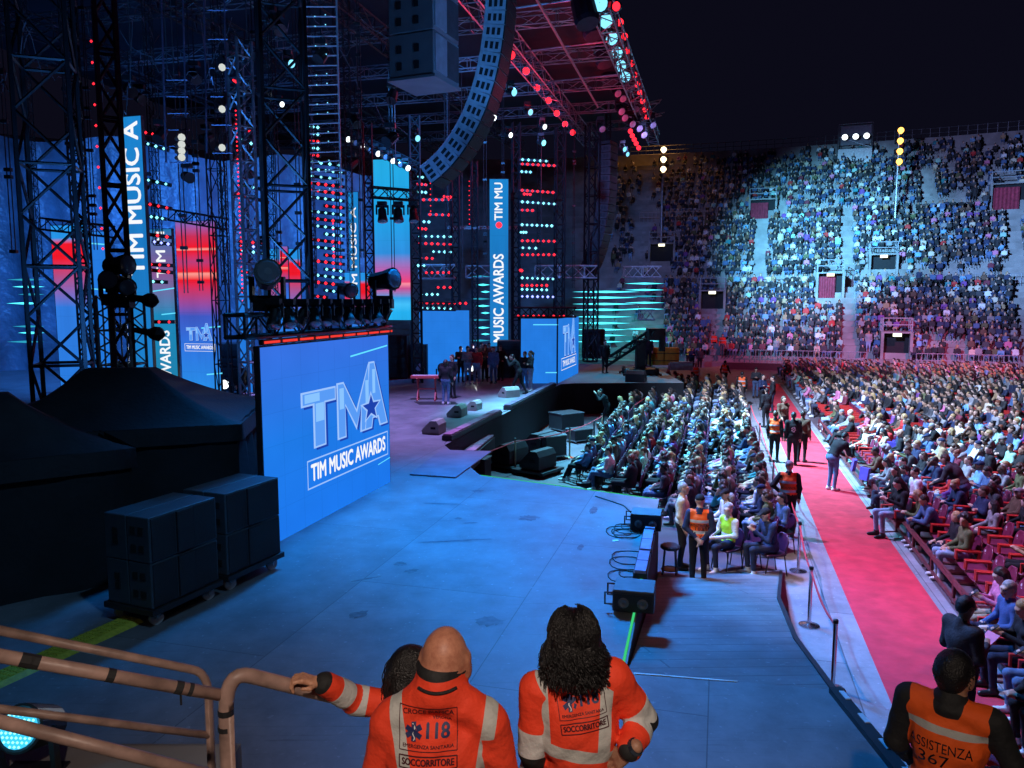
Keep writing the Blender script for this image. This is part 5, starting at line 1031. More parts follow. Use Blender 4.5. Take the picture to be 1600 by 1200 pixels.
# keyboard stand
p = on(667, 625, ST); r = thing('keyboard_stand', 'red keyboard on a red tubular stand on the stage', 'keyboard', p); RK = mat('red_frame', (.5, .06, .06), .45); g = MB(); g.box((0, 0, .93), (1.25, .38, .12)); g.build('keyboard', RK, r, bevel=.02); g = MB(); g.box((0, -.06, 1.0), (1.1, .18, .02)); g.build('keys', WHT, r); g = MB()
for k in (-.35, .35):
    g.tube((k, -.3, .04), (k, .3, .9), .03, 6); g.tube((k, .3, .04), (k, -.3, .9), .03, 6); g.tube((k, -.4, .04), (k, .4, .04), .03, 6)
g.tube((-.35, 0, .45), (.35, 0, .45), .03, 6); g.build('frame', RK, r)
g = MB(); g.prism([(0, 0), (1.5, 0), (1.3, .8), (-.3, .8)], on(655, 632, ST + .004) + V((0, 0, 0)), h=.01); tag(g.build('floor_mat', K2), 'dark mat on the stage under the red keyboard', 'mat')
# stools and bin by the steward
p = on(1046, 905, 0); r = thing('bar_stool', 'round black stool beside the platform wall', 'stool', p); g = MB(); g.lathe([(.17, .62), (.19, .64), (.19, .68), (.16, .70)], n=18); g.build('seat', K2, r)
for k in range(4): t = k * math.pi / 2 + .5; g = MB(); g.tube((math.cos(t) * .14, math.sin(t) * .14, .62), (math.cos(t) * .2, math.sin(t) * .2, 0), .014, 6); g.build('leg', K, r)
g = MB(); g.lathe([(.165, .2), (.165, .22), (.17, .21)], n=16); g.build('ring', K, r)
# white cones/bin by the front seats
p = on(930, 745, 0); g = MB(); g.lathe([(.1, 0), (.16, .5), (.17, .52), (.15, .5)], n=12); o = tag(g.build('white_bin', WHT), 'slim white bin beside the first left seats', 'bin'); o.location = p
# ================================================================ PEOPLE
def rotx(a): c, s = math.cos(a), math.sin(a); return np.array([[1, 0, 0], [0, c, -s], [0, s, c]])
def rotz(a): c, s = math.cos(a), math.sin(a); return np.array([[c, -s, 0], [s, c, 0], [0, 0, 1]])
def roty(a): c, s = math.cos(a), math.sin(a); return np.array([[c, 0, s], [0, 1, 0], [-s, 0, c]])
def basis(d):                                   # columns: x, y, axis d
    d = np.array(d, float); d /= np.linalg.norm(d); x = np.array([1., 0, 0]); x -= d * (x @ d); x /= np.linalg.norm(x); return np.stack([x, np.cross(d, x), d], 1)
STAND = dict(pel=(0, 0, .95), che=(0, .0, 1.26), nek=(0, .02, 1.46), hd=(0, -.015, 1.635), yaw=0, pit=.05, rol=0,
    shoL=(.18, .01, 1.41), shoR=(-.18, .01, 1.41), elbL=(.235, .03, 1.13), elbR=(-.235, .03, 1.13), wriL=(.235, -.07, .89), wriR=(-.235, -.07, .89),
    hipL=(.09, 0, .92), hipR=(-.09, 0, .92), kneL=(.10, -.02, .50), kneR=(-.10, -.02, .50), ankL=(.105, .03, .09), ankR=(-.105, .03, .09), toeL=(.125, -.13, .035), toeR=(-.125, -.13, .035))
SEAT = dict(pel=(0, .06, .54), che=(0, .10, .84), nek=(0, .08, 1.03), hd=(0, .04, 1.20), yaw=0, pit=.1, rol=0,
    shoL=(.175, .08, .98), shoR=(-.175, .08, .98), elbL=(.235, .03, .73), elbR=(-.235, .03, .73), wriL=(.09, -.22, .65), wriR=(-.09, -.22, .65),
    hipL=(.09, .02, .53), hipR=(-.09, .02, .53), kneL=(.12, -.40, .54), kneR=(-.12, -.40, .54), ankL=(.12, -.36, .10), ankR=(-.12, -.36, .10), toeL=(.14, -.53, .04), toeR=(-.14, -.53, .04))
def pose(base, **k): d = dict(base); d.update(k); return d
def fig(J, fem=False, vest=False, short=False, h=.027, detail=False, extra=None, hands=True, bulk=1.0, torso=1, arm=1, coat=False, zones=False, headk=1.0, disp=None):
    P = []; A = lambda n: np.array(J[n], float)
    pel, che, nek, hd = A('pel'), A('che'), A('nek'), A('hd'); T = 4 if vest else torso; AM = arm
    sp = basis(che - pel); su = basis(nek - che + np.array([0, 0, 1e-4])); w_ = .93 if fem else 1.0
    P.append(('e', pel - np.array([0, 0, .01]), (.165 * (1.05 if fem else 1) * bulk, .125 * bulk, .13), 2, sp))
    P.append(('e', pel * .52 + che * .48, (.148 * w_ * bulk, .112 * bulk, .17), T, sp))
    P.append(('e', che, (.178 * w_ * bulk, .122 * bulk, .19), T, sp))
    P.append(('e', pel * .80 + che * .20, (.166 * w_ * bulk, .125 * bulk, .075), T, sp))
    if coat: P.append(('c', pel * .9 + che * .1, pel - (che - pel) * .35, .15 * bulk, .17 * bulk, T))
    if fem:
        for s in (-1, 1): P.append(('e', che + sp @ np.array([s * .075, .10 if False else -.085, .02]), (.068, .06, .065), T))
    up = su @ np.array([0, 0, 1.0])
    for s in 'LR':
        sh = A('sho' + s); el, wr = A('elb' + s), A('wri' + s)
        if vest: P.append(('c', nek - up * .05, nek + (sh - nek) * .8, .058 * bulk, .06 * bulk, T)); P.append(('c', che + (sh - che) * .35, che + (sh - che) * .85, .10 * bulk, .066, T))
        else: P.append(('c', nek - up * .05, sh, .058 * bulk, .068 * bulk, T)); P.append(('c', che + (sh - che) * .35, sh, .10 * bulk, .07, T))
        P.append(('c', sh, el, .064 * bulk, .05 * bulk, AM)); P.append(('c', el, wr, .05 * bulk, .036, (0 if short else AM)))
        d = (wr - el) / np.linalg.norm(wr - el)
        if hands:
            P.append(('c', wr + d * .01, wr + d * .085, .033, .030, 0)); P.append(('c', wr + d * .08, wr + d * .15 + np.array([0, 0, -.012]), .026, .017, 0))
            P.append(('c', wr + d * .03, wr + d * .085 + np.cross(d, (0, 0, 1)) * (.035 if s == 'L' else -.035), .018, .013, 0))
        hp, kn, an, to = A('hip' + s), A('kne' + s), A('ank' + s), A('toe' + s)
        P.append(('c', hp, kn, .090 * bulk, .062, 2)); P.append(('c', kn, an + (kn - an) * .1, .060, .047, 2))
        P.append(('c', an + (kn - an) * .04, an + np.array([0, .02, -.035]), .042, .042, 3)); P.append(('c', an + np.array([0, .03, -.045]), to, .044, .036, 3))
    P.append(('c', nek - up * .02, hd - (hd - nek) * .25, .056, .052, 0))
    P.append(('c', nek - up * .035, nek + up * .015, .072, .064, T if not vest else AM))
    H = rotz(J['yaw']) @ rotx(J['pit']) @ roty(J['rol']); q = lambda x, y, z: hd + H @ (np.array([x, y, z]) * headk); hk = headk
    P += [('e', q(0, .012, .03), (.074 * hk, .094 * hk, .092 * hk), 0, H), ('e', q(0, -.022, -.035), (.060 * hk, .070 * hk, .078 * hk), 0, H), ('c', q(0, -.088, .012), q(0, -.106, -.022), .011, .015, 0),
          ('e', q(0, -.07, -.088), (.03, .026, .022), 0, H), ('e', q(0, -.082, .032), (.055, .018, .012), 0, H)]
    for s in (-1, 1): P.append(('e', q(s * .076, .008, -.005), (.010, .022, .033), 0, H))
    if detail:
        for s in (-1, 1): P.append(('x', q(s * .03, -.10, .012), (.018, .018, .010), H)); P.append(('e', q(s * .03, -.079, .012), (.013, .013, .011), 5, H))
        P.append(('e', q(0, -.093, -.053), (.026, .010, .006), 6, H))
    if extra: P += extra(A, q, H)
    vs, qd, vm = sdf(P, h, k=.035 if h > .015 else .028, disp=disp)
    if zones: return vs, qd, vm, H, hd, zone_masks(P, vs)
    return vs, qd, vm, H, hd
# hair, modelled round a head centred on the origin looking along -Y
def hair_geo(kind, h=.016):
    P = [('e', (0, .02, .042), (.083, .098, .092), 0), ('e', (0, .055, .0), (.072, .062, .085), 0)]; cut = [('x', (0, -.09, -.045), (.068, .07, .095))]
    if kind == 'long':
        for s in (-1, 1): P += [('c', (s * .062, .03, .02), (s * .085, .045, -.22), .040, .035, 0)]
        P += [('c', (0, .07, 0), (0, .105, -.26), .062, .045, 0), ('c', (.05, .08, -.05), (.055, .1, -.27), .045, .03, 0), ('c', (-.05, .08, -.05), (-.055, .1, -.25), .045, .03, 0)]
    elif kind == 'bob':
        for s in (-1, 1): P += [('c', (s * .066, .03, .02), (s * .075, .02, -.085), .042, .036, 0)]
        P += [('c', (0, .07, .0), (0, .075, -.10), .065, .05, 0)]
    elif kind == 'pony': P += [('c', (0, .10, .05), (0, .155, .0), .032, .036, 0), ('c', (0, .155, .0), (0, .135, -.2), .034, .016, 0)]
    elif kind == 'bun': P += [('e', (0, .105, .085), (.045, .042, .042), 0)]
    elif kind == 'curly':
        r_ = random.Random(4)
        for i in range(46):
            a, b = r_.uniform(0, 6.28), r_.uniform(-.55, 1.5); v = np.array([math.cos(a) * math.cos(b), math.sin(a) * math.cos(b), math.sin(b)])
            if v[1] < -.35 and v[2] < .55: continue
            P.append(('e', v * np.array([.105, .118, .115]) + np.array([0, .02, .03]), (.034, .034, .034), 0))
    elif kind == 'cap': P = [('e', (0, .012, .048), (.086, .104, .083), 0)]; cut = [('x', (0, 0, -.06), (.14, .16, .085))]
    elif kind == 'peak': P = [('e', (0, .012, .05), (.085, .102, .08), 0), ('b', (0, -.125, .058), (.055, .05, .006), 0, rotx(.15))]; cut = [('x', (0, 0, -.055), (.14, .17, .085))]
    vs, q, m = sdf(P + cut, h, k=.03)
    return vs, q
HAIRC = {'black': (.008, .007, .008), 'dark brown': (.025, .014, .009), 'brown': (.07, .036, .018), 'blonde': (.38, .24, .10), 'grey': (.3, .3, .31), 'red': (.18, .045, .02)}
HM = {k: mat(k.replace(' ', '_') + '_hair', c, .42, 0, .35, 30, .5, 120) for k, c in HAIRC.items()}
HMESH = {}
def hair_mesh(kind):
    if kind not in HMESH: vs, q = hair_geo(kind); HMESH[kind] = np_mesh('hair', vs, q, np.zeros(len(q)), [HM['black']])
    return HMESH[kind]
SKIN = [mat('light_skin', (.52, .31, .22), .5, 0, .08, 12), mat('tan_skin', (.40, .22, .14), .5, 0, .08, 12), mat('pale_skin', (.60, .40, .31), .5, 0, .08, 12), mat('dark_skin', (.14, .07, .045), .5, 0, .08, 12)]
TOPC = {'black': (.014, .014, .016), 'charcoal': (.05, .05, .055), 'navy': (.02, .03, .075), 'denim': (.07, .13, .26), 'grey': (.24, .24, .25), 'white': (.70, .70, .70), 'cream': (.58, .5, .38), 'brown': (.11, .06, .035), 'olive': (.10, .11, .045), 'teal': (.03, .22, .24), 'sky blue': (.16, .36, .55), 'pink': (.6, .18, .32), 'burgundy': (.16, .02, .04), 'red': (.5, .03, .03), 'purple': (.18, .06, .26), 'tan': (.36, .24, .13), 'mint': (.3, .55, .45)}
TM = {k: mat(k.replace(' ', '_') + '_cloth', c, .85, 0, .22, 14, .35, 45, .3) for k, c in TOPC.items()}
TRC = {'black': (.013, .013, .015), 'navy': (.02, .025, .05), 'blue jeans': (.10, .17, .30), 'pale jeans': (.26, .36, .5), 'grey': (.14, .14, .15), 'beige': (.42, .33, .22)}
TRM = {k: mat(k.replace(' ', '_') + '_trousers', c, .85, 0, .2, 14, .3, 45, .3) for k, c in TRC.items()}
SHM = [mat('black_shoes', (.015, .015, .016), .4), mat('white_shoes', (.65, .65, .66), .6), mat('brown_shoes', (.09, .05, .03), .45)]
EYE_M = mat('dark_eye', (.01, .01, .012), .2); LIP = mat('lip', (.35, .12, .1), .5)
def vest_mat(name, rgb, bands=(), vb=(), silver=(.55, .56, .55), k=.0):
    m = bpy.data.materials.new(name); m.use_nodes = True; nt = m.node_tree; b = nt.nodes['Principled BSDF']; b.inputs['Roughness'].default_value = .65; L = nt.links.new
    tc = nt.nodes.new('ShaderNodeTexCoord'); sx = nt.nodes.new('ShaderNodeSeparateXYZ'); L(tc.outputs['Object'], sx.inputs[0]); acc = None
    def M(op, a, b_, c=None):
        n = nt.nodes.new('ShaderNodeMath'); n.operation = op
        for i, q in enumerate((a, b_, c)):
            if q is None: continue
            if isinstance(q, (int, float)): n.inputs[i].default_value = q
            else: L(q, n.inputs[i])
        return n.outputs[0]
    ab = M('ABSOLUTE', sx.outputs['X'], 0)
    for z0, z1, sl in bands:                      # horizontal reflective bands (slightly sloping)
        z = M('ADD', sx.outputs['Z'], M('MULTIPLY', sx.outputs['X'], sl)); t = M('MULTIPLY', M('GREATER_THAN', z, z0), M('LESS_THAN', z, z1)); acc = t if acc is None else M('MAXIMUM', acc, t)
    for x0, x1, z0, xs in vb:                     # vertical bands, spreading towards the shoulders
        x = M('SUBTRACT', ab, M('MULTIPLY', M('SUBTRACT', sx.outputs['Z'], 1.3), xs)); t = M('MULTIPLY', M('MULTIPLY', M('GREATER_THAN', x, x0), M('LESS_THAN', x, x1)), M('GREATER_THAN', sx.outputs['Z'], z0)); acc = t if acc is None else M('MAXIMUM', acc, t)
    no = nt.nodes.new('ShaderNodeTexNoise'); no.inputs['Scale'].default_value = 9; no.inputs['Detail'].default_value = 5; L(tc.outputs['Object'], no.inputs[0]); cr = nt.nodes.new('ShaderNodeValToRGB'); cr.color_ramp.elements[0].position = .3; cr.color_ramp.elements[1].position = .7
    cr.color_ramp.elements[0].color = (*[c * .88 for c in rgb], 1); cr.color_ramp.elements[1].color = (*rgb, 1); L(no.outputs[0], cr.inputs[0])
    bp = nt.nodes.new('ShaderNodeBump'); bp.inputs['Strength'].default_value = .7; bp.inputs['Distance'].default_value = .03; L(no.outputs[0], bp.inputs['Height']); L(bp.outputs[0], b.inputs['Normal'])
    if acc is not None:
        mx = nt.nodes.new('ShaderNodeMix'); mx.data_type = 'RGBA'; L(acc, mx.inputs['Factor']); L(cr.outputs[0], mx.inputs['A']); mx.inputs['B'].default_value = (*silver, 1); L(mx.outputs['Result'], b.inputs['Base Color']); 
    else: L(cr.outputs[0], b.inputs['Base Color'])
    return m
def hero_mat(name, cols, bands=(), vb=(), silver=(.5, .5, .47), rough=(.5, .75)):
    """one cloth-and-skin material; each zone's colour is chosen by the zone attributes, zone 4 carries reflective bands"""
    m = vest_mat(name, cols[4], bands, vb, silver); nt = m.node_tree; L = nt.links.new; b = nt.nodes['Principled BSDF']; cur = b.inputs['Base Color'].links[0].from_socket
    for i, c in cols.items():
        if i == 4: continue
        a = nt.nodes.new('ShaderNodeAttribute'); a.attribute_name = f'zone{i}'; lt = nt.nodes.new('ShaderNodeMath'); lt.operation = 'LESS_THAN'; lt.inputs[1].default_value = 0; L(a.outputs['Fac'], lt.inputs[0])
        mx = nt.nodes.new('ShaderNodeMix'); mx.data_type = 'RGBA'; L(lt.outputs[0], mx.inputs['Factor']); L(cur, mx.inputs['A']); mx.inputs['B'].default_value = (*c, 1)
        if i == 0:                                # uneven skin tone
            tcs = nt.nodes.new('ShaderNodeTexCoord'); ns_ = nt.nodes.new('ShaderNodeTexNoise'); ns_.inputs['Scale'].default_value = 38; ns_.inputs['Detail'].default_value = 8; ns_.inputs['Roughness'].default_value = .7; L(tcs.outputs['Object'], ns_.inputs[0]); rs = nt.nodes.new('ShaderNodeValToRGB'); rs.color_ramp.elements[0].position = .34; rs.color_ramp.elements[1].position = .68; rs.color_ramp.elements[0].color = (c[0] * .74, c[1] * .62, c[2] * .6, 1); rs.color_ramp.elements[1].color = (min(1, c[0] * 1.1), c[1] * 1.12, c[2] * 1.12, 1); L(ns_.outputs['Fac'], rs.inputs[0]); L(rs.outputs[0], mx.inputs['B'])
        cur = mx.outputs['Result']
        if i == 0:
            r_ = nt.nodes.new('ShaderNodeMix'); r_.data_type = 'FLOAT'; L(lt.outputs[0], r_.inputs['Factor']); r_.inputs['A'].default_value = rough[1]; r_.inputs['B'].default_value = rough[0]; L(r_.outputs['Result'], b.inputs['Roughness'])
            bp = [n for n in nt.nodes if n.type == 'BUMP'][0]; r2 = nt.nodes.new('ShaderNodeMix'); r2.data_type = 'FLOAT'; L(lt.outputs[0], r2.inputs['Factor']); r2.inputs['A'].default_value = .8; r2.inputs['B'].default_value = .06; L(r2.outputs['Result'], bp.inputs['Strength'])
    L(cur, b.inputs['Base Color']); return m
VORA = vest_mat('orange_steward_vest', (1, .13, .01), [(1.25, 1.305, 0), (1.045, 1.10, 0)]); VGRN = vest_mat('lime_vest', (.42, .8, .03), [(.70, .74, 0)]); VYEL = vest_mat('yellow_vest', (.6, .7, .05), [(1.2, 1.25, 0)])
VRED = vest_mat('red_orange_suit', (.85, .06, .02), [(1.2, 1.25, 0)])
CLOSE = {}
def person_obj(me, H, hd, loc, rz, scale, mats, hair, hairc, label, group=None, cat='person'):
    o = bpy.data.objects.new('person', me); col.objects.link(o); o.location = loc; o.rotation_euler = (0, 0, rz); o.scale = (scale,) * 3; tag(o, label, cat, group)
    for i, m in enumerate(mats):
        if i < len(o.material_slots): o.material_slots[i].link = 'OBJECT'; o.material_slots[i].material = m
    if hair:
        hn = {'cap': 'beanie', 'peak': 'cap'}.get(hair, 'hair'); ho = bpy.data.objects.new(hn, hair_mesh(hair)); col.objects.link(ho); ho.location = tuple(hd); ho.rotation_euler = Matrix(H.tolist()).to_euler(); setpar(ho, o)
        ho.material_slots[0].link = 'OBJECT'; ho.material_slots[0].material = hairc if not isinstance(hairc, str) else HM[hairc]
    return o
def slots(): return [SKIN[0], TM['black'], TRM['black'], SHM[0], VORA, EYE_M, LIP]
PROTO = {}
def proto(key, J, **kw):
    if key not in PROTO: vs, q, m, H, hd = fig(J, **kw); PROTO[key] = (np_mesh('person_body', vs, q, m, slots()), H, hd)
    return PROTO[key]
def person(key, J, loc, rz, label, top='black', trou='black', shoe=0, skin=0, hair='short', hairc='black', scale=1.0, vest=None, group=None, **kw):
    me, H, hd = proto(key, J, vest=vest is not None, **kw); s = slots(); s[0] = SKIN[skin]; s[1] = TM[top] if isinstance(top, str) else top; s[2] = TRM[trou]; s[3] = SHM[shoe]
    if vest is not None: s[4] = vest
    return person_obj(me, H, hd, loc, rz, scale, s, hair, hairc, label, group)
def face_dir(dx, dy): return math.atan2(dx, -dy)              # rotation that turns the front (-Y) to (dx, dy)
SP = [('upright', {}), ('lean', dict(che=(0, -.09, .82), nek=(0, -.18, 1.0), hd=(0, -.25, 1.145), pit=.35, shoL=(.175, -.15, .95), shoR=(-.175, -.15, .95), elbL=(.2, -.28, .68), elbR=(-.2, -.28, .68), wriL=(.05, -.46, .70), wriR=(-.05, -.46, .70))),
      ('phone', dict(pit=.5, hd=(0, .01, 1.19), elbL=(.215, -.0, .74), elbR=(-.215, -.0, .74), wriL=(.05, -.25, .84), wriR=(-.06, -.25, .85))),
      ('crossed', dict(kneR=(-.03, -.42, .62), ankR=(.16, -.52, .33), toeR=(.2, -.65, .27), yaw=.25)), ('look_left', dict(yaw=.75, pit=.0, rol=.08)), ('look_right', dict(yaw=-.7, rol=-.06, wriR=(-.12, -.3, .62))),
      ('folded', dict(elbL=(.24, -.02, .78), elbR=(-.24, -.02, .78), wriL=(-.06, -.13, .84), wriR=(.06, -.15, .80), yaw=-.2)), ('chin', dict(wriR=(-.05, -.13, 1.05), elbR=(-.17, -.2, .80), hd=(-.02, .0, 1.19), pit=.2, yaw=.2)),
      ('back', dict(pel=(0, .0, .53), che=(0, .13, .80), nek=(0, .16, .99), hd=(0, .13, 1.15), shoL=(.175, .15, .94), shoR=(-.175, .15, .94), ankL=(.13, -.62, .10), ankR=(-.13, -.58, .10), toeL=(.16, -.76, .08), toeR=(-.15, -.74, .06), pit=-.05))]
SEATP = []
for nm, kw in SP:
    for fem in (False, True): SEATP.append((nm + ('_woman' if fem else '_man'), pose(SEAT, **kw), fem))
# ---------------------------------------------------------------- chairs
CHB = mat('burgundy_plastic', (.16, .02, .055), .35, 0, .1, 3); CHR_ = mat('red_arm_paint', (.55, .035, .03), .4, 0, .1); CHF = mat('dark_red_frame', (.12, .025, .03), .5); EMB = mat('pale_emblem', (.5, .45, .5), .6)
def make_chair():
    r = thing('folding_seat', 'x', 'seat')
    vs = []; g = MB(); k, n = 9, 7                       # shell back with rounded top
    for i in range(k + 1):
        z = .50 + .38 * i / k; hw = .225 * (1 - max(0, (i / k - .55)) ** 2 * 2.6)
        for j in range(n): a = (j / (n - 1) - .5) * 2; vs.append((a * hw, .20 + .08 * i / k - .05 * (1 - a * a) * -1 - .03, z))
    F_ = [(i * n + j, i * n + j + 1, (i + 1) * n + j + 1, (i + 1) * n + j) for i in range(k) for j in range(n - 1)]; g.add(vs, F_); o = g.build('backrest', CHB, r, smooth=True); s = o.modifiers.new('shell', 'SOLIDIFY'); s.thickness = .018
    vs = []
    g = MB()
    for i in range(6):
        y = -.22 + .44 * i / 5; z = .44 - .02 * math.sin(math.pi * i / 5) + (.015 if i == 5 else 0) - (.02 if i == 0 else 0)
        for j in range(7): a = (j / 6 - .5) * 2; vs.append((a * .22, y, z + .02 * a * a))
    g.add(vs, [(i * 7 + j, (i + 1) * 7 + j, (i + 1) * 7 + j + 1, i * 7 + j + 1) for i in range(5) for j in range(6)]); o = g.build('seat', CHB, r, smooth=True); s = o.modifiers.new('shell', 'SOLIDIFY'); s.thickness = .02
    for sx in (-1, 1):
        g = MB(); g.box((sx * .265, -.02, .665), (.05, .44, .035)); g.box((sx * .265, -.22, .58), (.045, .035, .17)); g.box((sx * .265, .17, .58), (.03, .035, .2)); g.build('armrest', CHR_, r, bevel=.008)
    g = MB()
    for sx in (-1, 1): g.box((sx * .265, .17, .24), (.035, .05, .48)); g.box((sx * .265, .0, .015), (.04, .42, .03)); g.box((sx * .265, -.02, .43), (.03, .4, .04))
    g.box((0, .17, .40), (.5, .04, .05)); g.build('frame', CHF, r)
    g = MB(); g.lathe([(.028, 0), (.028, .002)], (0, .225 - .043, .79), (0, -1, .2), 10); g.lathe([(.014, .0025), (.014, .004)], (0, .225 - .043, .79), (0, -1, .2), 8); g.box((0, .180, .735), (.06, .002, .008)); g.build('emblem', EMB, r); return r
CH0 = make_chair(); CHAIR_FREE = [CH0]
PLUM = mat('plum_plastic', (.06, .012, .045), .4, 0, .1, 3)
def make_chair2():
    r = thing('stacking_chair', 'x', 'seat'); o = bpy.data.objects.new('backrest', kids_of(CH0)[0].data.copy()); col.objects.link(o); setpar(o, r); o.location = (0, .0, -.06)
    for k, part in ((0, o), ):
        part.data = part.data.copy(); part.data.materials[0] = PLUM; s = part.modifiers.new('shell', 'SOLIDIFY'); s.thickness = .018
    o = bpy.data.objects.new('seat', kids_of(CH0)[1].data.copy()); o.data.materials[0] = PLUM; col.objects.link(o); setpar(o, r); s = o.modifiers.new('shell', 'SOLIDIFY'); s.thickness = .02
    for sx in (-1, 1):
        g = MB(); g.path([(sx * .2, -.24, 0), (sx * .2, -.18, .43), (sx * .2, .17, .43), (sx * .2, .24, 0)], .013, 6); g.path([(sx * .2, .17, .43), (sx * .2, .22, .62)], .013, 6); g.build('leg_frame', K, r)
    return r
CH2 = make_chair2(); CHAIR2_FREE = [CH2]
def chair2(loc, rz, label, group):
    if CHAIR2_FREE: c = CHAIR2_FREE.pop(); c.location = loc; c.rotation_euler = (0, 0, rz); tag(c, label, None, group); return c
    return dup(CH2, loc, rz, label, group)
CLAB = {}
def chair(loc, rz, label, group):
    if CHAIR_FREE: c = CHAIR_FREE.pop(); c.location = loc; c.rotation_euler = (0, 0, rz); tag(c, label, None, group); return c
    return dup(CH0, loc, rz, label, group)
# ---------------------------------------------------------------- seat plan (rows follow the stage front)
plan = []                                               # (n, s, block, row, seat, occupied)
A0 = [22.4, 21.6, 20.6, 19.6, 18.6, 17.2, 17.0]
for k in range(7):
    n = -3.75 + .80 * k; s = A0[k]; j = 0
    while s < 48 - .5 * k: plan.append((n, s, 'A', k, j, rng.random() < (.95 if s < 44 else .85))); s += .55; j += 1
for k in range(24):
    n = 4.75 + .92 * k; s = 8.0; j = 0
    while s < 60:
        x = NS(n, s); vis = x.x / (x.y + .01) < .70
        near = (k < 3 and 11.8 < s < 17.8) or (19 < s < 20.5 and k in (0, 1)) or (24.5 < s < 27.5 and k == 0) or (33 < s < 38 and k in (0, 1))
        if vis: plan.append((n, s, 'B', k, j, (rng.random() < .14) if near else rng.random() < .9))
        s += .60; j += 1
SPECIAL = [NS(4.75, 10.4), ]
rowmin = {}
for p in plan: rowmin[(p[2], p[3])] = min(rowmin.get((p[2], p[3]), 99), p[4])
plan.sort(key=lambda p: NS(p[0], p[1]).length)
NIND, NCH = 265, 215
TOPW = ['black'] * 7 + ['charcoal'] * 4 + ['navy'] * 4 + ['denim'] * 4 + ['grey'] * 4 + ['white'] * 3 + ['cream'] * 2 + ['brown'] * 2 + ['olive'] * 2 + ['teal', 'sky blue', 'sky blue', 'pink', 'burgundy', 'red', 'purple', 'tan', 'mint']
TRW = ['black'] * 5 + ['navy'] * 3 + ['blue jeans'] * 5 + ['pale jeans'] * 2 + ['grey', 'beige']
HCW = ['black'] * 4 + ['dark brown'] * 5 + ['brown'] * 4 + ['blonde'] * 3 + ['grey', 'red']
far_people = []; far_seats = []; ni = nc = 0; used = set(); order_row = {}
rp = random.Random(11)
for (n, s, b, k, j, occ) in plan:
    rz = AUD + rp.uniform(-.16, .16) - (.12 if b == 'A' else .0); base = NS(n + rp.uniform(-.12, .08), s + rp.uniform(-.09, .09))
    jj = j - rowmin[(b, k)]; where = f'{ordw(k)} row from {"pit" if b == "A" else "carpet"}, {ordw(jj)} from near end'
    if nc < NCH:
        (chair if b == 'B' else chair2)(NS(n, s), AUD, f'{"occupied" if occ else "empty"} {"burgundy" if b == "B" else "dark plum"} seat, {"left" if b == "A" else "right"} block, {where}', 'burgundy seats' if b == 'B' else 'plum chairs of the left block'); nc += 1
    else: far_seats.append((n, s, b))
    if not occ: continue
    if ni < NIND:
        nm, J, fem = rp.choice(SEATP); top = rp.choice(TOPW); hc = rp.choice(HCW); hk = rp.choice(['long', 'long', 'bob', 'pony', 'bun', 'curly'] if fem else ['short'] * 7 + ['curly', None, 'peak', 'cap']); gm = rp.choice(['jacket', 'top', 'coat', 'jumper'] if fem else ['jacket', 'jacket', 'hoodie', 'jumper'])
        hw = 'bald' if hk is None else ('beanie' if hk == 'cap' else 'cap' if hk == 'peak' else f'{hc} hair')
        d = f'{"woman" if fem else "man"} in {top} {gm}, {hw}, {where}'
        person('s_' + nm, J, base, rz, d, top, rp.choice(TRW), rp.choice([0, 0, 1, 1, 2]), rp.choice([0, 0, 0, 1, 2, 2, 3]), hk, (TM[rp.choice(['black', 'navy', 'grey'])] if hk in ('cap', 'peak') else hc), rp.uniform(.92, 1.05) * (.95 if fem else 1), None, f'seated spectators of the {"left" if b == "A" else "right"} block', fem=fem, bulk=1.12 if not fem else 1.03); ni += 1
    else: far_people.append((base, rz))
# ---- everybody farther off, as one crowd
CP = []
for nm, kw in (SP[0], SP[1], SP[2], SP[4], SP[7]):
    for hk in ('short', 'long'):
        J = pose(SEAT, **kw); vs, q, m, H, hd = fig(J, h=.058, hands=False, bulk=1.1); hv, hq = hair_geo(hk, .045); hv = hv @ H.T + hd; CP.append((np.concatenate([vs, hv]), np.concatenate([q, hq + len(vs)]), np.concatenate([m, np.full(len(hq), 7)])))
J = pose(STAND); vs, q, m, H, hd = fig(J, h=.065, hands=False, bulk=1.1); hv, hq = hair_geo('short', .045); CPS = (np.concatenate([vs, hv @ H.T + hd]), np.concatenate([q, hq + len(vs)]), np.concatenate([m, np.full(len(hq), 7)]))
CPF = []
for nm, kw in (SP[0], SP[1], SP[4]):
    for hk in ('short', 'long'):
        J = pose(SEAT, **kw); vs, q, m, H, hd = fig(J, h=.08, hands=False, bulk=1.15); hv, hq = hair_geo(hk, .06); hv = hv @ H.T + hd; CPF.append((np.concatenate([vs, hv]), np.concatenate([q, hq + len(vs)]), np.concatenate([m, np.full(len(hq), 7)])))
pl = [(p, z_, CP[rp.randrange(len(CP))]) for p, z_ in far_people]
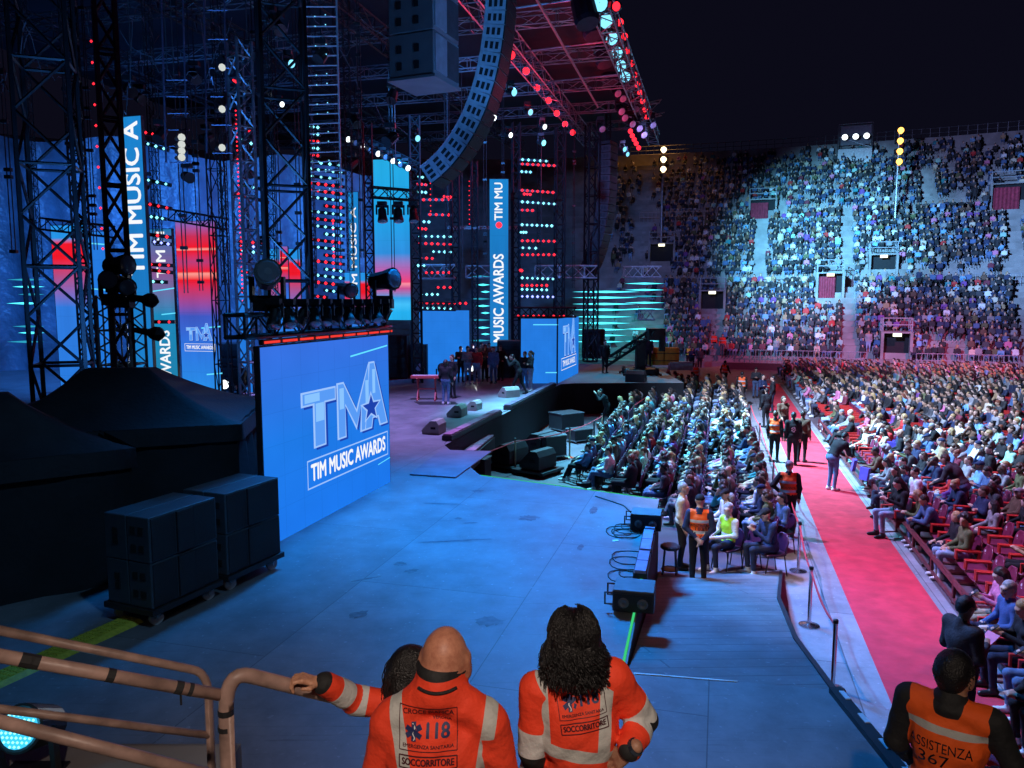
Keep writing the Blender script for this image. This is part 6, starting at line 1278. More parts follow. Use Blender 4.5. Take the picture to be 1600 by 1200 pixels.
# spectators on the stone tiers
gate_pos = [(st_at(a[0], a[1])[2], a[1], a[2]) for a in GATES]
def seglen(ti): i = int(min(len(RC) - 2, ti)); return np.linalg.norm((RC[i + 1] + IN[i + 1] * 18) - (RC[i] + IN[i] * 18))
pn = np.random.default_rng(5); ph = pn.uniform(0, 6, 8)
for q, z, sec in ROWS:
    ti = 20.0
    while ti < len(RC) - 3:
        sl = seglen(ti); ti += .54 / sl; p, n = stp(ti + pn.uniform(-.12, .12) / sl, q); pp = V((p.x, p.y, z)); px, py = proj(pp + ZA)
        if p.y < 8 or px < 955 or px > 1680: continue
        if any(abs(ti - a) * sl < .55 and q0 - .2 <= q <= q1 + .2 for a, q0, q1 in AIS_T): continue
        if any(abs(ti - a) * sl < w_ / 2 + .1 and -1.6 < q - gq < 2.4 for a, gq, w_ in gate_pos): continue
        f = .5 + .35 * math.sin(ti * 1.3 + ph[0] + q * .5) + .25 * math.sin(ti * 2.9 + ph[1] - q * .9)
        den = .97 if f > -.05 else .5
        if px < 1035: den *= .12 if py > 400 else .45
        elif px < 1128: den *= .97
        if sec == 2: den *= .95
        if sec == 1 and q < WALK[0] + 2.6 and px > 1290: den *= .4
        if sec == 2 and q < WALK2[0] + 2.2 and px > 1180: den *= .45
        if sec == 0 and px > 1440 and q < 3.6 and px < 1500: den *= .25
        if q > TOPQ - 2: den *= .6
        if pn.random() > den: continue
        rz = face_dir(n.x + pn.uniform(-.4, .4) - .25, n.y + pn.uniform(-.3, .3)); pl.append((pp + n * pn.uniform(-.05, .05) - ZA * .1, rz, CPF[pn.integers(len(CPF))] if pn.random() > .03 else CPS))
nv = sum(len(c[2 - 0 if False else 2][0]) for c in pl); PV = np.empty((nv, 3), np.float32); PC = np.empty((nv, 4), np.float32); QQ = []; o_ = 0
TOPW = TOPW + ['black'] * 14 + ['charcoal'] * 5 + ['navy'] * 4
lin = lambda d, keys: np.array([d[k] for k in keys])
TPa, TRa, HRa = lin(TOPC, TOPW), lin(TRC, TRW), lin(HAIRC, HCW); SKa = np.array([(.52, .31, .22), (.6, .4, .31), (.4, .22, .14)])
for p, rz, (vs, q, m) in pl:
    s_ = pn.uniform(.92, 1.06); v = (vs * s_) @ rotz(rz).T + np.array(p); n_ = len(v); PV[o_:o_ + n_] = v; QQ.append(q + o_)
    c = np.zeros((n_, 3)); cm = np.array([SKa[pn.integers(3)], TPa[pn.integers(len(TPa))], TRa[pn.integers(len(TRa))], (.1, .1, .1) if pn.random() < .6 else (.6, .6, .6), (1, 0, 0), (0, 0, 0), (0, 0, 0), HRa[pn.integers(len(HRa))]])
    c[q.ravel()] = cm[np.repeat(m, 4)]; PC[o_:o_ + n_, :3] = c; PC[o_:o_ + n_, 3] = 1; o_ += n_
QQ = np.concatenate(QQ)
cm_ = bpy.data.materials.new('crowd_cloth'); cm_.use_nodes = True; nt = cm_.node_tree; at_ = nt.nodes.new('ShaderNodeVertexColor'); at_.layer_name = 'cloth'; nt.links.new(at_.outputs[0], nt.nodes['Principled BSDF'].inputs['Base Color']); nt.nodes['Principled BSDF'].inputs['Roughness'].default_value = .75
me = np_mesh('seated_crowd', PV, QQ, np.zeros(len(QQ)), [cm_]); ca = me.color_attributes.new('cloth', 'FLOAT_COLOR', 'POINT'); ca.data.foreach_set('color', PC.ravel())
o = bpy.data.objects.new('seated_crowd', me); col.objects.link(o); tag(o, 'dense crowd of seated spectators filling the far floor seats and the stone terraces', 'crowd', None, 'stuff')
print('crowd', len(pl), 'quads', len(QQ), 'individuals', ni)
g = MB(); cz, sz_ = math.cos(AUD), math.sin(AUD); ax = (V((cz, sz_, 0)), V((-sz_, cz, 0)), ZA)
for n, s, b_ in far_seats:
    p = NS(n, s); mi = 0 if b_ == 'B' else 2; g.box(p + ax[1] * .2 + ZA * .67, (.44, .04, .32), mi, ax=ax); g.box(p + ZA * .44, (.44, .44, .04), mi, ax=ax)
    if b_ == 'A': continue
    for sx in (-1, 1): g.box(p + ax[0] * (.265 * sx) - ax[1] * .02 + ZA * .6, (.045, .44, .16), 1, ax=ax)
tag(g.build('seat_rows', [CHB, CHR_, PLUM]), 'rows of burgundy seats with red arms under the far floor crowd', 'seats', None, 'stuff')
# rail in front of the first right row
for i in range(2):
    g = MB(); a, b = NS(4.22, 10.5 + 12.2 * i), NS(4.22, 22.5 + 12.2 * i); g.bar(a + ZA * .40, b + ZA * .40, .05, .1); g.bar(a + ZA * .08, b + ZA * .08, .05, .06)
    for k in range(9): c = a.lerp(b, k / 8); g.box(c + ZA * .2, (.05, .05, .4))
    tag(g.build('foot_rail', CHF, rel=a), ['low dark red rail in front of the nearest right seats', 'low dark red rail in front of the farther right seats'][i], 'rail')
# ---------------------------------------------------------------- stewards, musicians and others on their feet
ARMS_DOWN = pose(STAND)
CLASP = pose(STAND, elbL=(.25, .06, 1.14), elbR=(-.25, .06, 1.14), wriL=(.05, .15, .98), wriR=(-.07, .16, .95))
CROSS = pose(STAND, elbL=(.25, -.06, 1.16), elbR=(-.25, -.06, 1.16), wriL=(-.10, -.20, 1.20), wriR=(.10, -.19, 1.17))
PHONE = pose(STAND, elbL=(.24, .0, 1.14), elbR=(-.24, .0, 1.14), wriL=(.05, -.26, 1.2), wriR=(-.06, -.25, 1.2), pit=.4)
HIP = pose(STAND, elbL=(.34, .06, 1.18), wriL=(.18, -.04, 1.02))
STEP = pose(STAND, kneL=(.10, -.2, .52), ankL=(.11, -.22, .10), toeL=(.12, -.40, .05), kneR=(-.1, .06, .50), ankR=(-.1, .26, .13), toeR=(-.11, .13, .035), elbL=(.24, .12, 1.16), wriL=(.25, .06, .92), elbR=(-.24, -.06, 1.15), wriR=(-.22, -.24, .98))
CAMM = pose(STAND, che=(0, -.10, 1.22), nek=(0, -.2, 1.40), hd=(0, -.3, 1.53), shoL=(.18, -.18, 1.36), shoR=(-.18, -.18, 1.36), elbL=(.24, -.36, 1.22), elbR=(-.24, -.36, 1.22), wriL=(.08, -.5, 1.46), wriR=(-.08, -.5, 1.46), kneL=(.14, -.2, .5), kneR=(-.1, .1, .48), ankL=(.14, -.25, .09), toeL=(.15, -.42, .035), ankR=(-.1, .3, .1), toeR=(-.1, .16, .035))
BENDF = pose(STAND, pel=(0, .06, .93), che=(0, -.12, 1.2), nek=(0, -.26, 1.36), hd=(0, -.36, 1.47), pit=.5, shoL=(.18, -.22, 1.30), shoR=(-.18, -.22, 1.30), elbL=(.24, -.30, 1.04), elbR=(-.24, -.30, 1.04), wriL=(.16, -.5, .92), wriR=(-.14, -.5, .95))
ST_P = [('down', ARMS_DOWN), ('clasp', CLASP), ('cross', CROSS), ('phone', PHONE), ('hip', HIP), ('step', STEP)]
def stand(k, px, py, z, face, label, scale=1.0, **kw):
    J = {n: j for n, j in ST_P + [('cam', CAMM), ('bend', BENDF)]}[k] if isinstance(k, str) else k[1]; kn = k if isinstance(k, str) else k[0]
    p = on(px, py, z) if py is not None else px
    key = 'st_' + kn + ('_f' if kw.get('fem') else '') + ('_v' if kw.get('vest') is not None else '') + ('_s' if kw.get('short') else ''); fkw = {a: kw.pop(a) for a in ('fem', 'short', 'bulk', 'detail', 'h', 'coat') if a in kw}
    if 'h' not in fkw: fkw['h'] = .021
    fkw.setdefault('bulk', 1.14 if not fkw.get('fem') else 1.04)
    return person(key + str(sorted((a, str(b)) for a, b in fkw.items())), J, p, face_dir(*face), label, scale=scale, **fkw, **kw)
def print_on(o, body, z, w_, size, name='back_lettering', m=None, x=0, bold=.02, yoff=1.0):     # lettering that follows the back
    vs, fs = dense_text(body, size); xs = [p[0] for p in vs]; k = w_ / (max(xs) - min(xs)); m = m or EYE_M
    bv = BVHTree.FromPolygons([v.co for v in o.data.vertices], [tuple(p.vertices) for p in o.data.polygons]); P = []
    for a, b in vs:
        q = V((x - a * k, yoff, z + b)); hit = bv.ray_cast(q, V((0, -1, 0)))[0]; P.append((hit if hit else V((q.x, .1, q.z))) + V((0, .003, 0)))
    g = MB(); g.add(P, fs); return g.build(name, m, o)
# steward with number on an orange vest, by the platform wall
o = stand('clasp', 1090, 917, 0, (.25, .97), 'steward seen from behind in an orange numbered vest and black cap beside the ramp', 1.03, top='navy', trou='black', vest=VORA, hair='peak', hairc=TM['black'], h=.015, bulk=1.08)
print_on(o, 'ASSISTENZA', 1.20, .30, .075); print_on(o, '183', 1.135, .15, .09)
stand('down', 1064, 888, 0, (.9, -.3), 'older man in a pale grey jacket standing against the platform wall', 1.02, top='cream', trou='black', hair='short', hairc='grey', h=.017, shoe=2)
o = person('sit_lime', pose(SEAT, yaw=.5, wriL=(.05, -.34, .70), wriR=(-.06, -.36, .70)), on(1132, 889, 0), face_dir(-.85, -.5), 'smiling man in a lime vest with white sleeves seated by the ramp', 'white', 'navy', 1, 2, 'short', 'grey', 1.03, VGRN, h=.017, detail=False)
person('sit_navy', pose(SEAT, pit=.35, che=(0, .0, .83), nek=(0, -.04, 1.02), hd=(0, -.1, 1.17), shoL=(.175, -.04, .97), shoR=(-.175, -.04, .97), elbL=(.22, -.15, .72), elbR=(-.22, -.15, .72), wriL=(.05, -.34, .88), wriR=(-.05, -.32, .92), ), on(1200, 897, 0), face_dir(-.97, -.2), 'man in a navy jacket and cap sitting on the end chair nearest the rope post', 'navy', 'navy', 1, 0, 'peak', TM['black'], 1.05, None, h=.017)
person('sit_blue', pose(SEAT, yaw=.2, pit=.3), on(1215, 862, 0), face_dir(-.9, -.1), 'person in a denim blue jacket behind the man with the navy jacket and cap', 'denim', 'black', 0, 0, 'bob', 'black', 1.0, None, h=.02)
person('sit_white', pose(SEAT, yaw=.3), on(1128, 855, 0), face_dir(-.9, -.1), 'man in a white jacket and dark cap seated behind the lime vest man', 'white', 'black', 0, 0, 'peak', TM['black'], 1.0, None, h=.02)
for i, (x, y, fd, lab) in enumerate(((1136, 889, (-.85, -.5), 'burgundy seat under the man in the lime vest'), (1204, 897, (-.97, -.2), 'burgundy seat under the man in the navy jacket and cap'), (1219, 862, (-.9, -.1), 'burgundy seat under the person in the denim blue jacket'), (1132, 855, (-.9, -.1), 'burgundy seat under the man in the white jacket'), (1165, 885, (-.9, -.3), 'empty burgundy seat between the lime vest man and the navy jacket man'))): chair2(on(x, y, 0), face_dir(*fd), lab.replace('burgundy', 'plum'), 'seats by the ramp')
o = stand('hip', 1229, 838, 0, (.3, .95), 'steward in a plain orange vest and grey beanie at the red carpet edge', 1.02, top='black', trou='black', vest=VORA, hair='cap', hairc=TM['grey'], h=.018)
print_on(o, 'ASSISTENZA', 1.15, .28, .07)
stand('down', 1209, 722, 0, (.5, .85), 'steward in an orange vest standing by the aisle next to two men in black', 1.0, top='black', trou='black', vest=VORA, hair='short', hairc='brown')
o = stand('down', 1237, 727, 0, (.25, .97), 'man in a black jacket with a pale print on its back, on the red carpet', 1.02, top='black', trou='black', hair='short')
g = MB()
for i in range(9): a_ = i * 2.4; g.add([(math.cos(a_ + t) * .035 + math.cos(a_) * .05 * (i > 0), .15, 1.2 + math.sin(a_) * .07 * (i > 0) + math.sin(a_ + t) * .035) for t in (0, 2, 4.1)], [(2, 1, 0)])
bv = BVHTree.FromPolygons([v.co for v in o.data.vertices], [tuple(p.vertices) for p in o.data.polygons]); g.v = [tuple(V((p[0], bv.ray_cast(V((p[0], 1, p[2])), V((0, -1, 0)))[0].y + .006, p[2]))) for p in g.v]; g.build('back_print', TM['white'], o)
stand('down', 1252, 722, 0, (.6, .7), 'man in a dark brown coat beside the man with the printed jacket', 1.0, top='brown', trou='black', hair='short', hairc='dark brown')
stand('bend', 1300, 766, 0, (.95, .3), 'man in a black jacket and jeans leaning over the front right seats', 1.05, top='black', trou='blue jeans', shoe=1, hair='short', h=.018)
stand('bend', 1497, 822, 0, (-.6, .7), 'man in a grey blue jacket and jeans leaning between the right seats', 1.08, top='charcoal', trou='blue jeans', hair='short', hairc='brown', h=.018)
o = stand('phone', V((5.42, 8.85, 0)), None, 0, (.96, .2), 'man with glasses in a dark sweater and striped jeans standing at the lower right', 1.10, top='charcoal', trou='navy', shoe=1, hair='short', skin=1, h=.015, detail=True)
g = MB(); g.box((0, -.32, 1.235), (.16, .012, .22), rot=Matrix.Rotation(.9, 3, 'X')); g.build('pink_folder', mat('pink_card', (.8, .08, .2), .5), o)
g = MB()
for s in (-1, 1):
    c = V((s * .034, -.106, 1.63)); g.path([c + V((math.cos(t) * .026, 0, math.sin(t) * .02)) for t in [k * math.pi / 6 for k in range(13)]], .003, 5); g.tube(c + V((s * .026, 0, .004)), V((s * .078, .01, 1.635)), .003, 5)
g.build('glasses', K2, o)
for (k, x, y, z, fd, lab, kw) in (
    ('down', 1196, 668, 0, (-.3, .9), 'man in a dark suit standing on the far half of the red carpet', dict(top='black', trou='black')),
    ('cross', 1190, 640, 0, (.5, -.8), 'person in navy standing where the red carpet narrows away', dict(top='navy', trou='black', hair='long', fem=True)),
    ('phone', 1180, 622, 0, (-.2, -.9), 'person in charcoal looking at a phone at the far end of the red carpet', dict(top='charcoal', trou='blue jeans')),
    ('step', 1222, 690, 0, (.2, -.95), 'person in brown walking towards the camera along the right edge of the red carpet', dict(top='brown', trou='black', hair='bob', hairc='brown', fem=True)),
    ('down', 1206, 645, 0, (-.8, .3), 'man in black standing at the right seats far along the carpet', dict(top='black', trou='navy')),
    ('down', 1086, 612, 0, (.2, -.9), 'steward in a white coat with orange vest at the foot of the far ramp', dict(top='white', vest=VORA, hair='short', hairc='grey')),
    ('step', 1132, 606, 0, (.6, .5), 'steward in an orange vest walking behind the far ramp', dict(top='black', vest=VORA, hair='short')),
    ('down', 1158, 634, 0, (.3, .9), 'steward in an orange vest beside the far end of the red carpet', dict(top='black', vest=VORA, hair='short')),
    ('cross', 1112, 572, 0, (-.3, -.9), 'steward in an orange vest by the dark wall behind the far wing', dict(top='black', vest=VORA, hair='short')),
    ('down', 1128, 556, 1.0, (-.3, -.9), 'rescuer in a red orange suit standing in front of the lower left stand', dict(top=VRED, vest=VRED, trou='grey')),
    ('down', 1115, 553, 1.0, (.2, -.9), 'second rescuer in a red orange suit beside the dark wall', dict(top=VRED, vest=VRED, trou='black')),
    ('cross', 1075, 574, 0, (.2, -.9), 'helper in a yellow vest among the group behind the ochre boxes', dict(top='black', vest=VYEL)),
    ('down', 1088, 572, 0, (-.3, -.9), 'helper in a lime vest in the middle of the group behind the ochre boxes', dict(top='black', vest=VYEL)),
    ('down', 1100, 573, 0, (.3, -.9), 'man in black at the right of the group behind the ochre boxes', dict(top='black')),
    ('phone', 1081, 578, 0, (.1, -.9), 'man in navy in front of the group behind the ochre boxes', dict(top='navy')),
    ('down', 1093, 579, 0, (-.1, -.9), 'man in charcoal in front of the group behind the ochre boxes', dict(top='charcoal')),
    ('cam', 948, 668, 0, (-.9, -.1), 'cameraman in black standing in the pit beside the brass rope posts', dict(top='black', hair='short')),
    ('down', 697, 632, ST, (.2, .9), 'person in a black jacket and jeans standing beside the red keyboard', dict(top='black', trou='blue jeans', shoe=1, hair='bob', hairc='dark brown')),
    ('down', 707, 622, ST, (-.5, -.6), 'person in dark clothes facing the one in jeans beside the keyboard', dict(top='black', trou='black', hair='bob', hairc='brown', fem=True)),
    ('cross', 720, 597, ST, (.3, -.9), 'person in black at the left end of the group at the back of the stage', dict(top='black', trou='black')),
    ('phone', 731, 600, ST, (.3, -.9), 'person in grey and pale jeans in the group at the stage back', dict(top='grey', trou='pale jeans', shoe=1)),
    ('down', 745, 600, ST, (-.2, -.9), 'person in a red jacket in the group at the back of the stage', dict(top='red', trou='pale jeans', shoe=1)),
    ('down', 738, 592, ST, (.1, -.9), 'person in navy behind the red jacket at the back of the stage', dict(top='navy', trou='black')),
    ('cross', 758, 596, ST, (0, -.9), 'person in charcoal in the middle of the group at the back of the stage', dict(top='charcoal', trou='black', hair='long', fem=True)),
    ('down', 771, 599, ST, (-.3, -.9), 'person in denim at the right of the group at the stage back', dict(top='denim', trou='blue jeans')),
    ('hip', 782, 595, ST, (-.4, -.9), 'person in black beside the dark rack at the back of the stage', dict(top='black', trou='black')),
    ('phone', 764, 590, ST, (.4, -.9), 'person in brown half hidden at the back of the stage', dict(top='brown', trou='navy')),
    ('step', 752, 591, ST, (.8, -.4), 'person in olive green walking behind the group at the back of the stage', dict(top='olive', trou='black')),
    ('cam', 811, 616, ST, (-.9, .1), 'photographer in black bending forward with a camera on the stage', dict(top='black', trou='black')),
    ('down', 820, 610, ST, (-.4, -.6), 'person in a dark jacket and jeans right behind the photographer', dict(top='black', trou='blue jeans', shoe=1, hair='short')),
    ('cross', 829, 611, ST, (-.8, -.3), 'woman with a backpack and pale jeans at the right of the photographer', dict(top='charcoal', trou='pale jeans', shoe=1, hair='pony', hairc='brown', fem=True)),
    ('down', 945, 583, ST, (.2, -.9), 'crew member in black beside the tall rack on the far wing', dict(top='black')),
    ('down', 1013, 572, ST, (-.3, -.9), 'camera operator in black behind the camera crane', dict(top='black')),
    ('down', 378, 640, ST, (.6, -.6), 'crew member in black by the black cabinet behind the large screen', dict(top='black')),
    ): stand(k, x, y, z, fd, lab, rp.uniform(.97, 1.04), **kw)
for i, (x, y, lab) in enumerate(((806, 592, 'compact camera held by the photographer'), (941, 634, 'video camera of the pit cameraman'))): pass
# people seated on the right, near: the pair in the first row
for (px, py, nm, fd, lab, kw) in (
    (1398, 838, 'phone', (-.97, -.1), 'woman in black jacket and pale jeans looking at her phone at the carpet edge', dict(top='black', trou='pale jeans', hair='long', hairc='black', fem=True, scale=1.06)),
    (1392, 808, 'crossed', (-.97, .1), 'woman in black with long brown hair sitting behind the one on her phone', dict(top='black', trou='navy', hair='long', hairc='dark brown', fem=True)),
    ): 
    J = dict(SP)[nm]; person('n_' + nm, pose(SEAT, **J), on(px, py, 0), face_dir(*fd), lab, kw['top'], kw['trou'], 0, 2, kw['hair'], kw['hairc'], kw.get('scale', 1), None, fem=True, h=.017); chair(on(px + 2, py - 1, 0), face_dir(*fd), f'burgundy seat under the {lab[:26]}', 'burgundy seats')
SUITB = mat('blue_suit_cloth', (.05, .10, .26), .8, 0, .15, 14, .3, 45, .3)
NEAR = [((7.25, 10.9), 'crossed', 'grey haired man with glasses in a blue suit seated in the near right row', dict(top=SUITB, trou='navy', hair='short', hairc='grey', skin=2, detail=True)),
        ((7.55, 11.5), 'phone', 'woman in a pink jacket raising her phone beside the man in the blue suit', dict(top='pink', trou='beige', hair='bob', hairc='dark brown', fem=True, skin=2)),
        ((7.05, 10.2), 'phone', 'blonde woman in black using her phone in front of the man in the blue suit', dict(top='black', trou='navy', hair='long', hairc='blonde', fem=True)),
        ((6.95, 9.5), 'phone', 'blonde woman in navy looking at her phone at the lower right edge', dict(top='navy', trou='blue jeans', shoe=1, hair='long', hairc='blonde', fem=True, skin=2)),
        ((6.55, 8.75), 'lean', 'person in black with white shoes at the lower right corner', dict(top='black', trou='black', shoe=1, hair='bob', hairc='black', fem=True))]
for (x, y), nm, lab, kw in NEAR:
    J = dict(SP)[nm]; kw = dict(kw); kk = {a: kw.pop(a) for a in ('top', 'trou', 'hair', 'hairc') if a in kw}
    if nm == 'phone':
        g = MB(); g.box((0, 0, 0), (.075, .009, .15), 0); g.add([(.034, -.0052, -.07), (-.034, -.0052, -.07), (-.034, -.0052, .07), (.034, -.0052, .07)], [(0, 1, 2, 3)], 0); g.add([(.033, .0056, -.068), (-.033, .0056, -.068), (-.033, .0056, .068), (.033, .0056, .068)], [(3, 2, 1, 0)], 1); ph = tag(g.build('smartphone', [K, emi('phone_screen', (.7, .8, 1), .9)]), 'smartphone held by the ' + ' '.join(lab.split()[:9]), 'phone'); fz = face_dir(-.96, .12); ph.location = V((x, y, 0)) + Matrix.Rotation(fz, 3, 'Z') @ V((0, -.36, .93)); ph.rotation_euler = (-.9, 0, fz)
    person('r_' + nm, pose(SEAT, **J), (x, y, 0), face_dir(-.96, .12), lab, kk['top'], kk['trou'], kw.pop('shoe', 0), kw.pop('skin', 0), kk['hair'], kk['hairc'], 1.03, None, h=.016, **kw); chair((x, y, 0), face_dir(-.96, .2), 'burgundy seat under the ' + ' '.join(lab.split()[:9]), 'burgundy seats')
# ---------------------------------------------------------------- the steward at the lower right and the medics, close to the camera
def hand(P0, d, nrm_, thumb, curl, s=1.0, spread=.10, h=.0042):
    """wrist point, hand direction, back-of-hand normal, thumb side, finger curl (rad per joint) -> prims"""
    d, n, t = [np.array(q, float) / np.linalg.norm(q) for q in (d, nrm_, thumb)]; P = [('c', P0 - d * .035 * s, P0 + d * .015 * s, .029 * s, .030 * s, 0)]
    for k in (-1, -.33, .33, 1): P.append(('c', P0 + d * .005 * s + t * (k * .018 * s), P0 + d * .085 * s + t * (k * .030 * s), .016 * s, .0135 * s, 0))
    L = [.036, .044, .047, .042]
    for i, k in enumerate((-1, -.36, .32, 1)):
        b = P0 + d * .088 * s + t * (k * .031 * s); a = curl * .55; dd = d + t * (k * spread * .5); dd /= np.linalg.norm(dd)
        for j, f in enumerate((1, .68, .55)):
            a2 = a; v = dd * math.cos(a2) - n * math.sin(a2); e = b + v * L[i] * f * s; r0 = (.0098, .0088, .0082)[j] * s; P.append(('c', b, e, r0, r0 * .92, 0)); b = e; a += curl
    b = P0 + d * .02 * s + t * .03 * s; v = d * .6 + t * .75 - n * .2; v /= np.linalg.norm(v); e = b + v * .042 * s; P.append(('c', b, e, .0125 * s, .0105 * s, 0)); v2 = d * .95 + t * .1 - n * (.35 * min(1, curl)); v2 /= np.linalg.norm(v2); P.append(('c', e, e + v2 * .034 * s, .0105 * s, .008 * s, 0))
    return sdf(P, h, k=.010)
def merge(parts):
    vs = []; q = []; m = []; o = 0
    for a, b, c in parts: vs.append(a); q.append(b + o); m.append(c); o += len(a)
    return np.concatenate(vs), np.concatenate(q), np.concatenate(m)
EMT = vest_mat('red_orange_medic_cloth', (.93, .075, .02), [(.985, 1.04, 0)], [(.118, .168, 1.0, .16)], (.50, .49, .45)); EMT2 = vest_mat('red_orange_medic_shirt', (.93, .075, .02), [(.955, 1.01, -.12), (1.065, 1.115, -.12)], [(.105, .155, 1.07, .08)], (.50, .47, .40))
EMTA = vest_mat('red_orange_sleeve', (.93, .075, .02)); SILV = mat('reflective_tape', (.55, .54, .5), .45, .1, .15, 20); BLKC = mat('black_knit', (.012, .012, .013), .8, 0, .3, 30, .3, 150); NAVY = mat('navy_print', (.012, .02, .10), .6); DRED = mat('dark_red_print', (.07, .006, .012), .6); YPIP = mat('yellow_piping', (.85, .4, .02), .6)
class Loc:
    def __init__(s, loc, rz, sc_): s.l = V(loc); s.rz = rz; s.s = sc_
    def __call__(s, p): q = Matrix.Rotation(-s.rz, 3, 'Z') @ (V(p) - s.l); return tuple(q / s.s)
def back_graphic(o, rot, cx, cz, sc_, w_=.205, medic=True):
    bv = BVHTree.FromPolygons([v.co for v in o.data.vertices], [tuple(p.vertices) for p in o.data.polygons]); ca, sa = math.cos(rot), math.sin(rot)
    def put(P, fs, m, name, lift):
        out = []
        for a, b in P:
            x, z = cx - (a * ca - b * sa) * sc_, cz + (a * sa + b * ca) * sc_; hit = bv.ray_cast(V((x, 1, z)), V((0, -1, 0)))[0]; out.append((hit.x, hit.y + lift, hit.z) if hit else (x, .1, z))
        g = MB(); g.add(out, fs); return g.build(name, m, o)
    def txt(s, x, y, size, fit, m, name='back_lettering', lift=.0028, bold=.006):
        vs, fs = dense_text(s, size); xs = [p[0] for p in vs]; k = fit / (max(xs) - min(xs)); P = []; FS = []
        for q, (dx, dy) in enumerate(((0, 0), (bold * .08, 0), (-bold * .08, 0), (0, bold * .08))): P += [(a * k + x + dx, b + y + dy) for a, b in vs]; FS += [tuple(i + q * len(vs) for i in f) for f in fs]
        put(P, FS, m, name, lift)
    def rect(x0, y0, x1, y1, t, m):
        P = []; fs = []
        def seg(a, b):
            d = V(b) - V(a); n = V((-d.y, d.x)).normalized() * t / 2; k = 44; o_ = len(P)
            for i in range(k + 1): c = V(a) + d * (i / k); P.extend([tuple(c + n), tuple(c - n)])
            fs.extend([(o_ + 2 * i, o_ + 2 * i + 1, o_ + 2 * i + 3, o_ + 2 * i + 2) for i in range(k)])
        for a, b in (((x0, y0), (x1, y0)), ((x1, y0), (x1, y1)), ((x1, y1), (x0, y1)), ((x0, y1), (x0, y0))): seg(a, b)
        put(P, fs, m, 'back_frame', .0026)
    if medic:
        rect(-.103, -.075, .103, .075, .003, DRED); txt('CROCE BIANCA', 0, .056, .027, .182, DRED); txt('VERONA', .048, .026, .015, .068, DRED); txt('118', .030, -.013, .062, .080, NAVY, bold=.03); txt('EMERGENZA SANITARIA', 0, -.060, .0165, .182, DRED)
        P = []; fs = []
        for k in range(3):
            a = k * math.pi / 3 + math.pi / 2; d = V((math.cos(a), math.sin(a))); n = V((-d.y, d.x)); c = V((-.052, -.013)); o_ = len(P); P += [tuple(c + d * .031 + n * .0085), tuple(c + d * .031 - n * .0085), tuple(c - d * .031 - n * .0085), tuple(c - d * .031 + n * .0085)]; fs.append((o_, o_ + 1, o_ + 2, o_ + 3))
        for i, f in enumerate(fs): put([P[j] for j in f], [(0, 1, 2, 3)], NAVY, 'star_emblem', .0034 + i * .0004)
        P = [(-.052 + .004 * math.sin(i * 1.1) + s * .0022, -.040 + .0054 * i) for i in range(11) for s in (-1, 1)]; put(P, [(2 * i, 2 * i + 1, 2 * i + 3, 2 * i + 2) for i in range(10)], WHT, 'snake_emblem', .0056)
        rect(-.103, -.136, .103, -.092, .0045, DRED); txt('SOCCORRITORE', 0, -.114, .034, .185, DRED, bold=.018)
def strands(o, seed, n, cen, rad, length, m, curl=.02, r=.003, hmat=None, front=-.35):
    r_ = random.Random(seed); g = MB(); cen = V(cen)
    for i in range(n):
        a = r_.uniform(0, 6.28); b = r_.uniform(-.5, 1.3); v = V((math.cos(a) * math.cos(b), math.sin(a) * math.cos(b), math.sin(b)))
        if v.y < front: continue
        p = cen + V((v.x * rad[0], v.y * rad[1], v.z * rad[2])); ph = r_.uniform(0, 6); fr = r_.uniform(28, 48); L = length * r_.uniform(.5, 1.0) * (.5 + .5 * (b < .9)); pts_ = []; k = 16; d = V((v.x * .55, v.y * .55, -.25 + .1 * v.z))
        q = p.copy()
        for j in range(k):
            f = j / (k - 1); q = q + d.normalized() * (L / k); d = d + V((-v.x * .05, -v.y * .05, -.30)); pts_.append(q + V((math.cos(fr * f * .4 + ph), math.sin(fr * f * .4 + ph), 0)) * curl * (.3 + f))
        g.path(pts_, r * r_.uniform(.7, 1.2), 4)
    ho = g.build('hair_strands', m, o, smooth=True); return ho
ORG = (.93, .06, .018); BLK = (.012, .012, .013); SLV = (.62, .62, .60)
def hero(vs, q, M, H, hd, base, rz, sc_, material, label):
    me = np_mesh('person_body', vs, q, np.zeros(len(q)), [material]); add_masks(me, M); o = bpy.data.objects.new('person', me); col.objects.link(o); o.location = base; o.rotation_euler = (0, 0, rz); o.scale = (sc_,) * 3; return tag(o, label, 'person')
def put_hair(o, hv, hq, H, hd, name='hair'):
    ho = bpy.data.objects.new(name, np_mesh(name, hv, hq, np.zeros(len(hq)), [HM['black']])); col.objects.link(ho); ho.location = tuple(hd); ho.rotation_euler = Matrix(H.tolist()).to_euler(); setpar(ho, o); return ho
def with_hand(vs, q, M, hnd):
    hv, hq, hm = hnd; Z = np.ones((7, len(hv)), np.float32); Z[0] = -1; return np.concatenate([vs, hv]), np.concatenate([q, hq + len(vs)]), np.concatenate([M, Z], 1)
def folds(z1, a=.0042):
    def f(X):
        x, y, z = X[..., 0], X[..., 1], X[..., 2]; m = np.clip((z1 - z) / .05, 0, 1)
        w1 = np.sin(34 * z + 13 * x + 3.2 * np.sin(11 * x + 5 * z) + 2 * np.sin(9 * y)); w2 = np.sin(22 * z - 26 * x + 2.5 * np.sin(17 * z)); w3 = np.sin(60 * z + 30 * x * np.sign(x) + 3 * np.sin(23 * x))
        return -a * m * (.6 * w1 * np.abs(w1) + .5 * w2 + .3 * w3 * np.clip(w2, 0, 1))
    return f
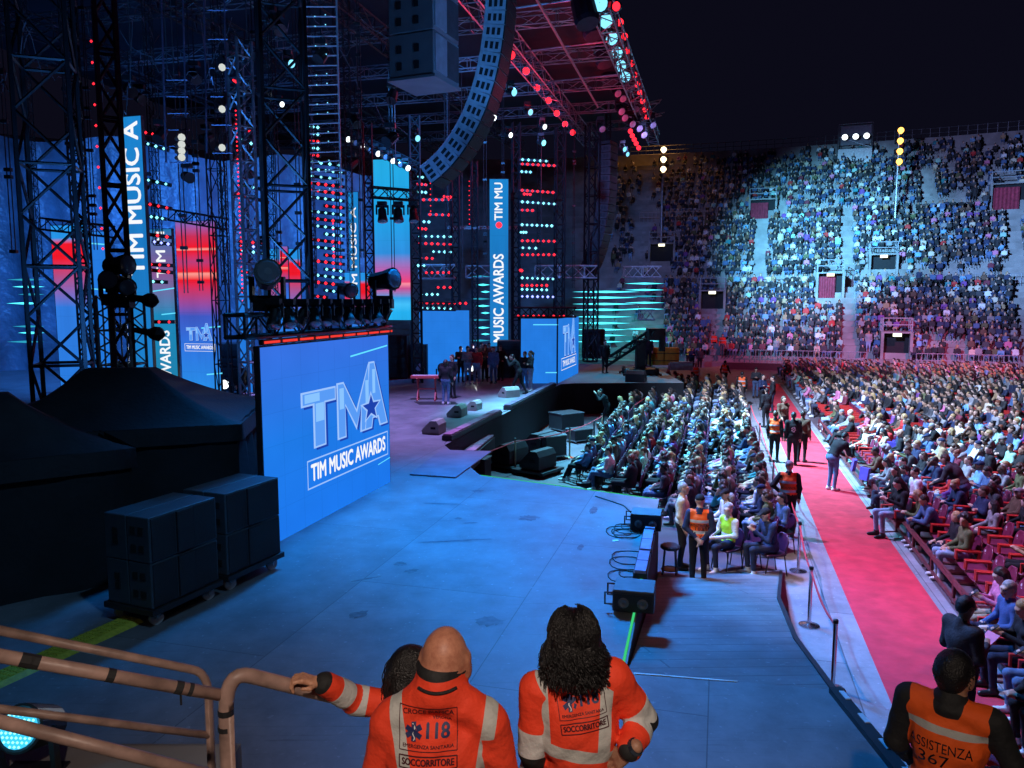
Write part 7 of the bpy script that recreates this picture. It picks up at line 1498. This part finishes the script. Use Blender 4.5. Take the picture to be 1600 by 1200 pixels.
# bald medic
rz1 = math.pi; sc1 = 1.03; lm = at(692, 1028, 2.78); base = V((lm.x + .01, lm.y, lm.z - 1.635 * sc1)); LM = Loc(base, rz1, sc1)
bk = lambda px, py, Y: LM(at(px, py, Y))
tx = bk(669, 1138, 2.66); dxs = (bk(669, 1138, 2.66)[0]) * .8
sR, sL = bk(778, 1116, 2.77), bk(598, 1116, 2.77); ctop, cseam, htop = bk(697, 1049, 2.70)[2], bk(697, 1077, 2.67)[2], bk(692, 979, 2.80)[2]
J = pose(STAND, shoL=(sL[0] - .03, .02, sL[2] - .03), shoR=(sR[0] + .03, .02, sR[2] - .03), elbL=(sL[0] + .035, .0, 1.13), elbR=(sR[0] - .035, .0, 1.13), wriL=(.22, -.2, 1.0), wriR=(-.22, -.2, 1.0), che=(dxs, 0, 1.27), nek=(dxs * .5, .02, ctop - .066), hd=(0, -.02, htop - .122), yaw=-.12, pit=.10)
def ex_bald(A, q, H):
    n = A('nek'); P = [('e', n + (0, .016, -.03), (.092, .088, .06), 4), ('e', n + (0, .008, .015), (.083, .081, .052), 4), ('e', n + (0, .006, .058), (.0745, .074, .012), 5), ('e', A('che') + (0, .085, 0), (.16, .055, .18), 4), ('c', n + (0, .0, .02), tuple(q(0, .01, -.03)), .064, .066, 0), ('e', tuple(q(0, .035, .02)), (.078, .078, .088), 0, H)]
    for s in (-1, 1): P += [('c', n + (0, .03, 0), A('shoL' if s > 0 else 'shoR') + (0, .01, .01), .062, .066, 4), ('e', tuple(q(s * .086, .010, -.012)), (.010, .026, .036), 0, H), ('x', tuple(q(s * .101, .004, -.006)), (.008, .013, .022), H), ('e', tuple(q(s * .083, .006, -.046)), (.008, .012, .012), 0, H)]
    return P
vs, q, m, H, hd, M = fig(J, vest=True, h=.0085, detail=True, extra=ex_bald, bulk=1.12, arm=1, zones=True, headk=.97, disp=folds(J['nek'][2] - .02))
o = hero(vs, q, M, H, hd, base, rz1, sc1, hero_mat('bald_medic_cloth_and_skin', {4: ORG, 0: (.55, .24, .15), 1: ORG, 2: (.03, .03, .04), 3: BLK, 5: BLK, 6: (.35, .12, .1)}, [(.985, 1.04, 0)], [(.118, .168, 1.0, .16)]), 'bald medic seen from behind in a red orange jacket with reflective braces')
back_graphic(o, 0, tx[0], tx[2], 1.0)
bv = BVHTree.FromPolygons([v.co for v in o.data.vertices], [tuple(p.vertices) for p in o.data.polygons])
def seam(o, pts2, r, name, m):
    P = []
    for x, z in pts2:
        hit = bv.ray_cast(V((x, .7, z)), V((0, -1, 0)))[0]
        if hit: P.append(hit + V((0, r * .4, 0)))
    if len(P) > 2: g = MB(); g.path(P, r, 6); g.build(name, m, o)
nx, nz = J['nek'][0], J['nek'][2]
for sx in (-1, 1): seam(o, [(nx + sx * (.10 + .125 * i / 8), cseam - .012 - .035 * i / 8) for i in range(9)], .003, 'shoulder_piping', YPIP)
seam(o, [(nx - .068 + .136 * i / 12, cseam - .006 * math.sin(math.pi * i / 12)) for i in range(13)], .006, 'collar_seam', BLKC)
# woman medic with curly hair
sc2 = .985; lm = at(884, 1000, 2.98); base = V((lm.x + .03, lm.y, lm.z - 1.635 * sc2)); LM = Loc(base, math.pi, sc2)
eb, wr_ = LM(at(1004, 1124, 3.05)), LM(at(984, 1172, 2.86)); el2 = LM(at(834, 1172, 2.98)); sR, sL = LM(at(958, 1056, 2.98)), LM(at(838, 1078, 2.98)); tx = LM(at(909, 1106, 2.86))
J = pose(STAND, shoR=sR, shoL=sL, elbR=eb, wriR=wr_, elbL=el2, wriL=(el2[0] - .01, -.12, el2[2] - .22), nek=((sR[0] + sL[0]) / 2, .015, max(sR[2], sL[2]) + .045), hd=(0, -.015, 1.632), yaw=.25, pit=.1, che=(tx[0], 0, 1.25), pel=(tx[0] - .01, 0, .95))
def ex_w(A, q, H):
    P = []
    for s in 'LR':
        sh, el, wr = A('sho' + s), A('elb' + s), A('wri' + s); d = (el - sh)
        P += [('c', sh, sh + d * .60, .070, .066, 1), ('c', sh + d * .62, sh + d * .84, .0665, .064, 6), ('c', sh + d * .84, el, .048, .045, 5), ('c', el, el + (wr - el) * .45, .047, .043, 5), ('c', el + (wr - el) * .5, el + (wr - el) * .92, .050, .046, 1), ('c', el + (wr - el) * .42, el + (wr - el) * .5, .0505, .0505, 6)]
    P.append(('e', A('che') + (0, .07, 0), (.135, .045, .17), 4)); return P
vs, q, m, H, hd, M = fig(J, fem=True, vest=True, h=.0085, extra=ex_w, bulk=1.0, hands=False, arm=5, zones=True, disp=folds(J['nek'][2] - .03, .005))
hR = hand(np.array(wr_), np.array((.45, -.35, -.55)), np.array((-.6, .6, -.3)), np.array((.3, -.3, .6)), .35, 1.0); vs, q, M = with_hand(vs, q, M, hR)
o = hero(vs, q, M, H, hd, base, math.pi, sc2, hero_mat('woman_medic_cloth_and_skin', {4: ORG, 0: (.42, .22, .14), 1: ORG, 2: (.03, .03, .04), 3: BLK, 5: BLK, 6: SLV}, [(tx[2] - .235, tx[2] - .18, -.14), (tx[2] - .40, tx[2] - .34, -.14)], [(.098, .150, tx[2] - .2, .06)]), 'woman medic with dark curly hair and a hand on her hip, seen from behind')
back_graphic(o, .14, tx[0], tx[2] + .02, .93)
rr_ = random.Random(9); P = [('e', (0, .012, .035), (.086, .102, .096), 0), ('e', (0, .05, -.01), (.088, .07, .085), 0)]
for i in range(46):                                            # waves hanging round the neck, wider towards the ends
    a = rr_.uniform(-.6, 3.75); z = rr_.uniform(-.15, -.01); R_ = .084 + .17 * max(0, -z) ** 1.15 * 1.6; x, y = math.cos(a) * R_, math.sin(a) * R_ * .8 + .03
    P.append(('c', (x * .9, y * .9, z + .04), (x, y, z), .024, .018, 0))
def dsp(X): return .0035 * np.sin(X[..., 0] * 120 + 3 * np.sin(X[..., 2] * 50)) * np.sin(X[..., 2] * 60 + 2 * np.sin(X[..., 1] * 80))
hv, hq, hm = sdf(P + [('x', (0, -.115, -.06), (.07, .09, .11))], .0075, k=.024, disp=dsp); put_hair(o, hv, hq, H, hd)
g = MB(); cen = V((0, .015, .035))
for i in range(1500):                                          # long wavy locks lying on the head and hanging free
    a = rr_.uniform(-.9, 4.05); b = rr_.uniform(-.25, 1.35); d0 = V((math.cos(a) * math.cos(b), math.sin(a) * math.cos(b), math.sin(b))); ph = rr_.uniform(0, 6.28); fr = rr_.uniform(5, 9); amp = rr_.uniform(.003, .011); zend = rr_.uniform(-.205, -.09); out = rr_.uniform(.98, 1.12); k = 18; pts_ = []
    for j in range(k):
        f = j / (k - 1); th = b + (-.25 - b) * min(1, f * 1.9)
        if f < .45: q = V((math.cos(a) * math.cos(th) * .092, math.sin(a) * math.cos(th) * .108, math.sin(th) * .102)) * out
        else:
            g2 = (f - .45) / .55; R_ = (.092 + .038 * g2) * out; q = V((math.cos(a) * R_, math.sin(a) * R_ * 1.02, -.026 + (zend + .026) * g2))
        w_ = amp * (.2 + f * 1.2); q = q + V((math.cos(ph + fr * f * 2), math.sin(ph + fr * f * 2), .3 * math.sin(ph + fr * f))) * w_; pts_.append(cen + q)
    g.path(pts_, rr_.uniform(.0013, .0026), 4)
st = g.build('hair_strands', HM['black'], o, smooth=True); st.location = tuple(hd); st.rotation_euler = Matrix(H.tolist()).to_euler()
g = MB(); wv = V(wr_); g.lathe([(.034, -.012), (.036, 0), (.034, .012)], wv - V((.45, -.35, -.55)).normalized() * .03, (.45, -.35, -.55), 14); g.build('wrist_watch', mat('blue_steel', (.1, .14, .2), .25, .8), o)
# medic half hidden behind the bald one, holding the handrail
sc3 = .885; lm = at(643, 1050, 3.2); base = V((lm.x, lm.y, lm.z - 1.62 * sc3)); rz3 = face_dir(.80, .6); L3 = Loc(base, rz3, sc3)
sh, el, wr = L3(at(606, 1100, 3.2)), L3(at(556, 1094, 3.18)), L3(at(507, 1068, 3.06)); hs = np.array(L3(at(468, 1062, 3.04)))
J = pose(STAND, shoL=sh, elbL=el, wriL=wr, hd=(0, -.01, 1.62), yaw=-.1)
def ex_3(A, q, H):
    sh, el, wr = A('shoL'), A('elbL'), A('wriL')
    return [('c', sh, el, .066, .060, 1), ('c', el, wr - (wr - el) * .05, .060, .050, 1), ('c', sh + (el - sh) * .74, el - (el - sh) * .02, .0635, .0625, 6), ('c', el + (wr - el) * .40, el + (wr - el) * .58, .0605, .0585, 6), ('c', wr - (wr - el) * .14, wr, .050, .047, 5)]
vs, q, m, H, hd, M = fig(J, fem=True, vest=True, h=.0095, extra=ex_3, hands=False, arm=1, zones=True, disp=folds(1.40, .004))
dirh = hs - np.array(wr); dirh /= np.linalg.norm(dirh); side = np.cross(dirh, (0, 0, 1.)); hR = hand(np.array(wr) + dirh * .02, dirh + np.array((0, 0, .12)), (0, 0, 1), side * (1 if side[1] > 0 else -1), .75, 1.0); vs, q, M = with_hand(vs, q, M, hR)
o = hero(vs, q, M, H, hd, base, rz3, sc3, hero_mat('hidden_medic_cloth_and_skin', {4: ORG, 0: (.56, .29, .18), 1: ORG, 2: (.03, .03, .04), 3: BLK, 5: BLK, 6: SLV}), 'dark haired medic half hidden behind the bald one, holding the handrail')
hv, hq = hair_geo('long', .009); put_hair(o, hv * 1.04, hq, H, hd); st = strands(o, 4, 200, (0, .02, .035), (.084, .1, .095), .22, HM['black'], .003, .0022); st.location = tuple(hd); st.rotation_euler = Matrix(H.tolist()).to_euler()
g = MB(); g.lathe([(.037, -.006), (.040, 0), (.037, .006)], V(wr) + V(dirh) * .02, dirh, 14); g.build('bracelet', STEEL, o)
# steward with a number on the vest, lower right
lm = at(1488, 1056, 4.3); base = V((lm.x, lm.y, lm.z - 1.63 * 1.08)); rz4 = face_dir(.62, .78)
J = pose(STAND, elbR=(-.33, .0, 1.17), wriR=(-.16, -.14, 1.06), elbL=(.26, .0, 1.16), wriL=(.2, -.18, .98), yaw=-.25, hd=(-.01, -.03, 1.63), nek=(0, .02, 1.50), shoL=(.205, .01, 1.455), shoR=(-.205, .01, 1.44))
def ex_s(A, q, H):
    P = [('e', (0, .03, 1.47), (.09, .085, .05), 1), ('e', (0, .014, 1.515), (.077, .075, .035), 1), ('e', A('che') + (0, .08, 0), (.16, .055, .18), 4), ('c', A('nek'), q(0, .01, -.03), .06, .062, 0)]
    for s in (-1, 1): P += [('e', tuple(q(s * .079, .012, -.012)), (.008, .024, .034), 0, H), ('x', tuple(q(s * .092, .006, -.008)), (.007, .012, .02), H), ('c', (s * .09, .05, 1.45), (s * .15, .04, 1.43), .05, .06, 4)]
    return P
vs, q, m, H, hd, M = fig(J, vest=True, h=.0095, extra=ex_s, bulk=1.12, zones=True, headk=1.08, disp=folds(1.42, .005))
o = hero(vs, q, M, H, hd, base, rz4, 1.08, hero_mat('near_steward_cloth_and_skin', {4: (1, .125, .01), 0: (.42, .22, .14), 1: BLK, 2: BLK, 3: BLK, 5: BLK, 6: (.35, .12, .1)}, [(1.345, 1.385, -.03), (1.0, 1.04, 0)]), 'steward with dark hair in an orange vest numbered in black at the lower right corner')
hv, hq = hair_geo('short', .009); put_hair(o, hv * 1.10, hq, H, hd); st = strands(o, 8, 420, (0, .022, .045), (.088, .104, .098), .05, HM['black'], .004, .0026, front=-.6); st.location = tuple(hd); st.rotation_euler = Matrix(H.tolist()).to_euler()
print_on(o, 'ASSISTENZA', 1.272, .31, .08, x=.02, bold=.01); print_on(o, '367', 1.195, .15, .095, x=.05, bold=.015)

# violet paper bags standing on seats of the right block
for i, (x, y) in enumerate(((1333, 728), (1350, 742), (1393, 700), (1402, 697), (1462, 738), (1540, 752), (1553, 764), (1450, 730))):
    p = on(x, y, .62); rz = AUD + i * .7; g = MB(); g.prism([(-.13, 0), (.13, 0), (.15, .34), (-.14, .34)], (-.0, -.05, -.14), (1, 0, 0), (0, .15, 1), (0, 1, 0), .09); o = tag(g.build('paper_bag', mat('violet_paper', (.10, .07, .42), .5)), f'violet paper bag on the right seats, {ordw(i)} of the bags', 'bag', 'violet paper bags on the right seats'); o.location = p; o.rotation_euler = (0, 0, rz)
